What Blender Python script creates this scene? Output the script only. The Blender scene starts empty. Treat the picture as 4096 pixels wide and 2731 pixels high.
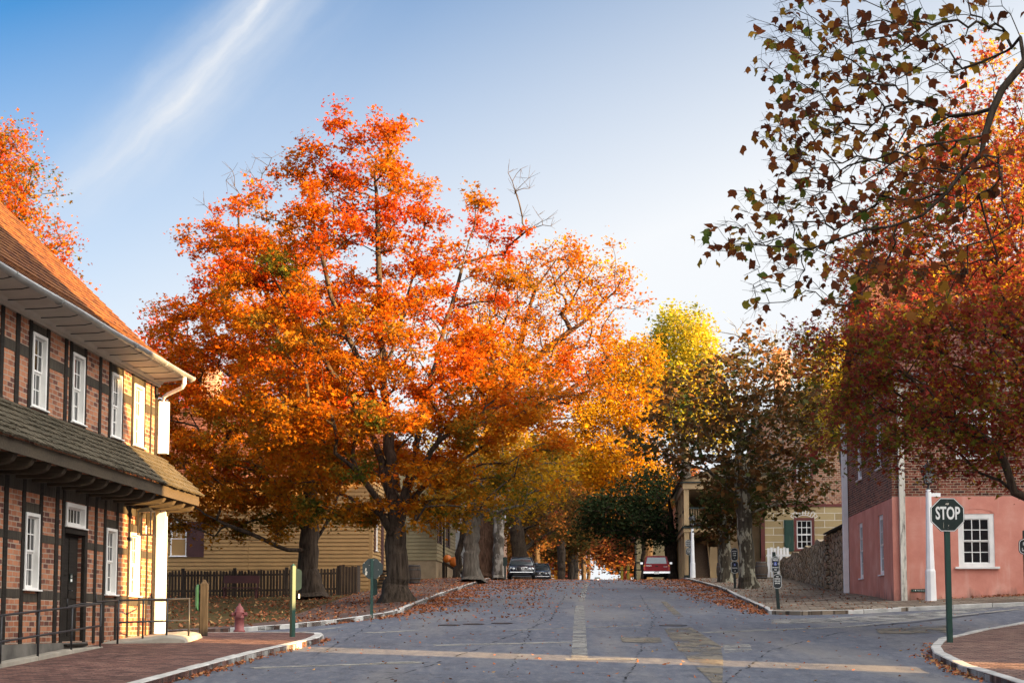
import bpy, bmesh, math, random
import numpy as np
from mathutils import Vector, Matrix

SC = bpy.context.scene
COL = SC.collection
RNG = np.random.default_rng(7)
random.seed(7)
rad = math.radians

# ---------------------------------------------------------------- camera (eye at the origin, looking along +Y)
FPX, TILT = 6500.0, rad(5.5)            # focal length in pixels of a 4096 px wide frame
SHIFT = (2500 - 1365) / FPX - math.tan(TILT)
cam_d = bpy.data.cameras.new('camera')
cam = bpy.data.objects.new('camera', cam_d); COL.objects.link(cam)
cam_d.sensor_width = 36; cam_d.lens = 36 * FPX / 4096
cam_d.shift_y = SHIFT * FPX / 4096
cam_d.clip_start = 0.1; cam_d.clip_end = 6000
cam.rotation_euler = (rad(90) + TILT, 0, 0)
SC.camera = cam

# ---------------------------------------------------------------- light: low evening sun from the right, behind the camera
SUN_EL, SUN_AZ = rad(11.0), rad(116.0)   # azimuth clockwise from +Y
SC.view_settings.view_transform = 'Standard'; SC.view_settings.look = 'None'
SC.view_settings.exposure = 2.65; SC.view_settings.gamma = 1
SUN_V = Vector((math.sin(SUN_AZ) * math.cos(SUN_EL), math.cos(SUN_AZ) * math.cos(SUN_EL), math.sin(SUN_EL)))
sl = bpy.data.lights.new('sun', 'SUN'); sl.energy = 5.0; sl.angle = rad(0.5); sl.color = (1.0, 0.60, 0.23)
so = bpy.data.objects.new('sun', sl); COL.objects.link(so)
so.rotation_euler = (-SUN_V).to_track_quat('-Z', 'Y').to_euler()

def ray(px, py):                        # direction through a point of the 4096 x 2731 frame
    x = (px - 2048) / FPX; y = (1365 - py) / FPX + SHIFT
    c, s = math.cos(TILT), math.sin(TILT)
    return Vector((x, c - s * y, s + c * y))

def at(px, py, Y):
    r = ray(px, py); return r * (Y / r.y)

W = bpy.data.worlds.new('World'); SC.world = W; W.use_nodes = True
nt = W.node_tree; nt.nodes.clear()
out = nt.nodes.new('ShaderNodeOutputWorld'); bg = nt.nodes.new('ShaderNodeBackground')
sky = nt.nodes.new('ShaderNodeTexSky'); sky.sky_type = 'NISHITA'; sky.sun_disc = False
sky.sun_elevation = SUN_EL; sky.sun_rotation = SUN_AZ
sky.air_density = 1.0; sky.dust_density = 1.2; sky.ozone_density = 2.2; sky.altitude = 200
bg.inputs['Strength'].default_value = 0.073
tc = nt.nodes.new('ShaderNodeTexCoord')
def wmath(op, a, b=None, clamp=False):
    n = nt.nodes.new('ShaderNodeMath'); n.operation = op; n.use_clamp = clamp
    for i, v in enumerate((a, b)):
        if v is None: continue
        if isinstance(v, (int, float)): n.inputs[i].default_value = v
        else: nt.links.new(v, n.inputs[i])
    return n.outputs[0]
def wdot(v):
    n = nt.nodes.new('ShaderNodeVectorMath'); n.operation = 'DOT_PRODUCT'
    nt.links.new(tc.outputs['Generated'], n.inputs[0]); n.inputs[1].default_value = v
    return n.outputs['Value']
# a long feathered cirrus streak, and a thinner one beside it
r1, r2 = ray(230, 880).normalized(), ray(1120, 0).normalized()
def streak(ra, rb, width, lo, hi, amp, rough):
    nrm = ra.cross(rb).normalized(); along = (rb - ra).normalized()
    nz = nt.nodes.new('ShaderNodeTexNoise'); nz.inputs['Scale'].default_value = 11; nz.inputs['Detail'].default_value = 7
    nz.inputs['Roughness'].default_value = 0.6
    nt.links.new(tc.outputs['Generated'], nz.inputs['Vector'])
    bend = wmath('SUBTRACT', wdot(along), 0.5 * (along.dot(ra) + along.dot(rb)))
    d = wmath('ABSOLUTE', wmath('ADD', wmath('ADD', wdot(nrm), wmath('MULTIPLY', wmath('MULTIPLY', bend, bend), 0.9)), wmath('MULTIPLY', wmath('SUBTRACT', nz.outputs['Fac'], 0.5), rough)))
    t = wmath('SUBTRACT', 1.0, wmath('DIVIDE', d, width), True)
    t = wmath('POWER', t, 1.7)
    a0, a1 = along.dot(ra), along.dot(rb)
    s = wmath('DIVIDE', wmath('SUBTRACT', wdot(along), a0 + lo * (a1 - a0)), (hi - lo) * (a1 - a0), True)
    nz2 = nt.nodes.new('ShaderNodeTexNoise'); nz2.inputs['Scale'].default_value = 1; nz2.inputs['Detail'].default_value = 6
    cb = nt.nodes.new('ShaderNodeCombineXYZ'); nt.links.new(wmath('MULTIPLY', wdot(along), 14), cb.inputs[0])
    nt.links.new(wmath('ADD', wmath('MULTIPLY', wdot(nrm), 110), wmath('MULTIPLY', nz.outputs['Fac'], 3.0)), cb.inputs[1])
    nt.links.new(cb.outputs[0], nz2.inputs['Vector'])
    t = wmath('MULTIPLY', t, wmath('ADD', 0.2, wmath('MULTIPLY', nz2.outputs['Fac'], 1.3)))
    return wmath('MULTIPLY', wmath('MULTIPLY', t, s), amp)
ct = wmath('ADD', streak(r1, r2, 0.036, -0.32, 0.5, 1.0, 0.026),
           streak(ray(480, 880).normalized(), ray(1300, 60).normalized(), 0.05, -0.1, 0.9, 0.22, 0.03), True)
# clear deep blue away from the sun, thin haze low down, plus added fill out of view
def wmix(f, a, b, mode='MIX'):
    n = nt.nodes.new('ShaderNodeMix'); n.data_type = 'RGBA'; n.blend_type = mode
    for i, v in ((0, f), (6, a), (7, b)):
        if isinstance(v, bpy.types.NodeSocket): nt.links.new(v, n.inputs[i])
        else: n.inputs[i].default_value = v if i == 0 else (*v, 1)
    return n.outputs[2]
def wrange(v, a, b, c, d):
    n = nt.nodes.new('ShaderNodeMapRange'); n.interpolation_type = 'SMOOTHSTEP'; nt.links.new(v, n.inputs[0])
    for i, x in enumerate((a, b, c, d)): n.inputs[i + 1].default_value = x
    return n.outputs[0]
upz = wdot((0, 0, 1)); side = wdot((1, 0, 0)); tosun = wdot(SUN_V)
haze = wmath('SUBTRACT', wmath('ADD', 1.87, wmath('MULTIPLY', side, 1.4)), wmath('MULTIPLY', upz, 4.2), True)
haze = wmath('MAXIMUM', haze, wrange(upz, 0.40, 0.85, 0.0, 0.6))  # overhead veil added above the view as fill light
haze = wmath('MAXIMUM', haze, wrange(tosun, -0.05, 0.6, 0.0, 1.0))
fill_glow = wrange(tosun, -0.12, 0.95, 1.0, 5.0)  # sunward sky raised out of view to brighten the shaded street
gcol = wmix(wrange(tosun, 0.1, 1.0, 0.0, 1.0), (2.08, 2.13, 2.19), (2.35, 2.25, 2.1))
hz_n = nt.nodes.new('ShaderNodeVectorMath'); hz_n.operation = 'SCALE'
nt.links.new(gcol, hz_n.inputs[0]); nt.links.new(fill_glow, hz_n.inputs['Scale'])
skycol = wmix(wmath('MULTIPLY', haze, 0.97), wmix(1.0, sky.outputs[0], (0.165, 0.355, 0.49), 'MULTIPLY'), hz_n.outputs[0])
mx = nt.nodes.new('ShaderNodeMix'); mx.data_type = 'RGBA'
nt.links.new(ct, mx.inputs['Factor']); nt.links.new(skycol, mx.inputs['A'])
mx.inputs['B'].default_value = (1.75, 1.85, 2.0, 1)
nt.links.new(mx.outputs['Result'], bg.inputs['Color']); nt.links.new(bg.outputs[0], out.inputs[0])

# ---------------------------------------------------------------- ground shape and street frame
ANG = math.atan(0.06)
SD = Vector((math.sin(ANG), math.cos(ANG), 0)); SN = Vector((math.cos(ANG), -math.sin(ANG), 0))

def sstep(a, b, x):
    t = min(1, max(0, (x - a) / (b - a))); return t * t * (3 - 2 * t)

def H(X, Y):
    if Y <= 96: z = -2.2 + 0.05 * Y
    elif Y <= 128.7:
        t = Y - 96; z = 2.6 + 0.05 * t - 0.001375 * t * t
    elif Y <= 205: z = 2.765 - 0.04 * (Y - 128.7)
    elif Y <= 425: z = -0.287 + 0.0525 * (Y - 205)
    else: z = 11.26 - 0.004 * (Y - 425)
    if X > 11: z += 0.045 * (min(X, 40) - 11) * sstep(42, 48, Y) * (1 - sstep(60, 74, Y))
    if X < -4: z -= 0.35 * (1 - math.exp((X + 4) / 4)) * sstep(37.5, 43, Y)
    return z

# ---------------------------------------------------------------- object helpers
def setp(o, label=None, cat=None, group=None, kind=None):
    if label: o['label'] = label
    if cat: o['category'] = cat
    if group: o['group'] = group
    if kind: o['kind'] = kind
    return o

def thing(name, label, cat, loc, rz=0.0, group=None):
    o = bpy.data.objects.new(name, None); COL.objects.link(o)
    o.location = loc; o.rotation_euler = (0, 0, rz); o.empty_display_size = 0.2
    return setp(o, label, cat, group)

def copy_tree(o, parent=None):
    c = o.copy(); COL.objects.link(c)
    if parent: c.parent = parent
    for ch in [x for x in bpy.data.objects if x.parent == o]: copy_tree(ch, c)
    return c

class MB:                                # collects faces and links them as one mesh object
    def __init__(s, fn=None): s.v = []; s.f = []; s.fn = fn; s.sm = []
    def add(s, vs, fs, smooth=False):
        b = len(s.v)
        s.v += [s.fn(*p) if s.fn else tuple(p) for p in vs]
        s.f += [tuple(i + b for i in f) for f in fs]; s.sm += [smooth] * len(fs)
        return s
    def box(s, x0, x1, y0, y1, z0, z1):
        return s.add([(x0,y0,z0),(x1,y0,z0),(x1,y1,z0),(x0,y1,z0),(x0,y0,z1),(x1,y0,z1),(x1,y1,z1),(x0,y1,z1)],
                     [(0,3,2,1),(4,5,6,7),(0,1,5,4),(1,2,6,5),(2,3,7,6),(3,0,4,7)])
    def quad(s, *p): return s.add(p, [tuple(range(len(p)))])
    def prism(s, poly, axis, a, b):      # extrude a 2D polygon along an axis
        n = len(poly)
        def P(u, v, w): return {'x': (w, u, v), 'y': (u, w, v), 'z': (u, v, w)}[axis]
        vs = [P(u, v, a) for u, v in poly] + [P(u, v, b) for u, v in poly]
        return s.add(vs, [tuple(range(n))[::-1], tuple(range(n, 2 * n))] + [(i, (i+1) % n, n + (i+1) % n, n + i) for i in range(n)])
    def tube(s, pts, r, k=8, caps=True, smooth=True):
        pts = [Vector(p) for p in pts]; rs = r if isinstance(r, (list, tuple)) else [r] * len(pts)
        vs = []; fs = []
        for i, p in enumerate(pts):
            d = (pts[min(i+1, len(pts)-1)] - pts[max(i-1, 0)]).normalized()
            a = d.cross(Vector((0, 0, 1)) if abs(d.z) < 0.95 else Vector((1, 0, 0))).normalized(); b = d.cross(a)
            for j in range(k):
                t = 2 * math.pi * j / k; vs.append(tuple(p + (a * math.cos(t) + b * math.sin(t)) * rs[i]))
        for i in range(len(pts) - 1):
            for j in range(k):
                fs.append((i*k+j, i*k+(j+1) % k, (i+1)*k+(j+1) % k, (i+1)*k+j))
        s.add(vs, fs, smooth)
        if caps:
            s.add(vs[:k], [tuple(range(k))]); s.add(vs[-k:], [tuple(range(k))[::-1]])
        return s
    def lathe(s, prof, c=(0, 0, 0), k=20, smooth=True, rot=0.0):
        vs = []; fs = []
        for r, z in prof:
            for j in range(k):
                t = 2 * math.pi * j / k + rot; vs.append((c[0] + r * math.cos(t), c[1] + r * math.sin(t), c[2] + z))
        n = len(prof)
        for i in range(n - 1):
            for j in range(k): fs.append((i*k+j, i*k+(j+1) % k, (i+1)*k+(j+1) % k, (i+1)*k+j))
        s.add(vs, fs, smooth)
        s.add(vs[:k], [tuple(range(k))[::-1]]); s.add(vs[-k:], [tuple(range(k))])
        return s
    def build(s, name, m, parent=None, bevel=0, fix=True):
        me = bpy.data.meshes.new(name); me.from_pydata(s.v, [], s.f)
        me.polygons.foreach_set('use_smooth', s.sm)
        if fix:
            bm = bmesh.new(); bm.from_mesh(me); bmesh.ops.remove_doubles(bm, verts=bm.verts, dist=1e-5)
            bmesh.ops.recalc_face_normals(bm, faces=bm.faces); bm.to_mesh(me); bm.free()
        me.materials.append(m)
        o = bpy.data.objects.new(name, me); COL.objects.link(o)
        if parent: o.parent = parent
        if bevel:
            b = o.modifiers.new('bevel', 'BEVEL'); b.width = bevel; b.segments = 2; b.limit_method = 'ANGLE'; b.angle_limit = rad(40)
        return o

def arr_mesh(name, verts, loops, totals, m, parent=None, tint=None, smooth=False):
    me = bpy.data.meshes.new(name); nv, nl, nf = len(verts), len(loops), len(totals)
    me.vertices.add(nv); me.vertices.foreach_set('co', np.ascontiguousarray(verts, np.float32).ravel())
    me.loops.add(nl); me.loops.foreach_set('vertex_index', np.ascontiguousarray(loops, np.int32).ravel())
    me.polygons.add(nf)
    st = np.zeros(nf, np.int32); st[1:] = np.cumsum(totals)[:-1]
    me.polygons.foreach_set('loop_start', st)
    me.polygons.foreach_set('loop_total', np.ascontiguousarray(totals, np.int32))
    if smooth: me.polygons.foreach_set('use_smooth', np.ones(nf, bool))
    me.update(calc_edges=True); me.validate()
    if tint is not None:
        a = me.attributes.new('tint', 'FLOAT', 'FACE'); a.data.foreach_set('value', np.ascontiguousarray(tint, np.float32))
    me.materials.append(m)
    o = bpy.data.objects.new(name, me); COL.objects.link(o)
    if parent: o.parent = parent
    return o

# ---------------------------------------------------------------- materials
class NT:
    def __init__(s, name):
        s.m = bpy.data.materials.new(name); s.m.use_nodes = True; s.t = s.m.node_tree; s.t.nodes.clear()
        s.o = s.t.nodes.new('ShaderNodeOutputMaterial')
    def n(s, ty, **kw):
        nd = s.t.nodes.new('ShaderNode' + ty)
        for k, v in kw.items():
            if k.startswith('_'): setattr(nd, k[1:], v)
            else:
                i = nd.inputs[int(k[1:])] if k[0] == 'i' and k[1:].isdigit() else nd.inputs[k.replace('__', ' ')]
                if isinstance(v, bpy.types.NodeSocket): s.t.links.new(v, i)
                else: i.default_value = v
        return nd
    def math(s, op, a, b=0.0, clamp=False):
        nd = s.n('Math', _operation=op, _use_clamp=clamp, i0=a, i1=b); return nd.outputs[0]
    def mix(s, f, a, b, mode='MIX'):
        nd = s.t.nodes.new('ShaderNodeMix'); nd.data_type = 'RGBA'; nd.blend_type = mode
        for k, v in (('Factor', f), ('A', a), ('B', b)):
            if isinstance(v, bpy.types.NodeSocket): s.t.links.new(v, nd.inputs[k] if k == 'Factor' else nd.inputs[6 if k == 'A' else 7])
            elif k == 'Factor': nd.inputs[0].default_value = v
            else: nd.inputs[6 if k == 'A' else 7].default_value = c4(v)
        return nd.outputs[2]
    def ramp(s, f, stops, interp='LINEAR'):
        nd = s.n('ValToRGB', Fac=f); e = nd.color_ramp.elements; nd.color_ramp.interpolation = interp
        while len(e) > 1: e.remove(e[-1])
        e[0].position = stops[0][0]; e[0].color = c4(stops[0][1])
        for p, c in stops[1:]:
            x = e.new(p); x.color = c4(c)
        return nd.outputs[0]
    def noise(s, scale, detail=4, vec=None, rough=0.55, out='Fac'):
        nd = s.n('TexNoise', Scale=scale, Detail=detail, Roughness=rough)
        if vec: s.t.links.new(vec, nd.inputs['Vector'])
        return nd.outputs[out]
    def obj(s): return s.n('TexCoord').outputs['Object']
    def geo(s): return s.n('NewGeometry').outputs['Position']
    def scl(s, v, xyz):
        nd = s.n('Mapping', Vector=v); nd.inputs['Scale'].default_value = xyz; return nd.outputs[0]
    def bump(s, h, strength, dist=0.02): return s.n('Bump', Height=h, Strength=strength, Distance=dist).outputs[0]
    def bsdf(s, col, rough=0.7, normal=None, metal=0.0, spec=0.4):
        b = s.n('BsdfPrincipled', Base__Color=col if isinstance(col, bpy.types.NodeSocket) else c4(col), Roughness=rough, Metallic=metal)
        b.inputs['Specular IOR Level'].default_value = spec
        if normal: s.t.links.new(normal, b.inputs['Normal'])
        s.t.links.new(b.outputs[0], s.o.inputs[0]); return s.m

def c4(c): return (c[0], c[1], c[2], 1.0) if len(c) == 3 else c
def sc(c, f): return tuple(min(1, x * f) for x in c[:3])

def mat_plain(name, c, rough=0.6, scale=3.0, amt=0.25, bump=0.15, metal=0.0, bscale=25, spec=0.4):
    t = NT(name); v = t.obj()
    f = t.noise(scale, 5, v); col = t.ramp(f, [(0.3, sc(c, 1 - amt)), (0.7, sc(c, 1 + amt))])
    nb = t.bump(t.noise(bscale, 4, v), bump, 0.01) if bump else None
    return t.bsdf(col, rough, nb, metal, spec)

def mat_paint(name, c, wear=(0.25, 0.22, 0.18), amount=0.35, scale=6, rough=0.5, streak=(1, 1, 0.15)):
    t = NT(name); v = t.obj()
    f = t.noise(scale, 6, t.scl(v, streak), 0.65)
    k = t.math('MULTIPLY', t.ramp(f, [(0.62 - 0.12 * amount, (0, 0, 0)), (0.68, (1, 1, 1))]), amount)
    base = t.ramp(t.noise(1.6, 4, v), [(0.3, sc(c, 0.86)), (0.7, sc(c, 1.08))])
    return t.bsdf(t.mix(k, base, wear), rough, t.bump(t.noise(40, 3, v), 0.12, 0.01))

def mat_brick(name, c1, c2, c3, mortar, bw=0.24, bh=0.085, ms=0.014, wob=0.012, grime=0.35):
    t = NT(name); v = t.obj()
    x = t.n('SeparateXYZ', Vector=v)
    u = t.math('ADD', x.outputs[0], x.outputs[1])
    nz = t.noise(2.2, 3, v, 0.5, 'Color'); w = t.n('SeparateXYZ', Vector=nz)
    u = t.math('ADD', u, t.math('MULTIPLY', t.math('SUBTRACT', w.outputs[0], 0.5), wob * 2))
    z = t.math('ADD', x.outputs[2], t.math('MULTIPLY', t.math('SUBTRACT', w.outputs[1], 0.5), wob * 2))
    vec = t.n('CombineXYZ', X=u, Y=z).outputs[0]
    b = t.n('TexBrick', Vector=vec, Color1=(0, 0, 0, 1), Color2=(1, 1, 1, 1), Mortar=(0.5, 0.5, 0.5, 1), Scale=1.0)
    b.inputs['Mortar Size'].default_value = ms; b.inputs['Mortar Smooth'].default_value = 0.25
    b.inputs['Brick Width'].default_value = bw; b.inputs['Row Height'].default_value = bh
    var = t.n('SeparateColor', Color=b.outputs['Color']).outputs[0]
    bc = t.ramp(t.math('ADD', var, t.math('MULTIPLY', t.math('SUBTRACT', t.noise(9, 4, v), 0.5), 0.6)), [(0.12, c1), (0.45, c2), (0.85, c3)])
    mc = t.ramp(t.noise(7, 4, v), [(0.3, sc(mortar, 0.75)), (0.7, mortar)])
    col = t.mix(b.outputs['Fac'], bc, mc)
    col = t.mix(t.math('MULTIPLY', t.ramp(t.noise(0.9, 5, v), [(0.42, (0, 0, 0)), (0.75, (1, 1, 1))]), grime), col, sc(c1, 0.5))
    h = t.math('ADD', t.math('MULTIPLY', b.outputs['Fac'], -1.0), t.math('MULTIPLY', t.noise(45, 3, v), 0.35))
    return t.bsdf(col, 0.88, t.bump(h, 0.7, 0.012), 0, 0.2)

def mat_paving(name, c1, c2, c3, joint, bw, bh, rot=0.0, ms=0.012, amt=0.8):
    t = NT(name); v = t.geo()
    mp = t.n('Mapping', Vector=v); mp.inputs['Rotation'].default_value = (0, 0, rot)
    nz = t.n('SeparateXYZ', Vector=t.noise(1.3, 3, v, 0.5, 'Color'))
    s = t.n('SeparateXYZ', Vector=mp.outputs[0])
    vec = t.n('CombineXYZ', X=t.math('ADD', s.outputs[0], t.math('MULTIPLY', nz.outputs[0], 0.07)), Y=t.math('ADD', s.outputs[1], t.math('MULTIPLY', nz.outputs[1], 0.05))).outputs[0]
    b = t.n('TexBrick', Vector=vec, Color1=(0, 0, 0, 1), Color2=(1, 1, 1, 1), Mortar=(0.5, 0.5, 0.5, 1), Scale=1.0)
    b.inputs['Mortar Size'].default_value = ms; b.inputs['Mortar Smooth'].default_value = 0.4
    b.inputs['Brick Width'].default_value = bw; b.inputs['Row Height'].default_value = bh
    var = t.n('SeparateColor', Color=b.outputs['Color']).outputs[0]
    bc = t.ramp(t.math('ADD', t.math('MULTIPLY', var, amt), t.math('MULTIPLY', t.noise(1.1, 5, v), 0.55)), [(0.25, c1), (0.6, c2), (1.0, c3)])
    col = t.mix(b.outputs['Fac'], bc, joint)
    col = t.mix(t.ramp(t.noise(0.35, 5, v), [(0.45, (0, 0, 0)), (0.8, (0.6, 0.6, 0.6))]), col, sc(c1, 0.7))
    h = t.math('ADD', t.math('MULTIPLY', b.outputs['Fac'], -0.8), t.math('MULTIPLY', t.math('ADD', t.noise(22, 3, v), var), 0.5))
    return t.bsdf(col, 0.85, t.bump(h, 0.9, 0.02), 0, 0.25)

def mat_wood(name, c1, c2, rough=0.85, stretch=(14, 1, 14), spec=0.2):
    t = NT(name); v = t.obj()
    f = t.noise(1.6, 7, t.scl(v, stretch), 0.62)
    g = t.noise(0.9, 4, v)
    col = t.ramp(t.math('ADD', t.math('MULTIPLY', f, 0.7), t.math('MULTIPLY', g, 0.35)), [(0.32, c1), (0.72, c2)])
    return t.bsdf(col, rough, t.bump(f, 0.5, 0.012), 0, spec)

def mat_bark(name, c1, c2, c3=None, patch=0.0):
    t = NT(name); v = t.geo()
    f = t.noise(2.4, 6, t.scl(v, (4.5, 4.5, 0.55)), 0.65)
    col = t.ramp(f, [(0.33, c1), (0.66, c2)])
    if c3:
        p = t.noise(1.5, 4, t.scl(v, (2.0, 2.0, 0.9)), 0.6)
        col = t.mix(t.ramp(p, [(0.55 - patch * 0.1, (0, 0, 0)), (0.60 - patch * 0.1, (1, 1, 1))]), col, c3)
    return t.bsdf(col, 0.95, t.bump(f, 0.9, 0.03), 0, 0.15)

def mat_leaf(name, stops, trans=0.45, rough=0.55):
    t = NT(name)
    a = t.n('Attribute', _attribute_name='tint')
    col = t.ramp(a.outputs['Fac'], stops)
    d = t.n('BsdfDiffuse', Color=col); tr = t.n('BsdfTranslucent', Color=t.mix(0.35, col, t.mix(1.0, col, (1.0, 0.85, 0.5), 'MULTIPLY')))
    m1 = t.n('MixShader', Fac=trans, i1=d.outputs[0], i2=tr.outputs[0])
    g = t.n('BsdfGlossy', Color=(0.9, 0.75, 0.5, 1), Roughness=rough)
    m2 = t.n('MixShader', Fac=0.008, i1=m1.outputs[0], i2=g.outputs[0])
    t.t.links.new(m2.outputs[0], t.o.inputs[0]); return t.m

def mat_glass(name, c=(0.012, 0.014, 0.016)):
    t = NT(name); v = t.obj()
    return t.bsdf(c, 0.04, t.bump(t.noise(1.4, 2, v), 0.05, 0.05), 0, 0.7)

M = {}
M['brick_old'] = mat_brick('old brick', (0.11, 0.045, 0.035), (0.30, 0.112, 0.058), (0.42, 0.18, 0.095), (0.38, 0.31, 0.24), 0.26, 0.098, 0.012, 0.02, 0.25)
M['brick_dark'] = mat_brick('dark brick', (0.055, 0.02, 0.018), (0.17, 0.05, 0.035), (0.24, 0.08, 0.05), (0.42, 0.34, 0.24), 0.24, 0.09, 0.011, 0.008, 0.3)
M['brick_mid'] = mat_brick('warm brick', (0.16, 0.07, 0.055), (0.33, 0.13, 0.085), (0.42, 0.2, 0.13), (0.5, 0.42, 0.3), 0.30, 0.13, 0.02, 0.01, 0.2)
M['ashlar'] = mat_brick('painted ashlar', (0.36, 0.27, 0.14), (0.42, 0.32, 0.17), (0.47, 0.37, 0.2), (0.8, 0.76, 0.66), 1.3, 0.46, 0.022, 0.012, 0.12)
M['timber'] = mat_wood('dark timber', (0.006, 0.005, 0.0042), (0.027, 0.021, 0.016), 0.85)
M['plate'] = mat_wood('grey timber', (0.016, 0.014, 0.012), (0.075, 0.062, 0.046), 0.85, (14, 14, 2))
M['beam'] = mat_wood('weathered beam', (0.026, 0.021, 0.016), (0.085, 0.065, 0.042), 0.85, (2, 14, 14))
M['white'] = mat_paint('white paint', (0.74, 0.73, 0.70), (0.42, 0.38, 0.32), 0.3)
M['white_worn'] = mat_paint('flaking white paint', (0.72, 0.68, 0.58), (0.09, 0.075, 0.06), 0.95, 9)
M['white_clean'] = mat_paint('fresh white paint', (0.82, 0.82, 0.82), (0.5, 0.5, 0.48), 0.08)
M['cream'] = mat_paint('cream soffit paint', (0.5, 0.44, 0.37), (0.2, 0.16, 0.12), 0.25, 3, 0.6, (1, 0.4, 1))
M['zinc'] = mat_plain('weathered zinc', (0.36, 0.37, 0.36), 0.42, 2.0, 0.25, 0.1, 0.55)
M['glass'] = mat_glass('window glass')
M['glass_tan'] = mat_plain('window blind behind glass', (0.16, 0.13, 0.09), 0.15, 2, 0.15, 0)
M['iron'] = mat_plain('black iron', (0.018, 0.018, 0.02), 0.45, 8, 0.3, 0.15)
M['conc'] = mat_plain('old concrete', (0.28, 0.255, 0.21), 0.9, 2.5, 0.22, 0.4)
M['kerb'] = mat_plain('pale granite kerb', (0.42, 0.41, 0.385), 0.85, 3, 0.28, 0.4)
M['footing'] = mat_plain('stone footing', (0.13, 0.12, 0.105), 0.95, 1.6, 0.5, 0.6, 0, 7)
M['pink'] = None
M['yellow'] = mat_plain('ochre clapboard paint', (0.32, 0.19, 0.07), 0.65, 1.2, 0.1, 0.1)
M['sage'] = mat_plain('drab green clapboard paint', (0.235, 0.19, 0.098), 0.7, 1.2, 0.14, 0.1)
M['pale'] = mat_plain('pale grey clapboard paint', (0.42, 0.43, 0.43), 0.7, 1.2, 0.12, 0.1)
M['tan'] = mat_plain('tan woodwork paint', (0.42, 0.29, 0.15), 0.65, 1.2, 0.14, 0.1)
M['maroon'] = mat_plain('maroon shutter paint', (0.05, 0.016, 0.016), 0.6, 2, 0.2, 0.1)
M['oxblood'] = mat_plain('oxblood trim paint', (0.13, 0.03, 0.026), 0.6, 2, 0.2, 0.1)
M['green'] = mat_paint('dark green paint', (0.011, 0.05, 0.036), (0.2, 0.24, 0.16), 0.22, 5)
M['green_blk'] = mat_plain('black green enamel', (0.008, 0.02, 0.017), 0.35, 3, 0.2, 0.03)
M['sign_dark'] = mat_plain('black sign enamel', (0.012, 0.016, 0.017), 0.4, 3, 0.2, 0.03)
M['sign_white'] = mat_plain('white sign lettering', (0.78, 0.78, 0.74), 0.5, 20, 0.08, 0)
M['sign_blue'] = mat_plain('blue sign enamel', (0.02, 0.06, 0.32), 0.4, 3, 0.1, 0)
M['chip'] = mat_plain('chipped paint', (0.6, 0.55, 0.45), 0.8, 20, 0.2, 0.1)
M['grey_wood'] = mat_wood('grey weathered wood', (0.010, 0.0085, 0.0078), (0.042, 0.036, 0.031), 0.92, (12, 12, 1))
M['fence'] = mat_wood('dark fence wood', (0.02, 0.015, 0.012), (0.085, 0.062, 0.046), 0.9, (12, 12, 1))
M['lit_post'] = mat_wood('tan bare wood', (0.25, 0.19, 0.11), (0.42, 0.33, 0.2), 0.8, (12, 12, 1))
M['hydrant'] = mat_plain('faded red hydrant paint', (0.24, 0.065, 0.06), 0.55, 6, 0.22, 0.15)
M['bench'] = mat_plain('dark red bench paint', (0.075, 0.02, 0.018), 0.55, 3, 0.2, 0.1)
M['stave'] = mat_wood('barrel staves', (0.045, 0.032, 0.024), (0.12, 0.09, 0.07), 0.8, (16, 16, 1))
M['hoop'] = mat_plain('iron hoop', (0.06, 0.06, 0.06), 0.5, 6, 0.3, 0.1, 0.3)
M['pumpkin'] = mat_plain('pumpkin skin', (0.62, 0.17, 0.025), 0.5, 4, 0.15, 0.1)
M['gourd'] = mat_plain('pale gourd skin', (0.55, 0.47, 0.3), 0.5, 4, 0.15, 0.1)
M['stem'] = mat_plain('dry stem', (0.14, 0.12, 0.05), 0.8, 9, 0.2, 0.2)
M['tyre'] = mat_plain('tyre rubber', (0.012, 0.012, 0.012), 0.8, 10, 0.2, 0.1)
M['chrome'] = mat_plain('chrome', (0.6, 0.6, 0.6), 0.18, 4, 0.05, 0, 1.0)
M['lens'] = mat_plain('headlight lens', (0.55, 0.58, 0.6), 0.1, 5, 0.1, 0, 0.3)
M['tail'] = mat_plain('red lamp lens', (0.42, 0.02, 0.012), 0.2, 5, 0.1, 0)
M['amber'] = mat_plain('amber lamp lens', (0.6, 0.2, 0.03), 0.2, 5, 0.1, 0)
M['black_car'] = mat_plain('black car paint', (0.006, 0.007, 0.013), 0.14, 3, 0.1, 0, 0, 25, 0.8)
M['blue_car'] = mat_plain('dark blue car paint', (0.012, 0.02, 0.035), 0.16, 3, 0.1, 0, 0, 25, 0.8)
M['red_car'] = mat_plain('deep red car paint', (0.19, 0.004, 0.01), 0.42, 3, 0.1, 0, 0, 25, 0.3)
M['car_glass'] = mat_plain('car glass', (0.035, 0.05, 0.06), 0.03, 3, 0.1, 0, 0, 25, 1.0)
M['dark'] = mat_plain('dark trim', (0.01, 0.01, 0.01), 0.7, 3, 0.1, 0)
M['cone'] = mat_plain('orange cone plastic', (0.7, 0.1, 0.02), 0.5, 3, 0.1, 0)
M['yel_post'] = mat_plain('yellow bollard paint', (0.55, 0.38, 0.05), 0.6, 3, 0.15, 0.1)
M['lantern_glass'] = mat_plain('old lantern glass', (0.2, 0.22, 0.22), 0.08, 3, 0.1, 0, 0, 25, 0.8)
M['bark_maple'] = mat_bark('maple bark', (0.016, 0.012, 0.009), (0.085, 0.062, 0.044))
M['bark_grey'] = mat_bark('grey bark', (0.05, 0.044, 0.037), (0.16, 0.14, 0.115))
M['bark_brown'] = mat_bark('brown bark', (0.03, 0.015, 0.009), (0.1, 0.055, 0.034))
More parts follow.
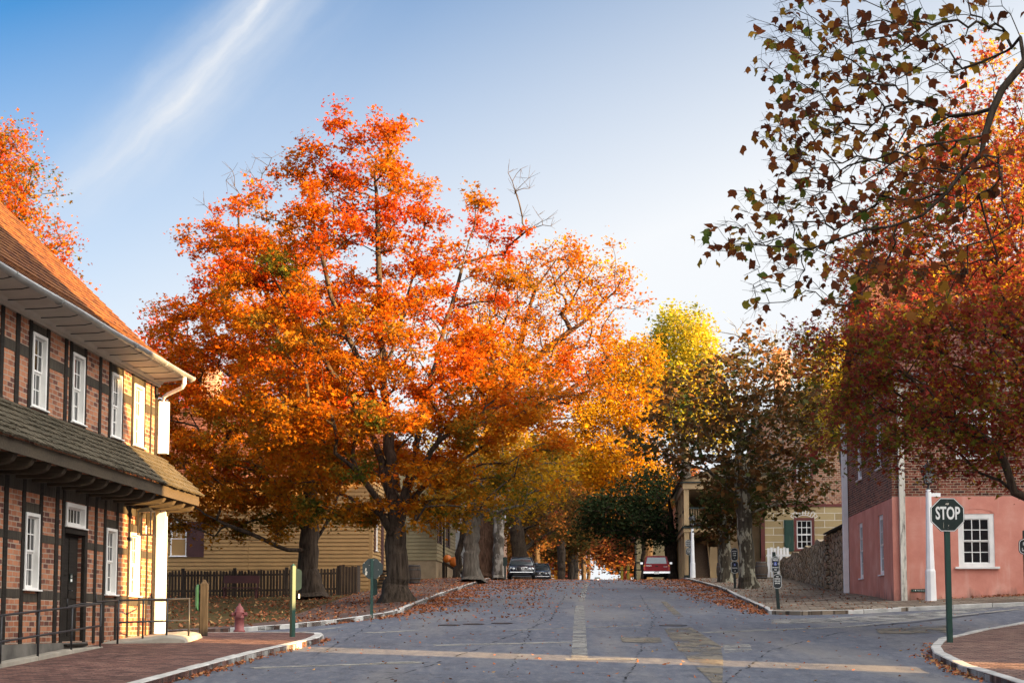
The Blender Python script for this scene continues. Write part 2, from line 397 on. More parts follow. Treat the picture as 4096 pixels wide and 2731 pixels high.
M['bark_syc'] = mat_bark('sycamore bark', (0.035, 0.029, 0.021), (0.095, 0.08, 0.058), (0.30, 0.28, 0.21), 0.25)
M['bark_pale'] = mat_bark('pale peeling bark', (0.05, 0.04, 0.032), (0.12, 0.1, 0.08), (0.24, 0.21, 0.18), 0.5)
# ---- setting materials
def mk_pink():
    t = NT('salmon stucco'); v = t.obj()
    base = t.ramp(t.noise(0.9, 6, v, 0.6), [(0.3, (0.50, 0.19, 0.14)), (0.55, (0.60, 0.255, 0.195)), (0.75, (0.67, 0.36, 0.285))])
    x = t.n('SeparateXYZ', Vector=v)
    low = t.math('SUBTRACT', 1.0, t.math('DIVIDE', x.outputs[2], 1.1), True)
    st = t.ramp(t.math('ADD', t.math('MULTIPLY', low, 0.5), t.math('MULTIPLY', t.noise(3.2, 5, t.scl(v, (1, 1, 0.35))), 0.75)), [(0.62, (0, 0, 0)), (0.85, (1, 1, 1))])
    col = t.mix(t.math('MULTIPLY', st, 0.85), base, (0.2, 0.125, 0.1))
    wash = t.ramp(t.noise(2.1, 4, t.scl(v, (1.6, 1.6, 0.22))), [(0.58, (0, 0, 0)), (0.75, (1, 1, 1))])
    col = t.mix(t.math('MULTIPLY', wash, 0.55), col, (0.66, 0.42, 0.35))
    return t.bsdf(col, 0.92, t.bump(t.noise(14, 5, v), 0.3, 0.015), 0, 0.15)
M['pink'] = mk_pink()

def mk_asphalt():
    t = NT('worn asphalt'); v = t.geo()
    big = t.noise(0.22, 5, v, 0.6); str_ = t.noise(0.9, 5, t.scl(v, (3.0, 0.35, 1)), 0.65)
    f = t.math('ADD', t.math('MULTIPLY', big, 0.55), t.math('MULTIPLY', str_, 0.5))
    col = t.ramp(f, [(0.33, (0.05, 0.06, 0.085)), (0.55, (0.084, 0.096, 0.128)), (0.75, (0.135, 0.142, 0.158))])
    med = t.noise(1.0, 4, t.scl(v, (5.5, 1.6, 1)), 0.75)
    col = t.mix(t.ramp(med, [(0.5, (0, 0, 0)), (0.68, (0.5, 0.5, 0.5))]), col, (0.2, 0.2, 0.2))
    col = t.mix(t.ramp(med, [(0.34, (0.55, 0.55, 0.55)), (0.48, (0, 0, 0))]), col, (0.045, 0.052, 0.07))
    wear = t.noise(1.0, 4, t.scl(v, (0.55, 0.06, 1)), 0.5)
    col = t.mix(t.ramp(wear, [(0.52, (0, 0, 0)), (0.68, (0.5, 0.5, 0.5))]), col, (0.2, 0.185, 0.165))
    fine = t.noise(38, 3, v, 0.7)
    col = t.mix(t.ramp(fine, [(0.45, (0, 0, 0)), (0.75, (0.55, 0.55, 0.55))]), col, (0.21, 0.20, 0.19))
    col = t.mix(t.ramp(t.noise(60, 2, v), [(0.3, (0.6, 0.6, 0.6)), (0.42, (0, 0, 0))]), col, (0.035, 0.035, 0.038))
    wv = t.n('TexVoronoi', Vector=t.n('VectorMath', _operation='ADD', i0=t.scl(v, (0.16, 0.30, 1)), i1=t.n('VectorMath', _operation='SCALE', i0=t.noise(0.8, 4, v, 0.6, 'Color')).outputs[0]).outputs[0], _feature='DISTANCE_TO_EDGE', Scale=1.0)
    wv2 = t.math('LESS_THAN', wv.outputs['Distance'], 0.006)
    col = t.mix(t.math('MULTIPLY', wv2, 0.6), col, (0.03, 0.03, 0.032))
    return t.bsdf(col, 0.8, t.bump(fine, 0.5, 0.01), 0, 0.3)
M['asphalt'] = mk_asphalt()
def mk_mark(name, c, keep, sx=2.0, sy=2.0):
    t = NT(name); v = t.geo()
    f = t.noise(1.0, 7, t.scl(v, (sx, sy, 1)), 0.7)
    k = t.ramp(f, [(keep - 0.09, (1, 1, 1)), (keep + 0.09, (0, 0, 0))])
    b = t.n('BsdfDiffuse', Color=t.mix(t.noise(9, 4, v), sc(c, 0.75), c)); tr = t.n('BsdfTransparent')
    m = t.n('MixShader', Fac=k, i1=tr.outputs[0], i2=b.outputs[0])
    t.t.links.new(m.outputs[0], t.o.inputs[0]); return t.m
M['mark'] = mk_mark('worn road paint', (0.34, 0.325, 0.29), 0.53, 2.6, 7)
M['patch'] = mk_mark('tan asphalt patch', (0.215, 0.19, 0.155), 0.53, 1.1, 0.8)
M['patch_pale'] = mk_mark('pale worn asphalt', (0.31, 0.3, 0.28), 0.52, 1.6, 4)
M['tar'] = mk_mark('tar seam', (0.04, 0.041, 0.046), 0.47, 3, 3)
M['brick_walk'] = mat_paving('brick paving', (0.055, 0.028, 0.026), (0.14, 0.065, 0.052), (0.21, 0.115, 0.09), (0.06, 0.045, 0.04), 0.24, 0.12)
M['brick_walk_far'] = mat_paving('brown brick paving', (0.06, 0.033, 0.026), (0.12, 0.066, 0.05), (0.17, 0.11, 0.085), (0.06, 0.045, 0.04), 0.24, 0.12)
M['brick_walk_near'] = mat_paving('slanted brick paving', (0.09, 0.05, 0.042), (0.19, 0.1, 0.078), (0.27, 0.17, 0.13), (0.06, 0.045, 0.035), 0.26, 0.13, 0.5, 0.016)
M['cobble'] = mat_paving('stone paving', (0.10, 0.075, 0.055), (0.19, 0.145, 0.105), (0.30, 0.25, 0.19), (0.07, 0.052, 0.038), 0.55, 0.30, 0.15, 0.03)
def mk_lawn():
    t = NT('leafy lawn'); v = t.geo()
    f = t.noise(0.8, 6, v, 0.65)
    col = t.ramp(f, [(0.3, (0.045, 0.045, 0.014)), (0.5, (0.085, 0.06, 0.022)), (0.7, (0.12, 0.06, 0.03))])
    return t.bsdf(col, 0.95, t.bump(t.noise(16, 5, v), 0.9, 0.04), 0, 0.1)
M['lawn'] = mk_lawn()
M['soil'] = mat_plain('soil', (0.075, 0.055, 0.035), 0.95, 0.4, 0.35, 0.5)

def interp(pts, t):
    if t <= pts[0][0]: return pts[0][1]
    for (a, b), (c, d) in zip(pts, pts[1:]):
        if t <= c: return b + (d - b) * (t - a) / (c - a)
    return pts[-1][1]
def rng(a, b, st):
    n = max(1, int(round((b - a) / st))); return [a + (b - a) * i / n for i in range(n + 1)]

def sheet(name, m, Ys, xl, xr, off, nx=1, kind='structure', skirt=0.0):   # rows of constant Y between two side curves
    vs = []; fs = []
    for Y in Ys:
        a, b = xl(Y), xr(Y)
        for i in range(nx + 1):
            X = a + (b - a) * i / nx; vs.append((X, Y, H(X, Y) + off))
    w = nx + 1
    for r in range(len(Ys) - 1):
        for i in range(nx): fs.append((r*w+i, r*w+i+1, (r+1)*w+i+1, (r+1)*w+i))
    if skirt:
        top = len(vs); vs += [(x, y, z - skirt) for x, y, z in vs]; n = len(Ys)
        loop = [i for i in range(w)] + [r*w+nx for r in range(1, n)] + [(n-1)*w+i for i in range(nx-1, -1, -1)] + [r*w for r in range(n-2, 0, -1)]
        for a, b in zip(loop, loop[1:] + loop[:1]): fs.append((a, b, b + top, a + top))
    me = bpy.data.meshes.new(name); me.from_pydata(vs, [], fs); me.materials.append(m)
    o = bpy.data.objects.new(name, me); COL.objects.link(o); o['kind'] = kind
    return o

# kerb lines (X as a function of Y)
K_LN = [(-40, -8.2), (20, -5.9), (27.2, -5.3), (29.2, -5.12), (31.8, -4.87), (34.5, -4.46), (36.2, -4.28), (37.3, -4.3), (38.0, -4.42), (38.6, -4.9), (39.0, -6.2)]
K_LF = [(44.0, -60), (44.05, -10), (44.6, -7.2), (45.3, -6.1), (46.2, -5.2), (47.4, -4.4), (48.6, -3.9), (50, -3.65), (52, -3.52), (63, -3.2), (74, -2.74), (97, -1.5), (130, 0.4), (440, 19)]
K_RF = [(50.3, 60), (50.35, 8.9), (50.9, 8.0), (53.4, 8.25), (66.8, 9.14), (74.5, 9.76), (80.3, 10.1), (98.6, 10.6), (130, 12.4), (440, 31)]
K_RN = [(-40, 4.6), (20, 7.3), (25.7, 7.62), (28, 7.66), (31.2, 8.04), (33.1, 8.47), (35.8, 9.33), (37.3, 10.15), (39.9, 11.5), (41.7, 12.6), (43.3, 13.6), (45, 16), (46, 20), (46.3, 60)]

# big soil sheet to the horizon, then road and pavements as sheets above it
gx = [-1500, -400, -150, -60, -40] + rng(-30, 20, 1.0) + [30, 45, 60, 150, 400, 1500]
gy = [-400, -100, -30] + rng(0, 76, 1.5)[0:] + rng(78, 90, 4) + rng(94, 132, 1.5) + rng(136, 205, 6) + rng(212, 440, 10) + [600, 1000, 2500]
vs = [(x, y, H(x, y) - 0.12) for y in gy for x in gx]; w = len(gx)
fs = [(r*w+i, r*w+i+1, (r+1)*w+i+1, (r+1)*w+i) for r in range(len(gy)-1) for i in range(w-1)]
me = bpy.data.meshes.new('ground'); me.from_pydata(vs, [], fs); me.materials.append(M['soil'])
go = bpy.data.objects.new('ground', me); COL.objects.link(go); go['kind'] = 'structure'

sheet('road', M['asphalt'], rng(-30, 36, 3) + rng(37, 52, 0.5)[0:] + rng(53, 57, 1), lambda Y: -60, lambda Y: 60, 0.0, 120)
sheet('road', M['asphalt'], rng(56.9, 76, 1.06) + rng(78, 92, 2) + rng(94, 130, 1.5) + rng(133, 205, 6) + rng(212, 440, 8), lambda Y: interp(K_LF, Y) - 0.6, lambda Y: interp(K_RF, Y) + 0.6, 0.0, 12)
sheet('near_sidewalk', M['brick_walk'], rng(-30, 26, 4) + rng(27, 39, 0.4), lambda Y: -9.1 + (Y - 31) * 0.06 if Y < 36.4 else -9.1 + (Y - 31) * 0.06 - (Y - 36.4) * 9, lambda Y: interp(K_LN, Y), 0.12, 8, skirt=0.2)
lawn_edge = lambda Y: -6.9 - 0.012 * (Y - 50) - 3.2 * max(0, 1 - (Y - 44) / 5) ** 2
sheet('far_sidewalk', M['brick_walk_far'], rng(44.05, 50, 0.35) + rng(51, 94, 2) + rng(96, 132, 2) + rng(136, 200, 8), lambda Y: lawn_edge(Y) if Y < 78 else -7 + (Y - 78) * 0.05, lambda Y: interp(K_LF, Y), 0.12, 10, skirt=0.2)
sheet('lawn', M['lawn'], rng(44.3, 50, 0.5) + rng(51, 94, 2), lambda Y: -40, lambda Y: lawn_edge(Y) - 0.02 if Y < 78 else -7.02 + (Y - 78) * 0.05, 0.10, 36, skirt=0.2)
sheet('stone_sidewalk', M['cobble'], rng(50.35, 53, 0.15) + rng(54, 76, 1.5) + rng(78, 94, 2) + rng(96, 132, 2) + rng(136, 200, 8), lambda Y: interp(K_RF, Y), lambda Y: interp([(50.35, 8.95), (51.5, 11.1), (51.9, 14), (52.0, 40), (52.5, 60)], Y) if Y < 58 else (60 if Y < 60 else 22 + (Y - 60) * 0.06), 0.12, 40, skirt=0.2)
sheet('corner_sidewalk', M['brick_walk_near'], rng(-30, 20, 5) + rng(22, 46.2, 0.7), lambda Y: interp(K_RN, Y), lambda Y: 62, 0.12, 14, skirt=0.2)

def kerb(name, pts, side, wd=0.17, off=0.135, stone=1.15):      # separate stones along a line
    P = [Vector((x, y, 0)) for x, y in pts]
    fine = []
    for a, b in zip(P, P[1:]):
        n = max(1, int((b - a).length / 0.25))
        fine += [a + (b - a) * i / n for i in range(n)]
    fine.append(P[-1])
    mb = MB(); i = 0
    while i < len(fine) - 1:
        L = 0; j = i; tgt = stone * random.uniform(0.8, 1.25)
        while j < len(fine) - 1 and L < tgt: L += (fine[j+1] - fine[j]).length; j += 1
        seg = fine[i:j+1]; dz = random.uniform(-0.008, 0.008)
        vs = []; fs = []
        for k, p in enumerate(seg):
            q = seg[min(k+1, len(seg)-1)] - seg[max(k-1, 0)]; q.normalize(); nn = Vector((q.y, -q.x, 0)) * side
            e = 0.012 * (1 if k == 0 else (-1 if k == len(seg)-1 else 0)); p2 = p + q * e
            for o_, z_ in ((0.0, -0.2), (0.0, off - 0.02), (-0.02, off), (-wd, off), (-wd, -0.2)):
                c = p2 + nn * o_; vs.append((c.x, c.y, H(p2.x, p2.y) + z_ + (dz if z_ > 0 else 0)))
        for k in range(len(seg) - 1):
            for h in range(5): fs.append((k*5+h, k*5+(h+1) % 5, (k+1)*5+(h+1) % 5, (k+1)*5+h))
        fs += [(0, 1, 2, 3, 4), tuple(len(vs) - 5 + h for h in range(5))]
        mb.add(vs, fs); i = j
    o = mb.build(name, M['kerb']); o['kind'] = 'structure'; return o
def xy(K, lo, hi): return [(x, y) for y, x in K if lo <= y <= hi]
kerb('near_kerb', [(-5.9, 20)] + xy(K_LN, 27, 38.7) + [(-6.5, 39.0), (-14, 39.0)], 1, 0.2)
kerb('far_kerb', [(-12, 44.03)] + xy(K_LF, 44.5, 97) + [(-1.2, 104), (0, 118)], 1, 0.16, 0.13)
kerb('stone_kerb', [(30, 51.7), (20, 51.8), (14, 51.75), (12.5, 51.7), (11.1, 51.45), (8.95, 50.5)] + xy(K_RF, 50.8, 99) + [(11.1, 108), (11.8, 118)], -1, 0.16, 0.13)
kerb('corner_kerb', [(7.3, 20)] + xy(K_RN, 25, 44) + [(16, 45), (20, 46)], -1, 0.2)

# paint and patches on the road
def decal(name, m, pts, off=0.006):
    n = len(pts); c = (sum(p[0] for p in pts) / n, sum(p[1] for p in pts) / n)
    mb = MB(); q = [(x, y, H(x, y) + off) for x, y in pts]
    mb.quad(*q); o = mb.build(name, m, fix=False); o['kind'] = 'structure'; return o
def G(px, py):
    r = ray(px, py); k = -2.2 / (r.z - 0.05 * r.y); return (r.x * k, r.y * k)
def line(name, m, a, b, wd, off=0.006):
    A, B = Vector(G(*a)), Vector(G(*b)); q = (B - A).normalized(); nn = Vector((-q.y, q.x)) * wd / 2
    return decal(name, m, [tuple(A + nn), tuple(A - nn), tuple(B - nn), tuple(B + nn)], off)
for a, b, wd in [((1738, 2579), (2334, 2566), 0.42), ((1500, 2652), (1675, 2645), 0.36), ((1008, 2670), (1672, 2648), 0.34), ((2262, 2635), (2556, 2635), 0.42),
                 ((1465, 2530), (1672, 2520), 0.36), ((2812, 2529), (3400, 2505), 0.4), ((3400, 2505), (4096, 2460), 0.35), ((2040, 2520), (2560, 2500), 0.25),
                 ((1180, 2510), (1500, 2492), 0.3), ((1640, 2404), (2700, 2400), 0.3), ((2120, 2366), (2330, 2363), 0.3)]:
    line('painted_line', M['mark'], a, b, wd)
line('centre_seam', M['patch_pale'], (2318, 2640), (2318, 2420), 0.32, 0.009)
line('centre_seam', M['patch_pale'], (2325, 2405), (2345, 2330), 0.25, 0.009)
for pts in ([(2654, 2511), (2763, 2507), (2884, 2583), (2893, 2640), (2890, 2731), (2850, 2731), (2714, 2600)], [(2480, 2546), (2640, 2548), (2650, 2570), (2490, 2568)],
            [(2643, 2405), (2665, 2405), (2735, 2465), (2700, 2465)], [(3500, 2515), (3800, 2500), (3806, 2530), (3520, 2534)]):
    decal('tan_patch', M['patch'], [G(*p) for p in pts], 0.012)
for pts in ([(3085, 2476), (3600, 2462), (4096, 2436), (4096, 2450), (3600, 2484), (3085, 2494)], [(2890, 2575), (3000, 2575), (3010, 2600), (2900, 2610)]):
    decal('pale_patch', M['patch_pale'], [G(*p) for p in pts], 0.004)
def seam(pts, wd):
    P = [Vector(G(*p)) for p in pts]; F_ = []
    for a, b in zip(P, P[1:]):
        n = max(2, int((b - a).length / 0.35)); F_ += [a + (b - a) * i / n + Vector((random.uniform(-.05, .05), random.uniform(-.05, .05))) for i in range(n)]
    F_.append(P[-1]); mb = MB(); vs = []; fs = []; wd *= 0.5
    for i, p in enumerate(F_):
        q = (F_[min(i+1, len(F_)-1)] - F_[max(i-1, 0)]).normalized(); nn = Vector((-q.y, q.x)) * wd * random.uniform(.3, .7)
        for c in (p + nn, p - nn): vs.append((c.x, c.y, H(c.x, c.y) + 0.010))
        if i: fs.append((2*i-2, 2*i-1, 2*i+1, 2*i))
    o = mb.add(vs, fs).build('tar_seam', M['tar'], None, 0, False); o['kind'] = 'structure'
for pts, wd in (([(1500, 2731), (1900, 2600), (2200, 2480), (2260, 2380)], .09), ([(1150, 2655), (1700, 2700), (2500, 2690), (3300, 2660)], .08), ([(1500, 2478), (2100, 2462), (2900, 2478)], .09), ([(2500, 2731), (2560, 2600), (2620, 2470), (2560, 2380)], .07),
                ([(2900, 2731), (3080, 2600), (3350, 2530), (3700, 2500)], .08), ([(1850, 2420), (2250, 2432), (2800, 2425)], .08), ([(1250, 2625), (1380, 2560), (1480, 2500)], .07), ([(2030, 2700), (2100, 2560), (2180, 2440)], .06)): seam(pts, wd)
for px, py, r_ in ((2692, 2500, 0.38), (1893, 2495, 0.3), (2008, 2492, 0.3), (1797, 2499, 0.3)):
    x, y = G(px, py); z = H(x, y) + 0.004
    mb = MB(); mb.lathe([(r_, -0.02), (r_, 0.012), (r_ * 0.86, 0.014), (r_ * 0.84, 0.008), (0.02, 0.009)], (0, 0, 0), 20, False)
    o = mb.build('manhole_cover', M['iron']); o.location = (x, y, z); o.rotation_euler = (rad(2.86), 0, 0)
    o['label'] = {2692: 'large dark iron manhole cover on a tan patch before the right pavement corner', 1893: 'iron manhole cover mid road, middle of the three in a row left of centre',
                  2008: 'iron manhole cover in the road, nearest the street centre seam', 1797: 'iron manhole cover in the road, leftmost of the three in a row'}[px]
    o['category'] = 'manhole cover'; o['group'] = 'manhole covers in the road'
# ---------------------------------------------------------------- trees
D = 4096 / 2352.0                        # layout notes below were taken on a 2352 px wide copy of the frame
def dp(x, y, Y): return at(x * D, y * D, Y)

def star(n, r_in, asp=1.0, jag=0.0):
    pts = []
    for i in range(n):
        a = math.pi / 2 + 2 * math.pi * i / n
        R = 1.0 if i in (0, 1, n - 1) else 0.72
        if i in (n // 2, n // 2 + 1): R = 0.5
        pts.append((R * math.cos(a), R * math.sin(a) * asp))
        b = a + math.pi / n
        pts.append((r_in * math.cos(b), r_in * math.sin(b) * asp))
    return np.array(pts) * 0.55
L_MAPLE = star(5, 0.42)
L_STAR = star(5, 0.34)
L_OVAL = np.array([(0, -0.55), (0.27, -0.15), (0.22, 0.28), (0, 0.55), (-0.22, 0.28), (-0.27, -0.15)])
L_KITE = np.array([(0, -0.5), (0.34, 0.02), (0, 0.52), (-0.34, 0.02)])
L_TULIP = np.array([(0, -0.42), (0.30, -0.40), (0.52, -0.12), (0.38, 0.10), (0.42, 0.46), (0.16, 0.36), (0, 0.30), (-0.18, 0.38), (-0.42, 0.44), (-0.36, 0.08), (-0.52, -0.14), (-0.28, -0.42)])

def leaf_cloud(name, pos, size, tint, shape, m, parent, fold=0.25, up=0.6, hang=0.3):
    n = len(pos)
    if n == 0: return
    nz = RNG.normal(size=(n, 3)); nz[:, 2] = np.abs(nz[:, 2]) + up; nz /= np.linalg.norm(nz, axis=1)[:, None]
    ax = RNG.normal(size=(n, 3)); ax[:, 2] -= hang
    ax -= (ax * nz).sum(1)[:, None] * nz; ax /= np.linalg.norm(ax, axis=1)[:, None]
    bx = np.cross(nz, ax)
    k = len(shape); s = np.asarray(size)[:, None, None] * np.ones((n, 1, 1))
    sx, sy = shape[:, 0], shape[:, 1]
    wx = RNG.uniform(0.75, 1.1, (n, 1))
    v = (bx[:, None, :] * (sx[None, :] * wx)[:, :, None] + ax[:, None, :] * sy[None, :, None]
         - nz[:, None, :] * ((np.abs(sx)[None, :] * fold + (sy ** 2)[None, :] * 0.35 * RNG.normal(size=(n, 1))))[:, :, None]) * s + pos[:, None, :]
    return arr_mesh(name, v.reshape(-1, 3), np.arange(n * k), np.full(n, k), m, parent, tint)

def skeleton(stems, targets, base, up_pref=0.45, bow=0.12, step=0.6, plw=0.22):
    pos = []; par = []; pl = []
    def add(p, a):
        pos.append(np.array(p, float)); par.append(a)
        pl.append(0.0 if a < 0 else pl[a] + float(np.linalg.norm(pos[-1] - pos[a]))); return len(pos) - 1
    def grow(a, pts, st):
        for p in pts:
            p = np.array(p, float); q = pos[a]; n = max(1, int(np.linalg.norm(p - q) / st)); q = q.copy()
            for i in range(1, n + 1):
                j = RNG.normal(size=3) * 0.035 * (1 if i < n else 0); a = add(q + (p - q) * i / n + j, a)
        return a
    for si, st in enumerate(stems):
        if si == 0: a = add(st[0], -1); grow(a, st[1:], 0.3); n0 = len(pos)
        else:
            P = np.array(pos); a = int(np.argmin(np.linalg.norm(P - np.array(st[0]), axis=1))); grow(a, st[1:], 0.5)
    nb = len(pos); ends = []
    T = np.array(targets); o = np.argsort(np.linalg.norm(T - base, axis=1))
    for ti in o:
        t = T[ti]; P = np.array(pos); d = t - P; L = np.linalg.norm(d, axis=1)
        c = L * (1 + up_pref * np.clip(-d[:, 2] / np.maximum(L, 1e-3) + 0.15, 0, 1)) + plw * np.array(pl)
        c[:4] += 5
        a = int(np.argmin(c)); q = pos[a].copy(); Ld = L[a]; n = max(2, int(Ld / step))
        mid = np.array([RNG.normal() * 0.06, RNG.normal() * 0.06, bow * 0.8]) * Ld
        for i in range(1, n + 1):
            f = i / n; a = add(q + (t - q) * f + mid * 4 * f * (1 - f) * 0.5 + (RNG.normal(size=3) * 0.02 if i < n else 0), a)
        ends.append(a)
    return np.array(pos), np.array(par), ends, n0, o

def wood(name, pos, par, ends, rb, rt, m, parent, flare=0.8, extra=None, flare_h=0.4, min_r=0.0, bole=None):
    n = len(pos); cnt = np.zeros(n); cnt[ends] = 1
    for i in range(n - 1, 0, -1): cnt[par[i]] += cnt[i]
    cnt = np.maximum(cnt, 1); e = math.log(rb / rt) / math.log(max(2, cnt[0]))
    r = np.maximum(rt * cnt ** e, min_r)
    if bole: r[:bole[0]] = np.maximum(r[:bole[0]], np.linspace(bole[1], bole[2], bole[0]))
    h = pos[:, 2] - pos[0, 2]; r = r * (1 + flare * np.exp(-h / flare_h) * (r > rb * 0.5))
    main = np.full(n, -1); best = np.zeros(n)
    for i in range(1, n):
        if cnt[i] > best[par[i]]: best[par[i]] = cnt[i]; main[par[i]] = i
    dn = np.zeros((n, 3)); dn[1:] = pos[1:] - pos[par[1:]]
    has = main >= 0; dn[has] += pos[main[has]] - pos[has]
    dn /= np.maximum(np.linalg.norm(dn, axis=1), 1e-6)[:, None]
    idx = np.arange(1, n); p = par[1:]; ismain = main[p] == idx
    d0 = pos[idx] - pos[p]; d0 /= np.maximum(np.linalg.norm(d0, axis=1), 1e-6)[:, None]
    A = pos[p]; B = pos[idx]; rA = np.where(ismain, r[p], r[idx] * 1.15); rB = r[idx]
    dA = np.where(ismain[:, None], dn[p], d0); dB = dn[idx]
    sA = np.where(ismain, p, idx)
    if extra is not None:                # straight twigs (a, b, radius)
        ea, eb, er = extra; dd = eb - ea; dd /= np.maximum(np.linalg.norm(dd, axis=1), 1e-6)[:, None]
        A = np.vstack([A, ea]); B = np.vstack([B, eb]); rA = np.concatenate([rA, er]); rB = np.concatenate([rB, er * 0.55])
        dA = np.vstack([dA, dd]); dB = np.vstack([dB, dd]); sA = np.concatenate([sA, np.zeros(len(ea), int)]); idx = np.concatenate([idx, np.zeros(len(ea), int)])
    dE = B - A; dE = dE / np.maximum(np.linalg.norm(dE, axis=1), 1e-6)[:, None]
    def frames(d, e):
        ref = np.where((np.abs(e[:, 2]) < 0.8)[:, None], np.array([[0, 0, 1.0]]), np.array([[1.0, 0, 0]]))
        a = np.cross(d, ref); a /= np.maximum(np.linalg.norm(a, axis=1), 1e-6)[:, None]; return a, np.cross(d, a)
    V = []; Lp = []; Tt = []; base = 0
    for k, sel in ((18, np.maximum(rA, rB) > 0.13), (8, (np.maximum(rA, rB) <= 0.13) & (np.maximum(rA, rB) > 0.035)), (4, np.maximum(rA, rB) <= 0.035)):
        if not sel.any(): continue
        th = np.arange(k) * 2 * math.pi / k
        def ring(C, R, d, sid):
            a, b = frames(d, dE[sel]); mul = np.ones((len(C), k))
            if k == 18:
                hh = np.maximum(0, C[:, 2] - pos[0, 2])[:, None]; amp = 0.05 + 0.13 * np.exp(-hh / 0.6)
                mul = 1 + amp * (np.sin(5 * th[None] + 0.6 * hh + 1.3) * 0.7 + np.sin(9 * th[None] - 0.4 * hh) * 0.4 + 0.3 * np.sin(3 * th[None] + sid[:, None] * 0.35))
            return C[:, None, :] + (a[:, None, :] * np.cos(th)[None, :, None] + b[:, None, :] * np.sin(th)[None, :, None]) * (R[:, None] * mul)[:, :, None]
        ra = ring(A[sel], rA[sel], dA[sel], sA[sel]); rb_ = ring(B[sel], rB[sel], dB[sel], idx[sel]); ne = sel.sum()
        V.append(np.concatenate([ra, rb_], axis=1).reshape(-1, 3))
        j = np.arange(k); jn = (j + 1) % k
        q = np.stack([j, jn, jn + k, j + k], axis=1)[None] + (np.arange(ne) * 2 * k)[:, None, None] + base
        Lp.append(q.reshape(-1)); Tt.append(np.full(ne * k, 4)); base += ne * 2 * k
    return arr_mesh(name, np.vstack(V), np.concatenate(Lp), np.concatenate(Tt), m, parent, None, True)

def macro_targets(blobs, n, spacing, macro):
    nm, sp, sxy, sz = macro
    C = blob_targets(blobs, nm, sp, 0.35); per = max(1, n // len(C)); T = []; I = []
    for i, c in enumerate(C):
        k = int(per * RNG.uniform(0.6, 1.4)) + 1; s = RNG.uniform(0.75, 1.25)
        T.append(c + RNG.normal(size=(k, 3)) * np.array([sxy, sxy, sz]) * s); I += [i] * k
    return np.vstack(T), np.array(I), len(C)

def blob_targets(blobs, n, spacing, inner=0.25):
    w = np.array([b[1][0] * b[1][1] * b[1][2] * (b[2] if len(b) > 2 else 1) for b in blobs]); w = w / w.sum()
    out = []; grid = {}
    tries = 0
    while len(out) < n and tries < n * 25:
        tries += 1
        b = blobs[RNG.choice(len(blobs), p=w)]; v = RNG.normal(size=3); v /= np.linalg.norm(v)
        p = np.array(b[0]) + v * (inner + (1 - inner) * RNG.random() ** 0.45) * np.array(b[1])
        key = tuple((p // spacing).astype(int)); ok = True
        for dx in (-1, 0, 1):
            for dy in (-1, 0, 1):
                for dz in (-1, 0, 1):
                    for q in grid.get((key[0]+dx, key[1]+dy, key[2]+dz), ()):
                        if np.sum((p - q) ** 2) < spacing ** 2: ok = False; break
        if ok: out.append(p); grid.setdefault(key, []).append(p)
    return np.array(out)

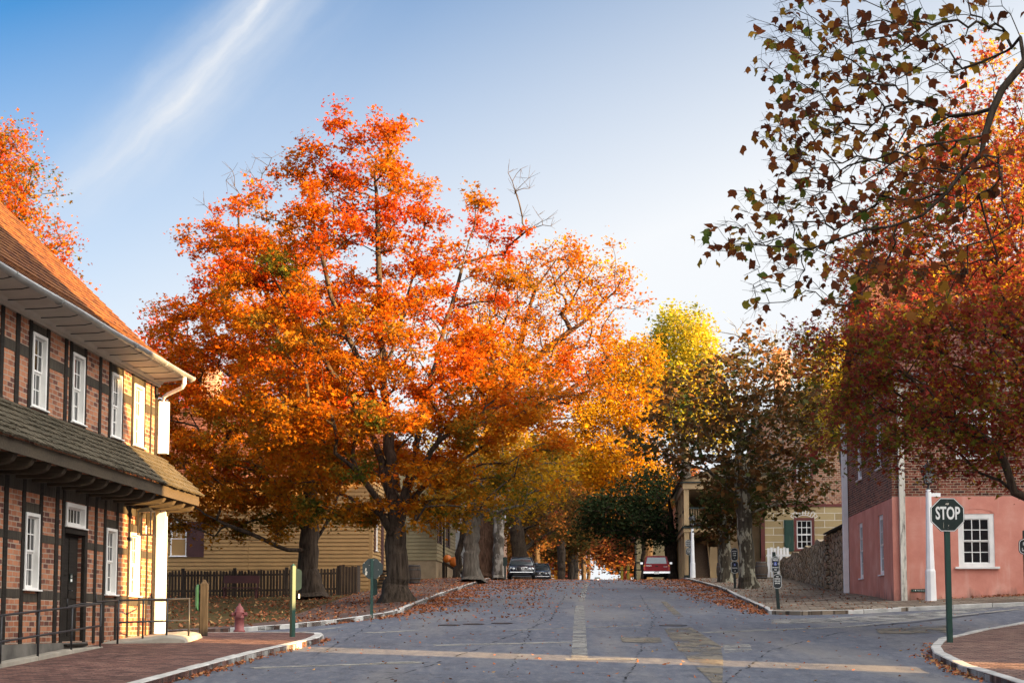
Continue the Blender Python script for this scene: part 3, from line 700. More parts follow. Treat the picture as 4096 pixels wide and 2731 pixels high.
def tree(name, label, stems, blobs, n_t, spacing, n_leaf, lsize, shape, leafmat, barkmat, rb, rt=0.011, sig=(0.45, 0.28), tint=None, twigs=4,
         twig_len=0.55, bare=(), flare=0.8, group=None, fold=0.25, up=0.6, hang=0.3, cat='tree', leaf_jit=0.3, bow=0.12, flare_h=0.4, svar=0.3, macro=None, mtint=0.6, bole=None):
    base = Vector(stems[0][0]); root = thing(name, label, cat, base, 0, group)
    off = np.array(base); S = [[np.array(p) - off for p in st] for st in stems]
    BB = [((np.array(b[0]) - off),) + tuple(b[1:]) for b in blobs]
    if macro: T, mid, nm = macro_targets(BB, n_t, spacing, macro)
    else: T = blob_targets(BB, n_t, spacing); mid = None
    nbare = 0
    if len(bare):
        Tb = blob_targets([((np.array(b[0]) - off),) + tuple(b[1:]) for b in bare], int(n_t * 0.025) + 6, spacing * 0.8); nbare = len(Tb)
        TT = np.vstack([T, Tb])
    else: TT = T
    fork = S[0][-1] if len(S[0]) < 4 else S[0][len(S[0]) // 2]
    pos, par, ends, n0, order = skeleton(S, TT, fork, bow=bow)
    E = pos[ends]; nE = len(E)
    isb = np.zeros(nE, bool)
    if nbare:
        for i in range(nE): isb[i] = np.min(np.sum((Tb - E[i]) ** 2, axis=1)) < 1e-6
    k = twigs
    out = E - np.array(fork); out /= np.maximum(np.linalg.norm(out, axis=1), 1e-6)[:, None]
    dirs = RNG.normal(size=(nE, k, 3)) * 0.75 + out[:, None, :] * 0.7; dirs[:, :, 2] *= 0.75
    dirs /= np.linalg.norm(dirs, axis=2)[:, :, None]; tl = twig_len * RNG.uniform(0.5, 1.2, (nE, k, 1))
    ea = np.repeat(E, k, axis=0); eb = ea + (dirs * tl).reshape(-1, 3)
    wood('trunk', pos, par, ends, rb, rt, barkmat, root, flare, (ea, eb, np.full(len(ea), rt * 0.75)), flare_h, 0.0, (n0,) + bole if bole else None)
    per = max(1, n_leaf // max(1, nE - nbare)); src = np.where(~isb)[0]
    ci = np.repeat(src, per); n = len(ci)
    wgt = RNG.lognormal(0, 0.35, nE)
    keep = RNG.random(n) < np.clip(wgt[ci] / 1.25, 0, 1); ci = ci[keep]; n = len(ci)
    tw = RNG.integers(0, k, n); f = RNG.random((n, 1)) ** 0.7
    P = E[ci] + (dirs[ci, tw] * tl[ci, tw]) * f * 1.1 + RNG.normal(size=(n, 3)) * np.array([sig[0], sig[0], sig[1]])
    ct = RNG.normal(size=nE)
    if mid is not None:
        mv = RNG.normal(size=nm + 1); mi = np.concatenate([mid, np.full(nbare, nm)])[order]; ct = mtint * mv[mi] + (1 - mtint) * ct * 1.1
    tv = tint(P + off, ct[ci]) + RNG.normal(size=n) * leaf_jit * 0.3
    leaf_cloud('crown', P, lsize * np.clip(RNG.lognormal(-0.06, svar, n), 0.45, 1.7), np.clip(tv, 0, 1), shape, leafmat, root, fold, up, hang)
    return root

LM = {}
LM['maple'] = mat_leaf('orange maple leaves', [(0.0, (0.08, 0.095, 0.015)), (0.16, (0.26, 0.13, 0.015)), (0.30, (0.42, 0.155, 0.007)), (0.5, (0.46, 0.10, 0.004)), (0.72, (0.41, 0.052, 0.005)), (1.0, (0.29, 0.016, 0.011))], 0.45)
LM['gold'] = mat_leaf('golden leaves', [(0.0, (0.12, 0.12, 0.02)), (0.3, (0.36, 0.19, 0.012)), (0.48, (0.55, 0.29, 0.009)), (0.7, (0.47, 0.165, 0.006)), (1.0, (0.45, 0.095, 0.006))], 0.45)
LM['yellow'] = mat_leaf('yellow green leaves', [(0.0, (0.10, 0.14, 0.02)), (0.4, (0.33, 0.31, 0.03)), (0.75, (0.62, 0.46, 0.03)), (1.0, (0.7, 0.36, 0.03))], 0.5)
LM['syc'] = mat_leaf('brown sycamore leaves', [(0.0, (0.03, 0.05, 0.014)), (0.3, (0.065, 0.066, 0.02)), (0.6, (0.10, 0.058, 0.023)), (0.85, (0.14, 0.06, 0.023)), (1.0, (0.22, 0.1, 0.03))], 0.35)
LM['red'] = mat_leaf('dark red leaves', [(0.0, (0.12, 0.13, 0.02)), (0.15, (0.3, 0.21, 0.02)), (0.28, (0.25, 0.075, 0.036)), (0.52, (0.23, 0.036, 0.038)), (0.80, (0.31, 0.042, 0.032)), (0.94, (0.41, 0.11, 0.02)), (1.0, (0.52, 0.32, 0.025))], 0.5)
LM['tulip'] = mat_leaf('brown tulip tree leaves', [(0.0, (0.09, 0.13, 0.025)), (0.14, (0.26, 0.23, 0.035)), (0.28, (0.38, 0.2, 0.025)), (0.5, (0.26, 0.085, 0.022)), (0.8, (0.19, 0.052, 0.022)), (1.0, (0.11, 0.038, 0.02))], 0.45)
LM['dark'] = mat_leaf('dark green leaves', [(0.0, (0.012, 0.024, 0.012)), (0.6, (0.028, 0.046, 0.017)), (1.0, (0.085, 0.07, 0.018))], 0.3)
LM['russet'] = mat_leaf('russet leaves', [(0.0, (0.05, 0.055, 0.015)), (0.35, (0.14, 0.075, 0.02)), (0.65, (0.24, 0.09, 0.03)), (0.85, (0.3, 0.06, 0.04)), (1.0, (0.5, 0.24, 0.03))], 0.45)
LM['litter'] = mat_leaf('fallen leaves', [(0.0, (0.10, 0.05, 0.03)), (0.35, (0.22, 0.085, 0.045)), (0.7, (0.36, 0.11, 0.05)), (0.9, (0.42, 0.2, 0.09)), (1.0, (0.5, 0.33, 0.14))], 0.15)
BK = M

def eb(x, y, rx, ry, Y, rdepth=None, w=1.0):       # ellipsoid: centre and radii read at distance Y
    s = D * Y / FPX
    return (np.array(dp(x, y, Y)), (rx * s, (rdepth if rdepth else (rx + ry) / 2 * s), ry * s), w)
def gp(x, y): return (x, y, H(x, y))

# T1 the big maple
b = Vector((-4.22, 59.34, H(-4.22, 59.34) + 0.1)); Y1 = 59.3
stems1 = [[b, dp(912, 1300, Y1), dp(910, 1225, Y1), dp(904, 1150, Y1), dp(893, 1000, Y1 + 0.4), dp(880, 860, Y1 + 0.6), dp(872, 700, Y1 + 0.4), dp(868, 520, Y1), dp(862, 360, Y1)],
          [dp(910, 1225, Y1), dp(935, 1120, Y1 - 0.5), dp(968, 960, Y1 - 0.8), dp(1005, 800, Y1 - 0.6), dp(1060, 620, Y1), dp(1100, 480, Y1)],
          [dp(910, 1240, Y1), dp(870, 1150, Y1 - 1.0), dp(820, 1080, Y1 - 1.8), dp(770, 1040, Y1 - 2.5)],
          [dp(904, 1150, Y1), dp(860, 1010, Y1 + 0.8), dp(780, 880, Y1 + 1), dp(700, 760, Y1 + 1), dp(620, 620, Y1 + 1)],
          [dp(893, 1000, Y1), dp(830, 840, Y1 - 0.8), dp(760, 680, Y1 - 1), dp(720, 500, Y1 - 1)],
          [dp(935, 1120, Y1), dp(1010, 1010, Y1 - 1.6), dp(1120, 940, Y1 - 2.4), dp(1230, 910, Y1 - 2.6), dp(1330, 905, Y1 - 2.6)],
          [dp(904, 1190, Y1), dp(990, 1100, Y1 + 1.5), dp(1100, 1030, Y1 + 2.4), dp(1200, 960, Y1 + 2.6)],
          [dp(880, 860, Y1), dp(930, 700, Y1 + 1.2), dp(970, 540, Y1 + 1.5), dp(985, 420, Y1 + 1.5)]]
bl1 = [eb(860, 420, 95, 165, Y1, 2.0), eb(835, 320, 85, 70, Y1, 1.3), eb(745, 420, 95, 110, Y1, 1.8), eb(940, 500, 75, 120, Y1, 1.8), eb(760, 600, 150, 130, Y1, 3.4), eb(930, 690, 130, 140, Y1, 3.4), eb(1105, 480, 85, 85, Y1, 1.5, 0.6),
       eb(1130, 610, 90, 110, Y1, 1.6, 0.5), eb(640, 640, 120, 130, Y1, 3, 1), eb(1010, 850, 170, 150, Y1, 4.2), eb(1190, 890, 150, 95, Y1, 3.2), eb(760, 840, 190, 150, Y1, 4.6), eb(880, 1000, 260, 120, Y1, 5),
       eb(1130, 1020, 170, 110, Y1, 3.4), eb(830, 1130, 150, 80, Y1, 3.5), eb(1000, 1140, 120, 70, Y1, 3.2), eb(690, 1000, 140, 120, Y1, 4), eb(1180, 520, 60, 60, Y1, 1.2, 0.3), eb(855, 322, 95, 60, Y1, 1.6), eb(780, 370, 70, 60, Y1, 1.5), eb(600, 560, 90, 90, Y1, 1.8, .8), eb(930, 360, 45, 70, Y1, 1.4), eb(1040, 600, 70, 90, Y1, 2, .7)]
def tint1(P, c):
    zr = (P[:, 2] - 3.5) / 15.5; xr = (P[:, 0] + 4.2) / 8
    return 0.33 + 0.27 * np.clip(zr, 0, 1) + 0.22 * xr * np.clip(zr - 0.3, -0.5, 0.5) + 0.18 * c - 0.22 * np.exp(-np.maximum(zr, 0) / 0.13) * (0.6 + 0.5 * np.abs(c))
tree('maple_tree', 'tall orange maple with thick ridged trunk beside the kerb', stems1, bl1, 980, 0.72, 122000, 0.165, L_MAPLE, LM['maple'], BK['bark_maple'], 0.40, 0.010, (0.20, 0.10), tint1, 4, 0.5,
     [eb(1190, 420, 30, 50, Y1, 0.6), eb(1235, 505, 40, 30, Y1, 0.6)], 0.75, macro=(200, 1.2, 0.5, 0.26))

# T2 the maple behind the fence line on the left
Y2 = 68.6; b = Vector((-8.44, Y2, H(-8.44, Y2) + 0.08))
stems2 = [[b, dp(707, 1290, Y2), dp(712, 1225, Y2), dp(715, 1160, Y2), dp(700, 1020, Y2), dp(660, 860, Y2), dp(620, 720, Y2), dp(600, 600, Y2)],
          [dp(707, 1275, Y2), dp(660, 1262, Y2 - 0.8), dp(610, 1240, Y2 - 1.2), dp(550, 1215, Y2 - 1.6), dp(470, 1180, Y2 - 2)],
          [dp(712, 1270, Y2), dp(745, 1210, Y2 + 0.3), dp(775, 1140, Y2 + 0.6), dp(800, 1040, Y2 + 0.8)],
          [dp(712, 1225, Y2), dp(650, 1130, Y2 + 1), dp(560, 1060, Y2 + 1.5), dp(470, 1000, Y2 + 1.5)],
          [dp(700, 1020, Y2), dp(600, 930, Y2 - 1), dp(500, 840, Y2 - 1.5), dp(430, 780, Y2 - 1.5)],
          [dp(610, 1240, Y2 - 1.2), dp(540, 1240, Y2 - 2), dp(470, 1200, Y2 - 2.4), dp(400, 1190, Y2 - 2.6)]]
bl2 = [eb(545, 560, 85, 90, Y2, 1.6, 0.6), eb(560, 700, 120, 110, Y2, 3.2), eb(470, 800, 110, 110, Y2, 3), eb(600, 850, 180, 130, Y2, 4.5), eb(480, 960, 130, 120, Y2, 4), eb(620, 1040, 190, 110, Y2, 4.5), eb(470, 1090, 120, 90, Y2, 3.5),
       eb(600, 1150, 170, 65, Y2, 3.6), eb(400, 860, 55, 100, Y2, 2), eb(720, 950, 100, 120, Y2, 3), eb(420, 1170, 70, 45, Y2, 2), eb(640, 640, 80, 90, Y2, 2)]
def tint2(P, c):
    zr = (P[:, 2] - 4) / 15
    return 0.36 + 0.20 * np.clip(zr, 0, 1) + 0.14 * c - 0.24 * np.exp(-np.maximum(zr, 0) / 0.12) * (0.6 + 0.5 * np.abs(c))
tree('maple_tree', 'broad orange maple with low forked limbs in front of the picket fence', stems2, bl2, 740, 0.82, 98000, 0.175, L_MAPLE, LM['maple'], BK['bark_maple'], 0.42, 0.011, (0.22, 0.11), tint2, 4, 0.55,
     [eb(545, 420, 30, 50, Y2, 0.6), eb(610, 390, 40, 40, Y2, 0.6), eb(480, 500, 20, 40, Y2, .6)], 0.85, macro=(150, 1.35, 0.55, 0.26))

# T3 the thin orange gold tree behind, T10 the grey trunk beside it
Y3 = 108.0; b = Vector((-1.9, 101.2, H(-1.9, 101.2)))
stems3 = [[b, dp(1112, 1250, 101.5), dp(1116, 1150, 102.5), dp(1125, 1050, 104), dp(1140, 950, 106)], [dp(1140, 950, 106), dp(1190, 860, 107), dp(1270, 790, 108), dp(1340, 740, 108), dp(1390, 690, 108)],
          [dp(1140, 950, 106), dp(1190, 800, 108), dp(1230, 660, 108), dp(1290, 580, 108)], [dp(1125, 1050, 104), dp(1230, 950, 107), dp(1330, 880, 108), dp(1400, 820, 108)], [dp(1140, 950, 106), dp(1130, 800, 108), dp(1120, 680, 108)]]
bl3 = [eb(1290, 610, 80, 75, Y3, 2.6), eb(1370, 700, 80, 90, Y3, 2.8), eb(1190, 660, 90, 80, Y3, 2.8, 0.7), eb(1260, 760, 120, 90, Y3, 4, 0.55), eb(1150, 800, 120, 110, Y3, 4, 0.5), eb(1350, 850, 90, 80, Y3, 3, 0.6), eb(1220, 900, 140, 90, Y3, 4, 0.7), eb(1110, 720, 60, 60, Y3, 3, 0.5)]
tree('gold_tree', 'thin topped amber tree with a wide brown trunk beyond the big maple', stems3, bl3, 420, 1.0, 24000, 0.22, L_KITE, LM['gold'], BK['bark_brown'], 0.78, 0.016, (0.42, 0.3), lambda P, c: 0.72 + 0.15 * c, 5, 0.8, flare=0.45, macro=(85, 1.7, 0.7, 0.4))
b = Vector((-2.2, 89.5, H(-2.2, 89.5) + 0.1)); Yg = 89.5
stg = [[b, dp(1082, 1290, Yg), dp(1084, 1220, Yg), dp(1090, 1140, Yg), dp(1105, 1060, Yg)], [dp(1088, 1180, Yg), dp(1130, 1130, Yg), dp(1190, 1080, Yg)], [dp(1090, 1140, Yg), dp(1050, 1080, Yg), dp(1010, 1040, Yg)]]
blg = [eb(1120, 1060, 130, 80, Yg, 3), eb(1210, 1090, 100, 70, Yg, 3), eb(1080, 1120, 80, 50, Yg, 2.4), eb(1160, 1150, 80, 45, Yg, 2.4, 0.6)]
tree('shade_tree', 'smooth grey trunk tree with olive gold leaves left of the parked black car', stg, blg, 130, 0.95, 13000, 0.19, L_KITE, LM['gold'], BK['bark_grey'], 0.42, 0.014, (0.42, 0.3), lambda P, c: 0.30 + 0.16 * c, 4, 0.8, flare=0.75)
# pale peeling trunk, leaning dark trunk, dark trunk behind the car
b = Vector((-0.85, 100.4, H(-0.85, 100.4)))
tree('pale_trunk_tree', 'pale peeling trunk standing just left of the black car', [[b, dp(1144, 1260, 100.4), dp(1145, 1190, 100.6), dp(1148, 1120, 101)]], [eb(1160, 1060, 90, 70, 102, 3), eb(1190, 1120, 70, 50, 102, 2.5)], 70, 1.0, 6500, 0.2, L_KITE, LM['gold'], BK['bark_pale'], 0.34, 0.014, (0.42, 0.3), lambda P, c: 0.38 + 0.15 * c, flare=0.35)
b = Vector(gp(0.9, 116)); b.z = H(0.9, 116)
tree('dark_tree', 'dark trunked tree rising behind the black car', [[b, dp(1188, 1240, 116), dp(1190, 1160, 116), dp(1195, 1080, 117)]], [eb(1210, 1120, 110, 70, 118, 4), eb(1250, 1190, 90, 60, 118, 4), eb(1200, 1040, 90, 60, 118, 4)], 110, 1.1, 9000, 0.24, L_KITE, LM['russet'], BK['bark_maple'], 0.62, 0.016, (0.5, 0.36), lambda P, c: 0.36 + 0.18 * c, flare=0.3)
b = dp(1047, 1308, 104); b.z = H(b.x, 104)
tree('leaning_tree', 'slim dark leaning trunk in front of the white clapboard house', [[b, dp(1056, 1260, 104), dp(1066, 1210, 104), dp(1080, 1140, 104)]], [eb(1060, 1120, 70, 60, 104, 2.5), eb(1020, 1150, 50, 45, 104, 2)], 50, 1.0, 5000, 0.19, L_KITE, LM['gold'], BK['bark_maple'], 0.2, 0.014, (0.42, 0.3), lambda P, c: 0.33 + 0.15 * c, flare=0.3)

# T4 golden tree over the street, T5 dark tree by the porch, T6 yellow green tree
Y4 = 128.0; b = dp(1486, 1326, Y4); b.z = H(b.x, Y4)
st4 = [[b, dp(1486, 1250, Y4), dp(1478, 1180, Y4), dp(1465, 1080, Y4), dp(1450, 960, Y4)], [dp(1478, 1180, Y4), dp(1430, 1110, Y4), dp(1380, 1080, Y4)], [dp(1465, 1080, Y4), dp(1410, 960, Y4), dp(1390, 880, Y4)]]
bl4 = [eb(1430, 870, 65, 75, Y4, 3), eb(1390, 960, 70, 70, Y4, 3), eb(1460, 960, 55, 90, Y4, 3, .8), eb(1420, 1070, 95, 65, Y4, 4), eb(1350, 1080, 50, 40, Y4, 2.5), eb(1480, 840, 40, 60, Y4, 2.5), eb(1460, 1120, 60, 30, Y4, 2.6)]
tree('gold_tree', 'glowing golden tree arching over the far end of the street', st4, bl4, 230, 1.1, 32000, 0.26, L_KITE, LM['gold'], BK['bark_maple'], 0.45, 0.016, (0.5, 0.34), lambda P, c: 0.45 + 0.12 * c, 4, 0.9, flare=0.4)
Y5 = 113.0; b = dp(1541, 1326, Y5); b.z = H(b.x, Y5)
st5 = [[b, dp(1541, 1250, Y5), dp(1540, 1180, Y5), dp(1536, 1100, Y5), dp(1530, 1020, Y5)], [dp(1540, 1200, Y5), dp(1480, 1185, Y5 - 1), dp(1420, 1180, Y5 - 2)], [dp(1538, 1150, Y5), dp(1470, 1140, Y5 + 1), dp(1400, 1150, Y5)]]
bl5 = [eb(1430, 1180, 85, 42, Y5, 3.4), eb(1480, 1190, 55, 50, Y5, 3), eb(1400, 1155, 45, 26, Y5, 2.4), eb(1500, 1130, 40, 45, Y5, 2.4)]
tree('evergreen_tree', 'dark green low branched tree beside the tan two storey porch', st5, bl5, 150, 0.95, 11000, 0.25, L_KITE, LM['dark'], BK['bark_maple'], 0.42, 0.016, (0.45, 0.26), lambda P, c: 0.45 + 0.2 * c, 4, 0.8, flare=0.3, macro=(42, 1.2, 0.6, 0.35))
Y6 = 140.0; b = dp(1580, 1330, Y6); b.z = H(b.x, Y6)
st6 = [[b, dp(1578, 1200, Y6), dp(1575, 1050, Y6), dp(1570, 900, Y6), dp(1568, 780, Y6)]]
bl6 = [eb(1565, 780, 62, 62, Y6, 4), eb(1530, 860, 45, 60, Y6, 3), eb(1610, 850, 45, 75, Y6, 3), eb(1570, 930, 80, 80, Y6, 4, 0.8), eb(1640, 960, 50, 60, Y6, 3, .6)]
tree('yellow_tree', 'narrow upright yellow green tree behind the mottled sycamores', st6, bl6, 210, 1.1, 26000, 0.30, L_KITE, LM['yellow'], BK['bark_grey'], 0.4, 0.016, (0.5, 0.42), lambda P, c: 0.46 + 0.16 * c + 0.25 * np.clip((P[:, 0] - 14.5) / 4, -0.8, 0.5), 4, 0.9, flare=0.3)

# sycamores on the right
Y7 = 76.0; b = Vector((11.06, Y7, H(11.06, Y7) + 0.1))
st7 = [[b, dp(1716, 1290, Y7), dp(1710, 1200, Y7), dp(1702, 1120, Y7), dp(1698, 1040, Y7), dp(1705, 960, Y7), dp(1715, 870, Y7), dp(1720, 790, Y7)],
       [dp(1700, 1040, Y7), dp(1665, 1035, Y7 - 1), dp(1610, 1020, Y7 - 1.6), dp(1540, 985, Y7 - 2), dp(1500, 960, Y7 - 2)], [dp(1698, 1020, Y7), dp(1735, 985, Y7 - 1), dp(1770, 962, Y7 - 1.6), dp(1840, 965, Y7 - 1.8), dp(1900, 975, Y7 - 1.8)],
       [dp(1702, 1120, Y7), dp(1750, 1090, Y7 - 1), dp(1810, 1080, Y7 - 1.6)], [dp(1700, 1000, Y7), dp(1650, 900, Y7 + 1), dp(1620, 830, Y7 + 1)], [dp(1700, 980, Y7), dp(1760, 900, Y7 + 1), dp(1790, 820, Y7 + 1)],
       [dp(1698, 1060, Y7), dp(1640, 1060, Y7 + 1), dp(1570, 1050, Y7 + 1.5)]]
bl7 = [eb(1730, 820, 65, 55, Y7, 2), eb(1700, 900, 130, 80, Y7, 3.6, .8), eb(1580, 940, 85, 90, Y7, 3, .8), eb(1810, 900, 80, 90, Y7, 3, .8), eb(1700, 1010, 190, 90, Y7, 4), eb(1830, 1030, 90, 70, Y7, 3.2, .6), eb(1590, 1035, 100, 55, Y7, 3.2),
       eb(1770, 1120, 110, 50, Y7, 3), eb(1680, 1105, 70, 35, Y7, 2.6, .8), eb(1850, 1130, 50, 35, Y7, 2, .35), eb(1480, 1010, 40, 50, Y7, 1.6, .6)]
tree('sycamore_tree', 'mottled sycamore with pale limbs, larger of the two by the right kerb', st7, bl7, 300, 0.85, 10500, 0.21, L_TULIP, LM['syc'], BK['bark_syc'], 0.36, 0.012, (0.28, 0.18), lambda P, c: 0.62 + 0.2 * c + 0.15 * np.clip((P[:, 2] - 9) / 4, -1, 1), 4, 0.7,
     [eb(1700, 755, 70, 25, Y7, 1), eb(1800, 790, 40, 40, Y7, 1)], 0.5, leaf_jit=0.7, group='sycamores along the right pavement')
Y8 = 88.6; b = Vector((11.65, Y8, H(11.65, Y8) + 0.1))
st8 = [[b, dp(1666, 1290, Y8), dp(1664, 1230, Y8), dp(1660, 1180, Y8), dp(1665, 1120, Y8)], [dp(1664, 1215, Y8), dp(1652, 1195, Y8), dp(1640, 1175, Y8)]]
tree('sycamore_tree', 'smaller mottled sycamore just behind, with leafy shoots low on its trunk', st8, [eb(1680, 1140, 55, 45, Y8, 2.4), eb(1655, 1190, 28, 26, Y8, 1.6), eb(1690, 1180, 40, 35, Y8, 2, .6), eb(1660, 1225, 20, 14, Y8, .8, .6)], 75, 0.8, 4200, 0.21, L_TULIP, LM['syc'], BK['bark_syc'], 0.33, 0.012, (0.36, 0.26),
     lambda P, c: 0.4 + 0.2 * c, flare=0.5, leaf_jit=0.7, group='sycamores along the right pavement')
# gold tree lit behind the salmon house
Yb = 96.0; b = Vector((23, Yb, H(23, Yb)))
tree('gold_tree', 'sunlit yellow tree glimpsed between sycamore and dark red tree', [[b, dp(1960, 1200, Yb), dp(1940, 1050, Yb), dp(1930, 930, Yb)]], [eb(1920, 900, 70, 80, Yb, 3), eb(1900, 960, 60, 60, Yb, 3), eb(1960, 840, 80, 70, Yb, 3)], 120, 1.0, 11000, 0.24, L_KITE, LM['yellow'], BK['bark_grey'], 0.35, 0.014, (0.5, 0.4), lambda P, c: 0.7 + 0.14 * c, 4, 0.8)

# the dark red tree by the corner and the tulip tree overhead
Y9 = 40.0; b = Vector((14.6, 39.4, H(14.6, 39.4) + 0.12))
st9 = [[b, (14.5, 39.5, 1.2), (14.2, 39.6, 2.6), (13.6, 39.7, 4.2), (13.2, 39.8, 6.2), (13.0, 40, 8.4), (12.9, 40, 11), (12.9, 40, 13.4)], [(14.3, 39.6, 2.2), dp(2330, 1130, 39.6), dp(2290, 1020, 39.4), dp(2200, 960, 39), dp(2090, 930, 38.6)],
       [(13.6, 39.7, 4.2), dp(2230, 900, 40), dp(2140, 780, 40), dp(2060, 640, 40)], [(13.2, 39.8, 6.2), dp(2180, 620, 41), dp(2110, 480, 41)], [(13.4, 39.7, 5), dp(2150, 900, 41), dp(2020, 860, 41.5), dp(1930, 850, 41.5)], [(13, 40, 8.4), (15, 40.5, 11), (16, 41, 13)]]
bl9 = [eb(2260, 330, 110, 160, Y9, 3), eb(2130, 430, 110, 110, Y9, 2.8), eb(2040, 560, 100, 110, Y9, 2.8), eb(2200, 600, 170, 170, Y9, 4.5), eb(2000, 720, 110, 130, Y9, 3), eb(2130, 820, 220, 150, Y9, 5), eb(1950, 880, 85, 90, Y9, 2.4),
       eb(2060, 960, 150, 80, Y9, 3.4), eb(2250, 930, 150, 120, Y9, 4), eb(2190, 1035, 130, 50, Y9, 3, .8), eb(2310, 1040, 60, 60, Y9, 2.4), eb(2420, 500, 160, 330, Y9, 5), eb(2420, 900, 120, 160, Y9, 4), eb(1880, 800, 40, 50, Y9, 1.4, .7)]
def tint9(P, c): return 0.60 + 0.13 * c + 0.24 * np.clip((P[:, 2] - 8) / 5, -0.9, 1) + 0.14 * np.clip((P[:, 0] - 12) / 3, -1, 1)  # sunlight on the upper right crown put into the leaf colour
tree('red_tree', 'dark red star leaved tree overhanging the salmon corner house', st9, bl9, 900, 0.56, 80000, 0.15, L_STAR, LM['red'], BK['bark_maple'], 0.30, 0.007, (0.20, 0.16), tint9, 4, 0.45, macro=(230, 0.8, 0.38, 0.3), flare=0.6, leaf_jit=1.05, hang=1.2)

Y0 = 16.0; b = Vector((7.9, 15.0, H(7.9, 15) + 0.12))
def q0(x, y, Y): return at(2796 + x * 0.638, y * 0.638, Y)
st0 = [[b, (7.9, 15.0, 2), (7.7, 15.0, 4), (7.2, 15.2, 5.6), (6.5, 15.4, 7.0), (6.3, 15.4, 9.0), (6.4, 15.3, 11)],
       [(6.5, 15.4, 7.0), q0(2060, 300, 15.6), q0(1890, 390, 15.7), q0(1600, 440, 15.9), q0(1400, 520, 16), q0(1200, 720, 16), q0(1040, 920, 16), q0(960, 1080, 16), q0(920, 1260, 16), q0(850, 1440, 16), q0(780, 1620, 16)],
       [(7.2, 15.2, 5.6), q0(2040, 390, 15.4), q0(1900, 560, 15.4), q0(1845, 680, 15.4), q0(1790, 850, 15.4), q0(1770, 970, 15.4), q0(1640, 1090, 15.4), q0(1560, 1200, 15.4), q0(1400, 1350, 15.4), q0(1200, 1420, 15.4), q0(1040, 1440, 15.4)],
       [q0(1780, 870, 15.4), q0(1560, 890, 15.2), q0(1390, 910, 15.2), q0(1200, 1030, 15.2), q0(1020, 1150, 15.2), q0(900, 1150, 15.2), q0(760, 1090, 15.2), q0(610, 960, 15.2), q0(540, 850, 15.2), q0(510, 650, 15.2)],
       [(6.3, 15.4, 9.0), q0(1900, -150, 15.8), q0(1500, -60, 16.2), q0(1180, 80, 16.4), q0(1000, 200, 16.4), q0(820, 360, 16.4), q0(640, 440, 16.4)],
       [q0(1600, 440, 15.9), q0(1480, 400, 16.2), q0(1320, 280, 16.4), q0(1220, 120, 16.5), q0(1150, -40, 16.5)],
       [q0(850, 1440, 16), q0(700, 1250, 16.2), q0(520, 1270, 16.3), q0(380, 1280, 16.3)], [q0(1050, 1440, 15.4), q0(700, 1560, 15.6), q0(420, 1540, 15.8), q0(200, 1530, 15.9)],
       [(6.3, 15.4, 9.0), q0(1500, -250, 16.6), q0(1000, -150, 17), q0(700, 0, 17), q0(500, 90, 17)], [q0(1770, 970, 15.4), q0(1900, 1050, 15.2), q0(1900, 1250, 15.1), q0(1960, 1420, 15)]]
def qb(x, y, rx, ry, w=1.0, dep=1.0, Y=16.0): return (np.array(q0(x, y, Y)), (rx * 0.638 * Y / FPX, dep, ry * 0.638 * Y / FPX), w)
bl0 = [qb(700, 120, 360, 160), qb(560, 330, 260, 130, .8), qb(1150, 250, 420, 250), qb(900, 600, 420, 220, .9), qb(620, 800, 240, 200, 1.2), qb(760, 1050, 280, 160, 1.1), qb(560, 1200, 240, 130, 1.2), qb(300, 1480, 260, 70, 2.2), qb(700, 1420, 220, 130, 1.2), qb(900, 1750, 260, 200, .7),
       qb(1300, 800, 330, 260, .6), qb(1250, 1300, 380, 240, .8), qb(1600, 200, 400, 250, .5), qb(1700, 1150, 260, 250, .35), qb(1450, 1700, 450, 260, .5), qb(480, 1750, 200, 200, .6)]
tree('tulip_tree', 'half bare overhanging tree with large brown tulip shaped leaves, nearest overhead', st0, bl0 + [(np.array((6.2, 15.6, 9.2)), (2.6, 2.2, 2.0), .09), (np.array((5.0, 16.0, 7.6)), (1.5, 1.2, .9), .12), (np.array((7.6, 14.6, 7.4)), (1.8, 1.8, 1.6), .06)], 1280, 0.15, 2600, 0.106, L_TULIP, LM['tulip'], BK['bark_maple'], 0.046, 0.0028, (0.05, 0.05), lambda P, c: 0.55 + 0.24 * c, 4, 0.15, flare=1.6, flare_h=3.0, leaf_jit=0.9, fold=0.6, up=0.0, hang=0.9, bow=-0.05, svar=0.18, bole=(0.17, 0.06))

# trees behind and far down the street
b = Vector((-25, 72, H(-25, 72)))
tree('red_tree', 'rust red tree rising behind the left timbered house', [[b, (-25, 72, 4), (-25, 72, 8), (-24.5, 72, 12)]], [eb(-5, 470, 62, 95, 70, 3.4), eb(85, 555, 46, 52, 70, 2.4), eb(-70, 390, 70, 100, 70, 4), eb(-2, 360, 18, 55, 70, 1.4), eb(40, 640, 90, 70, 70, 4)], 300, 0.85, 26000, 0.17, L_MAPLE, LM['maple'], BK['bark_maple'], 0.35, 0.012, (0.36, 0.24), lambda P, c: 0.42 + 0.2 * c, leaf_jit=0.8, macro=(60, 1.3, 0.55, 0.35))
b = Vector((-15.5, 98, H(-15.5, 98)))
tree('red_tree', 'crimson tree peeking out left of the orange maples above the gutter', [[b, (-15.5, 98, 6), (-15.3, 98, 9)]], [eb(372, 775, 34, 55, 98, 3), eb(400, 870, 60, 80, 98, 4), eb(470, 960, 100, 100, 98, 4)], 120, 1.0, 11000, 0.2, L_KITE, LM['maple'], BK['bark_maple'], 0.35, 0.014, (0.45, 0.3), lambda P, c: 0.8 + 0.12 * c)
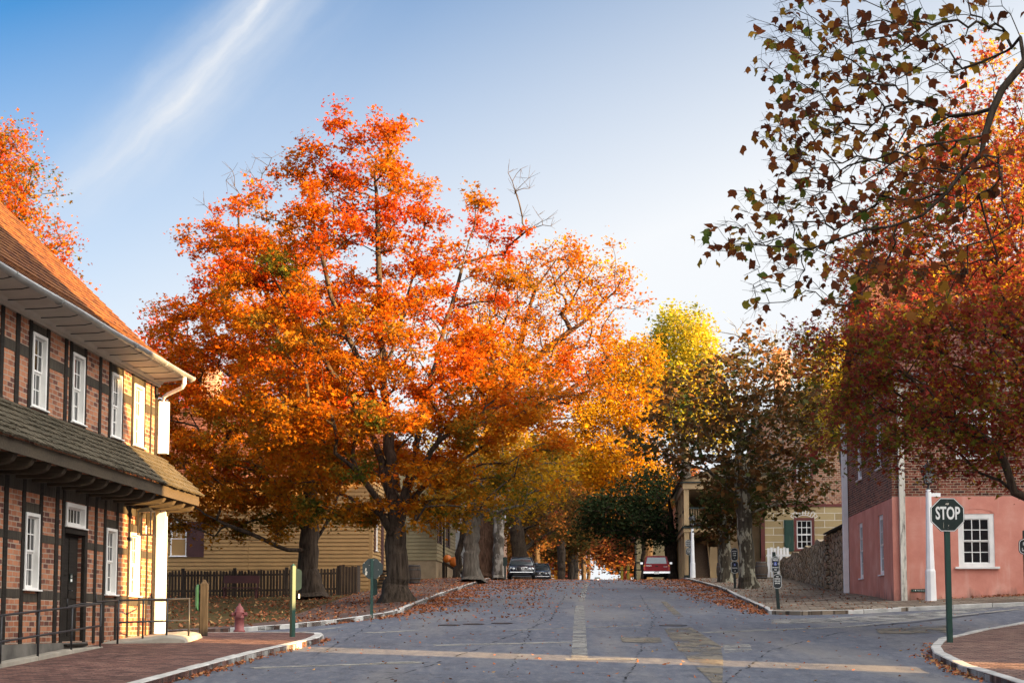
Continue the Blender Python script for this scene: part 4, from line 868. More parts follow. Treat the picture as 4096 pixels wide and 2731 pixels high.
far = [  # x, y on the note scale of crown centre, rx, ry, distance, material, tint, side of trunk x
    (1215, 1190, 70, 90, 135, 'russet', 0.35, 1232, 'olive brown tree over the second parked car'), (1270, 1150, 80, 90, 150, 'russet', 0.42, 1290, 'wide russet tree left of the street, above the dark cars'), (1300, 1235, 60, 60, 172, 'russet', 0.3, 1310, 'dark leaning tree at the left verge past the cars'),
    (1330, 1150, 70, 80, 190, 'russet', 0.55, 1322, 'dull orange tree left of the bright street end'), (1335, 1225, 45, 55, 230, 'russet', 0.62, 1340, 'plum tinged tree left of the bright gap'), (1420, 1255, 50, 48, 210, 'russet', 0.6, 1440, 'plum brown tree right of the bright gap'),
    (1470, 1240, 60, 55, 165, 'russet', 0.68, 1470, 'rosy brown tree behind the red pickup'), (1500, 1180, 60, 70, 185, 'russet', 0.5, 1505, 'brown tree behind the dark evergreen branches'), (1380, 1215, 50, 35, 290, 'gold', 0.5, 1352, 'amber tree spanning above the bright gap'),
    (1395, 1190, 70, 50, 330, 'russet', 0.5, 1445, 'far tree closing the street above the bright gap'), (1290, 1050, 80, 80, 160, 'gold', 0.45, 1288, 'gold brown tree beyond the thin topped amber tree'), (1550, 1130, 70, 90, 200, 'russet', 0.45, 1560, 'brown tree behind the tan porch roof'),
    (1215, 1290, 60, 36, 300, 'russet', 0.3, 1200, 'low dark tree far back behind the black car roof'), (1275, 1285, 45, 34, 330, 'russet', 0.4, 1262, 'low brown tree far back right of the second car'), (1490, 1285, 60, 36, 300, 'russet', 0.35, 1500, 'low dark tree far back behind the pickup'), (1550, 1270, 60, 46, 250, 'russet', 0.4, 1550, 'brown tree far back behind the porch posts'), (1160, 1270, 50, 50, 240, 'russet', 0.35, 1150, 'brown tree far back between the trunks left of the car'),
    (1370, 1110, 60, 50, 220, 'gold', 0.55, 1325, 'far golden tree over the street centre'), (1292, 1290, 40, 30, 260, 'russet', 0.9, 1300, 'small ochre tree low beside the bright gap'), (1446, 1288, 36, 26, 260, 'russet', 0.25, 1430, 'small dark tree low at right of the bright gap')]
for (x, y, rx, ry, Y, mk, tn, tx, lb) in far:
    b = dp(tx, 1325, Y); b.z = H(b.x, Y); s = D * Y / FPX
    crown = [eb(x - rx * .35, y + ry * .2, rx * .65, ry * .6, Y), eb(x + rx * .35, y + ry * .1, rx * .65, ry * .65, Y), eb(x, y - ry * .35, rx * .6, ry * .6, Y)]
    tree('street_tree', lb, [[b, b + (dp(tx, y + ry * .6, Y) - b) * 0.55, dp(tx, y + ry * .5, Y), dp(x, y, Y)]], crown, 90, 0.13 * (rx + ry) * 0.5 * s, 7000, 0.0022 * Y * 1.0, L_KITE, LM[mk], BK['bark_maple'], 0.32, 0.02,
         (0.0035 * Y, 0.0026 * Y), (lambda tn: lambda P, c: tn + 0.14 * c)(tn), 3, 0.006 * Y, flare=0.3, group='trees far down the street')
# ---------------------------------------------------------------- building helpers (local frame: x across the street, y along it)
def fx(o): return lambda u, z, w: (o + w, u, z)          # face looking +x at x = o; w is outward
def fxm(o): return lambda u, z, w: (o - w, u, z)         # face looking -x
def fy(o): return lambda u, z, w: (u, o - w, z)          # face looking -y (to the camera)

def wall(face, u0, u1, z0, z1, holes=(), rev=0.14, mb=None, top=None):
    """skin of a wall with recessed openings; returns an MB"""
    mb = mb or MB(); F = lambda u, z, w: face(u, z, w)
    us = sorted({u0, u1, *[h[0] for h in holes], *[h[1] for h in holes]}); zs = sorted({z0, z1, *[h[2] for h in holes], *[h[3] for h in holes]})
    for a, b in zip(us, us[1:]):
        for c, d in zip(zs, zs[1:]):
            mu, mz = (a + b) / 2, (c + d) / 2
            if any(h[0] < mu < h[1] and h[2] < mz < h[3] for h in holes): continue
            mb.quad(F(a, c, 0), F(b, c, 0), F(b, d, 0), F(a, d, 0))
    for a, b, c, d in holes:
        mb.quad(F(a, c, 0), F(b, c, 0), F(b, c, -rev), F(a, c, -rev)); mb.quad(F(a, d, 0), F(b, d, 0), F(b, d, -rev), F(a, d, -rev))
        mb.quad(F(a, c, 0), F(a, d, 0), F(a, d, -rev), F(a, c, -rev)); mb.quad(F(b, c, 0), F(b, d, 0), F(b, d, -rev), F(b, c, -rev))
    return mb

def fbox(mb, face, u0, u1, z0, z1, w0, w1):
    p = [face(u, z, w) for w in (w0, w1) for (u, z) in ((u0, z0), (u1, z0), (u1, z1), (u0, z1))]
    mb.add(p, [(0,1,2,3), (7,6,5,4), (0,4,5,1), (1,5,6,2), (2,6,7,3), (3,7,4,0)]); return mb

def window(parent, face, u0, u1, z0, z1, cols, rows, fm, pm=None, casing=0.07, w_out=0.03, depth=0.09, sill=0.1, sash=True, name='window', mun=0.018, sill_over=0.06, blind=None):
    """casing and sashes as one mesh, panes as its child, sill as its child"""
    mb = MB(); c = casing
    for a, b, d, e in ((u0, u0 + c, z0, z1), (u1 - c, u1, z0, z1), (u0 + c, u1 - c, z1 - c, z1), (u0 + c, u1 - c, z0, z0 + c * 0.7)): fbox(mb, face, a, b, d, e, -depth, w_out)
    a, b, d, e = u0 + c, u1 - c, z0 + c * 0.7, z1 - c; mid = (d + e) / 2; r = 0.035
    secs = [(mid, e, -0.045), (d, mid, -0.075)] if sash else [(d, e, -0.05)]
    pn = MB()
    for (s0, s1, off) in secs:
        for x in ((a, a + r, s0, s1), (b - r, b, s0, s1), (a + r, b - r, s0, s0 + r), (a + r, b - r, s1 - r, s1)): fbox(mb, face, *x, off - 0.03, off + 0.005)
        nr = rows // len(secs)
        for i in range(1, cols): u = a + r + (b - a - 2 * r) * i / cols; fbox(mb, face, u - mun / 2, u + mun / 2, s0 + r, s1 - r, off - 0.02, off)
        for i in range(1, nr): z = s0 + r + (s1 - s0 - 2 * r) * i / nr; fbox(mb, face, a + r, b - r, z - mun / 2, z + mun / 2, off - 0.021, off - 0.001)
        pn.quad(face(a + r, s0 + r, off - 0.012), face(b - r, s0 + r, off - 0.012), face(b - r, s1 - r, off - 0.012), face(a + r, s1 - r, off - 0.012))
    o = mb.build(name, fm, parent); pn.build('pane', pm or M['glass'], o)
    if blind:
        bl = MB(); fbox(bl, face, a, b, d, d + (e - d) * blind, -depth - 0.03, -depth - 0.02); bl.build('blind', M['glass_tan'], o)
    if sill:
        sb = MB(); fbox(sb, face, u0 - sill_over, u1 + sill_over, z0 - sill * 0.55, z0 - 0.002, -depth, w_out + sill); sb.build('sill', fm, o, 0.01)
    return o

def clap(mb, face, u0, u1, z0, z1, course, holes=(), lap=0.05):     # overlapping boards as wedges
    n = int(round((z1 - z0) / course))
    for i in range(n):
        a = z0 + i * (z1 - z0) / n; b = a + (z1 - z0) / n
        cuts = sorted([(max(u0, h[0]), min(u1, h[1])) for h in holes if h[2] < b - 0.01 and h[3] > a + 0.01]); segs = []; x = u0
        for c, d in cuts:
            if c > x: segs.append((x, c))
            x = max(x, d)
        if x < u1: segs.append((x, u1))
        for c, d in segs:
            p = [face(c, a, lap), face(d, a, lap), face(d, b, 0.004), face(c, b, 0.004), face(c, a, -0.03), face(d, a, -0.03), face(d, b, -0.03), face(c, b, -0.03)]
            mb.add(p, [(0,1,2,3), (0,4,5,1), (1,5,6,2), (0,3,7,4)])
    return mb

def courses(mb, p00, p10, p01, p11, n, th=0.03, jit=0.004, cols=0):   # stepped roof courses on a quad: p00-p10 eave, p01-p11 ridge
    P = [Vector(p) for p in (p00, p10, p01, p11)]
    nrm = (P[1] - P[0]).cross(P[2] - P[0]).normalized()
    if nrm.z < 0: nrm = -nrm
    def L(s, t): return (P[0] * (1 - s) + P[1] * s) * (1 - t) + (P[2] * (1 - s) + P[3] * s) * t
    for i in range(n):
        t0, t1 = i / n, (i + 1.18) / n
        m = cols or 1
        cuts = [0.0] + sorted(random.uniform((k - 0.35) / m, (k + 0.35) / m) for k in range(1, m)) + [1.0]
        for s0, s1 in zip(cuts, cuts[1:]):
            if cols: s0 += 0.0006; s1 -= 0.0006
            dt = random.uniform(-0.12, 0.06) / n if cols else 0; h = th + random.uniform(-jit, jit * 2)
            a, b, c, d = L(s0, t0 + dt), L(s1, t0 + dt), L(s1, min(1, t1)), L(s0, min(1, t1))
            e = nrm * h; g = nrm * 0.004
            mb.add([a + e, b + e, c + g, d + g, a - nrm * 0.005, b - nrm * 0.005, c - nrm * 0.01, d - nrm * 0.01], [(0,1,2,3), (0,4,5,1), (0,3,7,4), (1,5,6,2), (4,7,6,5)])
    return mb

def mk_tiles(name, c1, c2, c3, w=0.17):
    t = NT(name); v = t.obj()
    s = t.n('SeparateXYZ', Vector=v)
    cell = t.n('TexWhiteNoise', _noise_dimensions='3D', Vector=t.n('CombineXYZ', X=t.math('FLOOR', t.math('DIVIDE', s.outputs[0], 0.24)), Y=t.math('FLOOR', t.math('DIVIDE', s.outputs[1], w)), Z=t.math('FLOOR', t.math('DIVIDE', s.outputs[2], 0.22))).outputs[0])
    f = t.math('ADD', t.math('MULTIPLY', cell.outputs['Value'], 0.45), t.math('MULTIPLY', t.noise(1.2, 6, v, 0.65), 0.6))
    col = t.ramp(f, [(0.25, c1), (0.55, c2), (0.85, c3)])
    fr = t.math('FRACT', t.math('DIVIDE', s.outputs[1], w)); gap = t.math('LESS_THAN', fr, 0.07)
    col = t.mix(t.math('MULTIPLY', gap, 0.7), col, sc(c1, 0.4))
    return t.bsdf(col, 0.9, t.bump(t.math('SUBTRACT', t.noise(30, 4, v), gap), 0.6, 0.012), 0, 0.15)
M['tiles'] = mk_tiles('clay roof tiles', (0.05, 0.02, 0.013), (0.14, 0.054, 0.021), (0.22, 0.098, 0.034))
M['tiles_dk'] = mk_tiles('dark clay tiles', (0.06, 0.024, 0.02), (0.125, 0.05, 0.036), (0.2, 0.09, 0.06))
M['shakes'] = mat_wood('mossy wood shakes', (0.03, 0.028, 0.018), (0.115, 0.095, 0.065), 0.95, (3, 9, 3))

LH = 'timbered'
def street_thing(name, label, cat, loc, group=None): return thing(name, label, cat, loc, -ANG, group)

# ================================================================ 1. half-timbered house on the left
hz0 = -0.31
house = street_thing('timbered_house', 'half timbered brick house with a shingled pent roof, at the left edge', 'house', (-8.34, 37.88, hz0))
Lh = -24.0; Z1 = 6.05
F = fx(0.0)
up = [(-8.33, -7.58), (-6.07, -5.36), (-3.53, -2.84), (-1.89, -1.17)]
lw = [(-8.43, -7.72), (-3.67, -2.96), (-1.96, -1.24)]
more_up = [(-11.6, -10.9), (-14.0, -13.3)]; more_lw = [(-11.6, -10.9)]
holes = [(a + 0.01, b - 0.01, 4.32, 5.71) for a, b in up + more_up] + [(a + 0.01, b - 0.01, 0.97, 2.37) for a, b in lw + more_lw] + [(-6.28, -5.06, 0.0, 2.72)]
wb = wall(F, Lh, 0, -1.4, Z1, holes, 0.2)
wall(lambda u, z, w: (u, 0 + w, z), -11, 0, -1.4, Z1, (), 0.2, wb)
wb.quad((-11, 0, Z1), (0, 0, Z1), (-5.5, 0, Z1 + 5.1)); wb.quad((-11, Lh, -1.4), (-11, 0, -1.4), (-11, 0, Z1), (-11, Lh, Z1))
wb.quad((0, Lh, -1.4), (-11, Lh, -1.4), (-11, Lh, Z1), (0, Lh, Z1)); wb.quad((-0.15, Lh, 3.1), (-11, Lh, 3.1), (-11, 0, 3.1), (-0.15, 0, 3.1))
wb.build('wall', M['brick_old'], house)
fb = MB(); fbox(fb, F, Lh, -4.9, -1.6, -0.02, 0.0, 0.05); fb.build('footing', M['footing'], house)
tm = MB(); pl = MB(); k = 0
def post(u, w, z0, z1):
    global k; k += 1; j = random.uniform(-0.012, 0.012); a = u - w / 2 + j; b = u + w / 2 + j; o = 0.018 + 0.0007 * (k % 7)
    t = random.uniform(-0.012, 0.012)
    p = [F(a, z0, -0.06), F(b, z0, -0.06), F(b + t, z1, -0.06), F(a + t, z1, -0.06), F(a, z0, o), F(b, z0, o), F(b + t, z1, o), F(a + t, z1, o)]
    tm.add(p, [(0,1,2,3), (7,6,5,4), (0,4,5,1), (1,5,6,2), (2,6,7,3), (3,7,4,0)])
lowp = [(-9.38, 0.2), (-8.52, 0.17), (-7.62, 0.17), (-6.72, 0.2), (-6.37, 0.16), (-4.97, 0.17), (-4.36, 0.17), (-3.76, 0.16), (-2.88, 0.15), (-2.04, 0.14), (-1.16, 0.15), (-0.62, 0.1), (-0.1, 0.2), (-10.2, 0.18), (-11.0 + .18, 0.16), (-11.7, 0.17), (-12.6, 0.2), (-13.5, 0.2), (-14.4, 0.2), (-16, 0.2), (-18, 0.2), (-20, 0.2)]
for u, w in lowp: post(u, w, -0.02 if u < -4.9 else -0.05, 2.98)
upp = [(-9.82, 0.17), (-9.06, 0.2), (-8.42, 0.16), (-7.48, 0.17), (-6.47, 0.17), (-6.16, 0.16), (-5.27, 0.16), (-4.3, 0.17), (-3.62, 0.15), (-2.76, 0.15), (-1.97, 0.14), (-1.08, 0.15), (-0.52, 0.11), (-0.1, 0.2), (-10.82, 0.15), (-11.69, 0.16), (-12.6, 0.18), (-13.2, 0.16), (-14.1, 0.16), (-15.5, 0.2), (-17, 0.2), (-19, 0.2)]
for u, w in upp: post(u, w, 4.24, 5.9)
def rail(u0, u1, z0, z1):
    global k; k += 1; o = 0.009 + 0.0006 * (k % 6)
    fbox(pl, F, u0, u1, z0 + random.uniform(-.01, .01), z1 + random.uniform(-.01, .01), -0.05, o)
def bays(ps, skip, zs):
    us = sorted(ps); 
    for (a, wa), (b, wbb) in zip(us, us[1:]):
        c = (a + b) / 2; inwin = [h for h in skip if h[0] < c < h[1]]
        for z0, z1, mode in zs:
            if mode == 'panel' and inwin: continue
            if mode == 'head' and not inwin: continue
            rail(a + wa / 2, b - wbb / 2, z0, z1)
bays(lowp, [(a, b) for a, b in lw + more_lw] + [(-6.3, -5.0)], [(1.84, 2.0, 'panel'), (0.79, 0.955, 'panel')])
for a, b in lw + more_lw: rail(a, b, 2.375, 2.56); rail(a, b, 0.74, 0.90)
bays(upp, up + more_up, [(5.17, 5.37, 'panel')])
for a, b in up + more_up: rail(a, b, 5.715, 5.87)
rail(Lh, -0.0, 2.73, 3.12); rail(Lh, 0.0, 5.88, 6.04); rail(Lh, 0, 4.18, 4.26)
tm.build('timber_post', M['timber'], house, 0.012); pl.build('timber_rail', M['plate'], house, 0.01)
for a, b in up + more_up: window(house, F, a, b, 4.32, 5.70, 3, 4, M['white'], None, 0.06, 0.035, 0.12, 0.06, blind=0.0)
for i, (a, b) in enumerate(lw + more_lw): window(house, F, a, b, 0.97, 2.365, 3, 4, M['white'], None, 0.06, 0.035, 0.12, 0.06)
tr = window(house, F, -6.26, -5.1, 2.25, 2.71, 5, 1, M['white'], None, 0.08, 0.04, 0.12, 0.05, False, 'transom')
dm = MB(); fbox(dm, F, -6.26, -5.06, -0.04, 2.12, -0.16, -0.13)
for a, b in ((-6.2, -5.72), (-5.62, -5.12)):
    for c, d in ((0.1, 0.72), (0.84, 1.2), (1.3, 2.04)): fbox(dm, F, a, b, c, d, -0.13, -0.112)
door = dm.build('door', M['timber'], house, 0.008)
hb = MB(); hb.tube([F(-5.66, 1.0, -0.11), F(-5.66, 1.0, -0.05)], 0.012); hb.tube([F(-5.68, 1.0, -0.05), F(-5.56, 1.0, -0.05)], 0.012); hb.build('handle', M['iron'], door)
jb = MB(); fbox(jb, F, -6.28, -5.04, 2.11, 2.24, -0.14, 0.03); jb.build('door_lintel', M['timber'], house, 0.01); jb = MB(); fbox(jb, F, -6.3, -5.02, -0.09, -0.045, -0.2, 0.12); jb.build('door_sill', M['timber'], house, 0.01)
nb_ = MB(); fbox(nb_, F, -5.58, -5.44, 1.16, 1.34, -0.112, -0.095); nt_ = nb_.build('door_notice', M['green_blk'], door)
w_ = MB(); fbox(w_, F, -5.56, -5.46, 1.18, 1.23, -0.095, -0.093); fbox(w_, F, -5.55, -5.47, 1.29, 1.3, -0.095, -0.093); fbox(w_, F, -5.55, -5.47, 1.265, 1.275, -0.095, -0.093); w_.build('lettering', M['sign_white'], nt_)
# pent roof: shakes, fascia, joists
pr = MB(); courses(pr, (1.06, Lh, 3.34), (1.06, 0.36, 3.34), (0.03, Lh, 4.26), (0.03, 0.36, 4.26), 7, 0.034, 0.008, 150)
pent = pr.build('pent_roof', M['shakes'], house, fix=False)
fa = MB(); fa.box(0.93, 0.97, Lh, 0.27, 3.10, 3.33); fa.quad((0.0, 0.27, 3.12), (0.93, 0.27, 3.10), (0.97, 0.27, 3.33), (0.0, 0.27, 4.22)); fa.build('fascia', M['beam'], pent, 0.004)
def joist(y, w=0.17):
    prof = [(0.0, 2.93), (0.62, 2.93), (0.76, 2.955), (0.84, 3.0), (0.88, 3.06), (0.9, 3.13), (0.0, 3.2)]
    js = MB(); js.prism(prof, 'y', y - w / 2, y + w / 2); js.build('joist', M['beam'], pent, 0.012)
yj = 0.12
while yj > Lh + 0.5: joist(yj); yj -= 0.82
for y in (0.12, -0.70, -1.52): br = MB(); br.prism([(0.02, 2.55), (0.06, 2.55), (0.1, 2.7), (0.34, 2.93), (0.02, 2.93)], 'y', y - 0.06, y + 0.06); br.build('bracket', M['beam'], pent, 0.006)
# main roof, cove soffit, gutter, downpipe
rf = MB(); e0 = (0.70, 6.14); 
prof = [(0.72, 6.12), (0.30, 6.42), (-0.35, 6.93), (-5.5, 11.9)]
for (xa, za), (xb, zb), n in zip(prof, prof[1:], (2, 4, 32)): courses(rf, (xa, Lh, za), (xa, 0.06, za), (xb, Lh, zb), (xb, 0.06, zb), n, 0.026, 0.003, 0)
courses(rf, (-11.7, Lh, 6.1), (-11.7, 0.06, 6.1), (-5.5, Lh, 11.9), (-5.5, 0.06, 11.9), 30, 0.026, 0.003, 0)
roof = rf.build('roof', M['tiles'], house, fix=False)
cv = MB(); cp = [(0.02, 5.93), (0.10, 5.95), (0.14, 6.0), (0.34, 6.03), (0.62, 6.06), (0.70, 6.1)]
for (a, b), (c, d) in zip(cp, cp[1:]): cv.quad((a, Lh, b), (a, 0.03, b), (c, 0.03, d), (c, Lh, d))
cv.prism([(0.02, 5.93), (0.1, 5.95), (0.14, 6.0), (0.7, 6.1), (0.3, 6.4), (-0.35, 6.9), (-0.35, 5.93)], 'y', 0.012, 0.028)
cv.box(0.0, 0.055, Lh, 0.05, 5.89, 5.955); cv.build('soffit', M['cream'], house, 0, False)
gt = MB(); pts = []; gr = 0.085; gc = (0.80, 6.11)
n = 9; ys = rng(Lh, 0.1, 0.6)
vs = []; fs = []
for i, y in enumerate(ys):
    sag = 0.008 * math.sin(y * 1.3)
    for j in range(n):
        a = math.pi + math.pi * j / (n - 1); vs.append((gc[0] + gr * math.cos(a), y, gc[1] + sag + gr * math.sin(a)))
    for j in range(n):
        a = 2 * math.pi - math.pi * j / (n - 1); vs.append((gc[0] + gr * 0.9 * math.cos(a), y, gc[1] + sag + gr * 0.9 * math.sin(a)))
for i in range(len(ys) - 1):
    for j in range(2 * n): fs.append((i*2*n+j, i*2*n+(j+1) % (2*n), (i+1)*2*n+(j+1) % (2*n), (i+1)*2*n+j))
gt.add(vs, fs, True); gt.prism([(gc[0] + gr * math.cos(math.pi + math.pi * j / 8), gc[1] + gr * math.sin(math.pi + math.pi * j / 8)) for j in range(9)], 'y', 0.098, 0.105)
for y in rng(Lh + 1, 0.0, 2.4): gt.tube([(gc[0] + (gr + .006) * math.cos(math.pi + math.pi * j / 10), y, gc[1] + (gr + .006) * math.sin(math.pi + math.pi * j / 10)) for j in range(11)], 0.012, 6)
gutter = gt.build('gutter', M['zinc'], house, 0, False)
for y in rng(Lh + 0.8, 0.1, 0.82): hk = MB(); hk.tube([(0.10, y, 5.97), (0.66, y + 0.02, 5.99), (0.80, y + 0.02, 6.02)], 0.010, 6); hk.build('gutter_bracket', M['iron'], gutter)
dsp = MB(); dsp.tube([(0.78, -0.55, 6.04), (0.78, -0.55, 5.86)], 0.05, 12); dsp.tube([(0.78, -0.55, 5.88), (0.72, -0.5, 5.80), (0.24, 0.03, 5.72), (0.13, 0.08, 5.66), (0.13, 0.08, 5.5)], 0.045, 12)
dsp.box(0.03, 0.25, 0.0, 0.18, 4.32, 5.55); dsp.build('downpipe', M['white_clean'], house, 0.006)
dcb = MB(); dcb.box(0.035, 0.255, -0.005, 0.185, -0.15, 3.0); dcb.build('pipe_casing', M['white_clean'], house, 0.008)

# lantern hanging under the pent roof
lan = street_thing('hanging_lantern', 'four sided black lantern hanging under the pent roof of the timbered house', 'lantern', Vector((-8.34, 37.88, hz0)) + SD * -2.15 + SN * 0.42 + Vector((0, 0, 2.28)))
lb = MB(); h = 0.14
for sx in (-1, 1):
    for sy in (-1, 1): lb.box(sx * h - 0.014, sx * h + 0.014, sy * h - 0.014, sy * h + 0.014, 0, 0.52)
for z in (0, 0.51): lb.box(-h - 0.02, h + 0.02, -h - 0.02, h + 0.02, z, z + 0.025)
lb.lathe([(0.2, 0.535), (0.1, 0.62), (0.05, 0.64), (0.03, 0.66)], (0, 0, 0), 4, False, math.pi / 4); lb.tube([(0, 0, 0.66), (0, 0, 0.95)], 0.008, 6)
lb.build('frame', M['iron'], lan); lg = MB(); lg.box(-0.012, 0.012, -0.012, 0.012, 0.02, 0.22); lg.build('candle', M['sign_white'], lan)
rf_ = MB(); rf_.tube([(-0.14, 0, 0.05), (-0.14, 0, 0.48)], 0.012, 6); rf_.build('bracket', M['iron'], lan)

# areaway kerb stones, ramp block, iron rails
aw = MB()
pa = [(-10.26 + .06 * y, y) for y in (20, 26, 29.2, 31, 32.9)]
for (a, b), (c, d) in zip(pa, pa[1:]):
    za, zb = H(a, b), H(c, d)
    aw.add([(a - .16, b, za - .6), (a + .06, b, za - .6), (c + .06, d, zb - .6), (c - .16, d, zb - .6), (a - .16, b, za + .2), (a + .06, b, za + .2), (c + .06, d, zb + (.2 if d < 32 else .14)), (c - .16, d, zb + (.2 if d < 32 else .14))], [(0,3,2,1), (4,5,6,7), (0,1,5,4), (1,2,6,5), (2,3,7,6), (3,0,4,7)])
o = aw.build('stone_curb', M['conc'], None, 0.015); setp(o, 'low concrete curb along the sunken area below the timbered house door', 'curb')
rb_ = MB(); prf = [(-8.62, .02), (-8.2, .04), (-7.85, .08), (-7.5, .13), (-7.25, .15), (-7.02, .13), (-6.9, .09), (-6.85, .0)]
vs = []; fs = []
for x, h in prf:
    y0 = 34.1 + (x + 8.62) * 0.16; y1 = 36.2; z = H(x, y0) + .12; z2 = H(x, y1) + .12
    vs += [(x, y0, z - .3), (x, y0, z + h - .03), (x, y0 + .04, z + h), (x, y1, z2 + h), (x, y1, z2 - .3)]
for i in range(len(prf) - 1):
    for j in range(5): fs.append((i*5+j, i*5+(j+1) % 5, (i+1)*5+(j+1) % 5, (i+1)*5+j))
fs += [(0,1,2,3,4), tuple(len(vs) - 5 + j for j in range(5))]
rb_.add(vs, fs); o = rb_.build('concrete_ramp', M['conc'], None, 0.02); setp(o, 'rounded concrete ramp end at the sunlit corner of the timbered house', 'ramp')

def railing(name, label, pts, top=0.86, midh=0.45, extra=()):
    t = thing(name, label, 'railing', (pts[0][0], pts[0][1], H(*pts[0]) + 0.12)); o = Vector(t.location)
    P = [Vector((x, y, H(x, y) + 0.14)) - o for x, y in pts]
    for p in P:
        m = MB(); m.tube([p + Vector((0, 0, -0.12)), p + Vector((0, 0, top))], 0.022, 8); m.build('post', M['iron'], t)
    for nm, hh in (('top_rail', top), ('middle_rail', midh)):
        m = MB(); m.tube([p + Vector((0, 0, hh)) for p in P], 0.02, 8)
        if nm == 'top_rail':
            for e in extra: m.tube([Vector(q) - o for q in e], 0.02, 8)
        m.build(nm, M['iron'], t)
    return t
zz = lambda x, y, h: (x, y, H(x, y) + 0.14 + h)
cx = lambda y: (-10.22 + .06 * y, y)
railing('iron_railing', 'black iron railing beside the timbered house door, nearest the left edge', [cx(25), cx(27.4), cx(29.2), cx(31.0), cx(32.75)], 0.86, 0.42, [[zz(*cx(32.75), .86), zz(-8.62, 32.6, .86), zz(-8.62, 31.6, .84), zz(-8.62, 31.6, 1.0)]])
railing('iron_railing', 'black iron railing curving around the sunlit house corner onto the ramp', [(-8.22, 34.05), (-7.8, 34.5), (-7.35, 34.75), (-6.95, 35.1)], 0.88, 0.42, [[zz(-8.22, 34.05, .88), zz(-8.5, 33.3, .87), zz(-8.5, 33.3, 1.02)], [zz(-6.95, 35.1, .88), zz(-7.6, 36.2, .8), zz(-8.0, 36.4, .8)]])

# ================================================================ 2. salmon and brick corner house on the right
px0 = 0.63
ph = street_thing('corner_house', 'corner house with salmon stucco ground floor, brick above and tiled roof', 'house', (13.27, 56.61, px0))
FX, FR = fy(0.0), fxm(0.0)
wf = [(2.25, 3.49, 1.40, 3.24)]; wu = [(2.25, 3.49, 5.2, 6.9), (6.6, 7.8, 5.2, 6.9), (11, 12.2, 5.2, 6.9)]; wf2 = [(8.2, 9.4, 1.4, 3.24)]
pb = wall(FX, 0, 22, -1.2, 3.85, [(a, b, c, d) for a, b, c, d in wf + wf2], 0.16); 
wl = [(1.95, 3.0, 1.22, 3.38), (6.72, 7.75, 1.22, 3.38)]
wall(FR, 0, 10.5, -1.2, 3.80, wl, 0.2, pb); pb.quad((22, 0, -1), (22, 10.5, -1), (22, 10.5, 3.8), (22, 0, 3.8)); pb.quad((0, 10.5, -1), (22, 10.5, -1), (22, 10.5, 3.8), (0, 10.5, 3.8))
pb.build('lower_wall', M['pink'], ph)
ub = wall(fy(0.012), 0.012, 22, 3.85, 7.9, wu, 0.16); wul = [(2.1, 3.15, 5.1, 6.9), (6.75, 7.85, 5.1, 6.9)]
wall(fxm(0.012), 0.012, 10.5, 3.80, 7.9, wul, 0.2, ub); ub.quad((0.012, 0.012, 7.9), (0.012, 10.5, 7.9), (0.012, 5.25, 12.9)); ub.quad((22, 0, 3.8), (22, 10.5, 3.8), (22, 10.5, 7.9), (22, 5.25, 12.9), (22, 0, 7.9)); ub.quad((0, 10.5, 3.8), (22, 10.5, 3.8), (22, 10.5, 7.9), (0, 10.5, 7.9))
ub.build('upper_wall', M['brick_dark'], ph)
for a, b, c, d in wf + wf2: window(ph, fy(0.0), a, b, c, d, 3, 4, M['white'], None, 0.17, -0.02, 0.14, 0.14, True, 'window', 0.03, 0.14)
for a, b, c, d in wu: window(ph, fy(0.012), a, b, c, d, 3, 4, M['white'], None, 0.12, -0.02, 0.14, 0.1, True, 'window', 0.03, 0.1)
for a, b, c, d in wl: window(ph, fxm(0.0), a, b, c, d, 3, 4, M['white_clean'], None, 0.14, -0.05, 0.2, 0.1, True, 'window', 0.03, 0.05)
for a, b, c, d in wul: window(ph, fxm(0.012), a, b, c, d, 3, 4, M['white_clean'], None, 0.12, -0.03, 0.2, 0.1, True, 'window', 0.03, 0.05)
def seg_arch(face, u0, u1, z, rise, m, w=0.012, depth=0.15):      # shallow brick arch over an opening
    mb = MB(); n = 10; t = 0.1
    for i in range(n):
        f0, f1 = i / n, (i + 1) / n; zz_ = lambda f: z + rise * (1 - (2 * f - 1) ** 2)
        a, b = u0 + (u1 - u0) * f0, u0 + (u1 - u0) * f1
        p = [face(a, zz_(f0), w), face(b, zz_(f1), w), face(b, zz_(f1) + t, w), face(a, zz_(f0) + t, w), face(a, zz_(f0), -depth), face(b, zz_(f1), -depth)]
        mb.add(p, [(0,1,2,3), (0,4,5,1)])
    return mb
o = seg_arch(fy(0.0), 2.2, 3.54, 3.25, 0.16, None); o.build('window_arch', M['pink'], ph, 0, False)
rfp = MB(); courses(rfp, (-0.25, -0.5, 8.05), (22.3, -0.5, 8.05), (-0.25, 5.25, 13.35), (22.3, 5.25, 13.35), 30, 0.03, 0.004, 0)
courses(rfp, (-0.25, 11.0, 8.05), (22.3, 11.0, 8.05), (-0.25, 5.25, 13.35), (22.3, 5.25, 13.35), 30, 0.03, 0.004, 0)
M['tiles_x'] = mk_tiles('red clay tiles', (0.10, 0.036, 0.028), (0.20, 0.075, 0.052), (0.29, 0.125, 0.085), 0.2)
rp = rfp.build('roof', M['tiles_dk'], ph, fix=False)
cn = MB(); cn.prism([(-0.02, 7.5), (-0.1, 7.52), (-0.14, 7.68), (-0.3, 7.76), (-0.36, 7.9), (-0.52, 7.93), (-0.52, 8.03), (-0.02, 8.2)], 'x', -0.1, 22.2); cn.build('cornice', M['cream'], ph)
gb = MB(); gb.tube([(-0.2, -0.6, 8.04), (22.3, -0.6, 8.04)], 0.075, 10); gb.build('gutter', M['zinc'], ph)
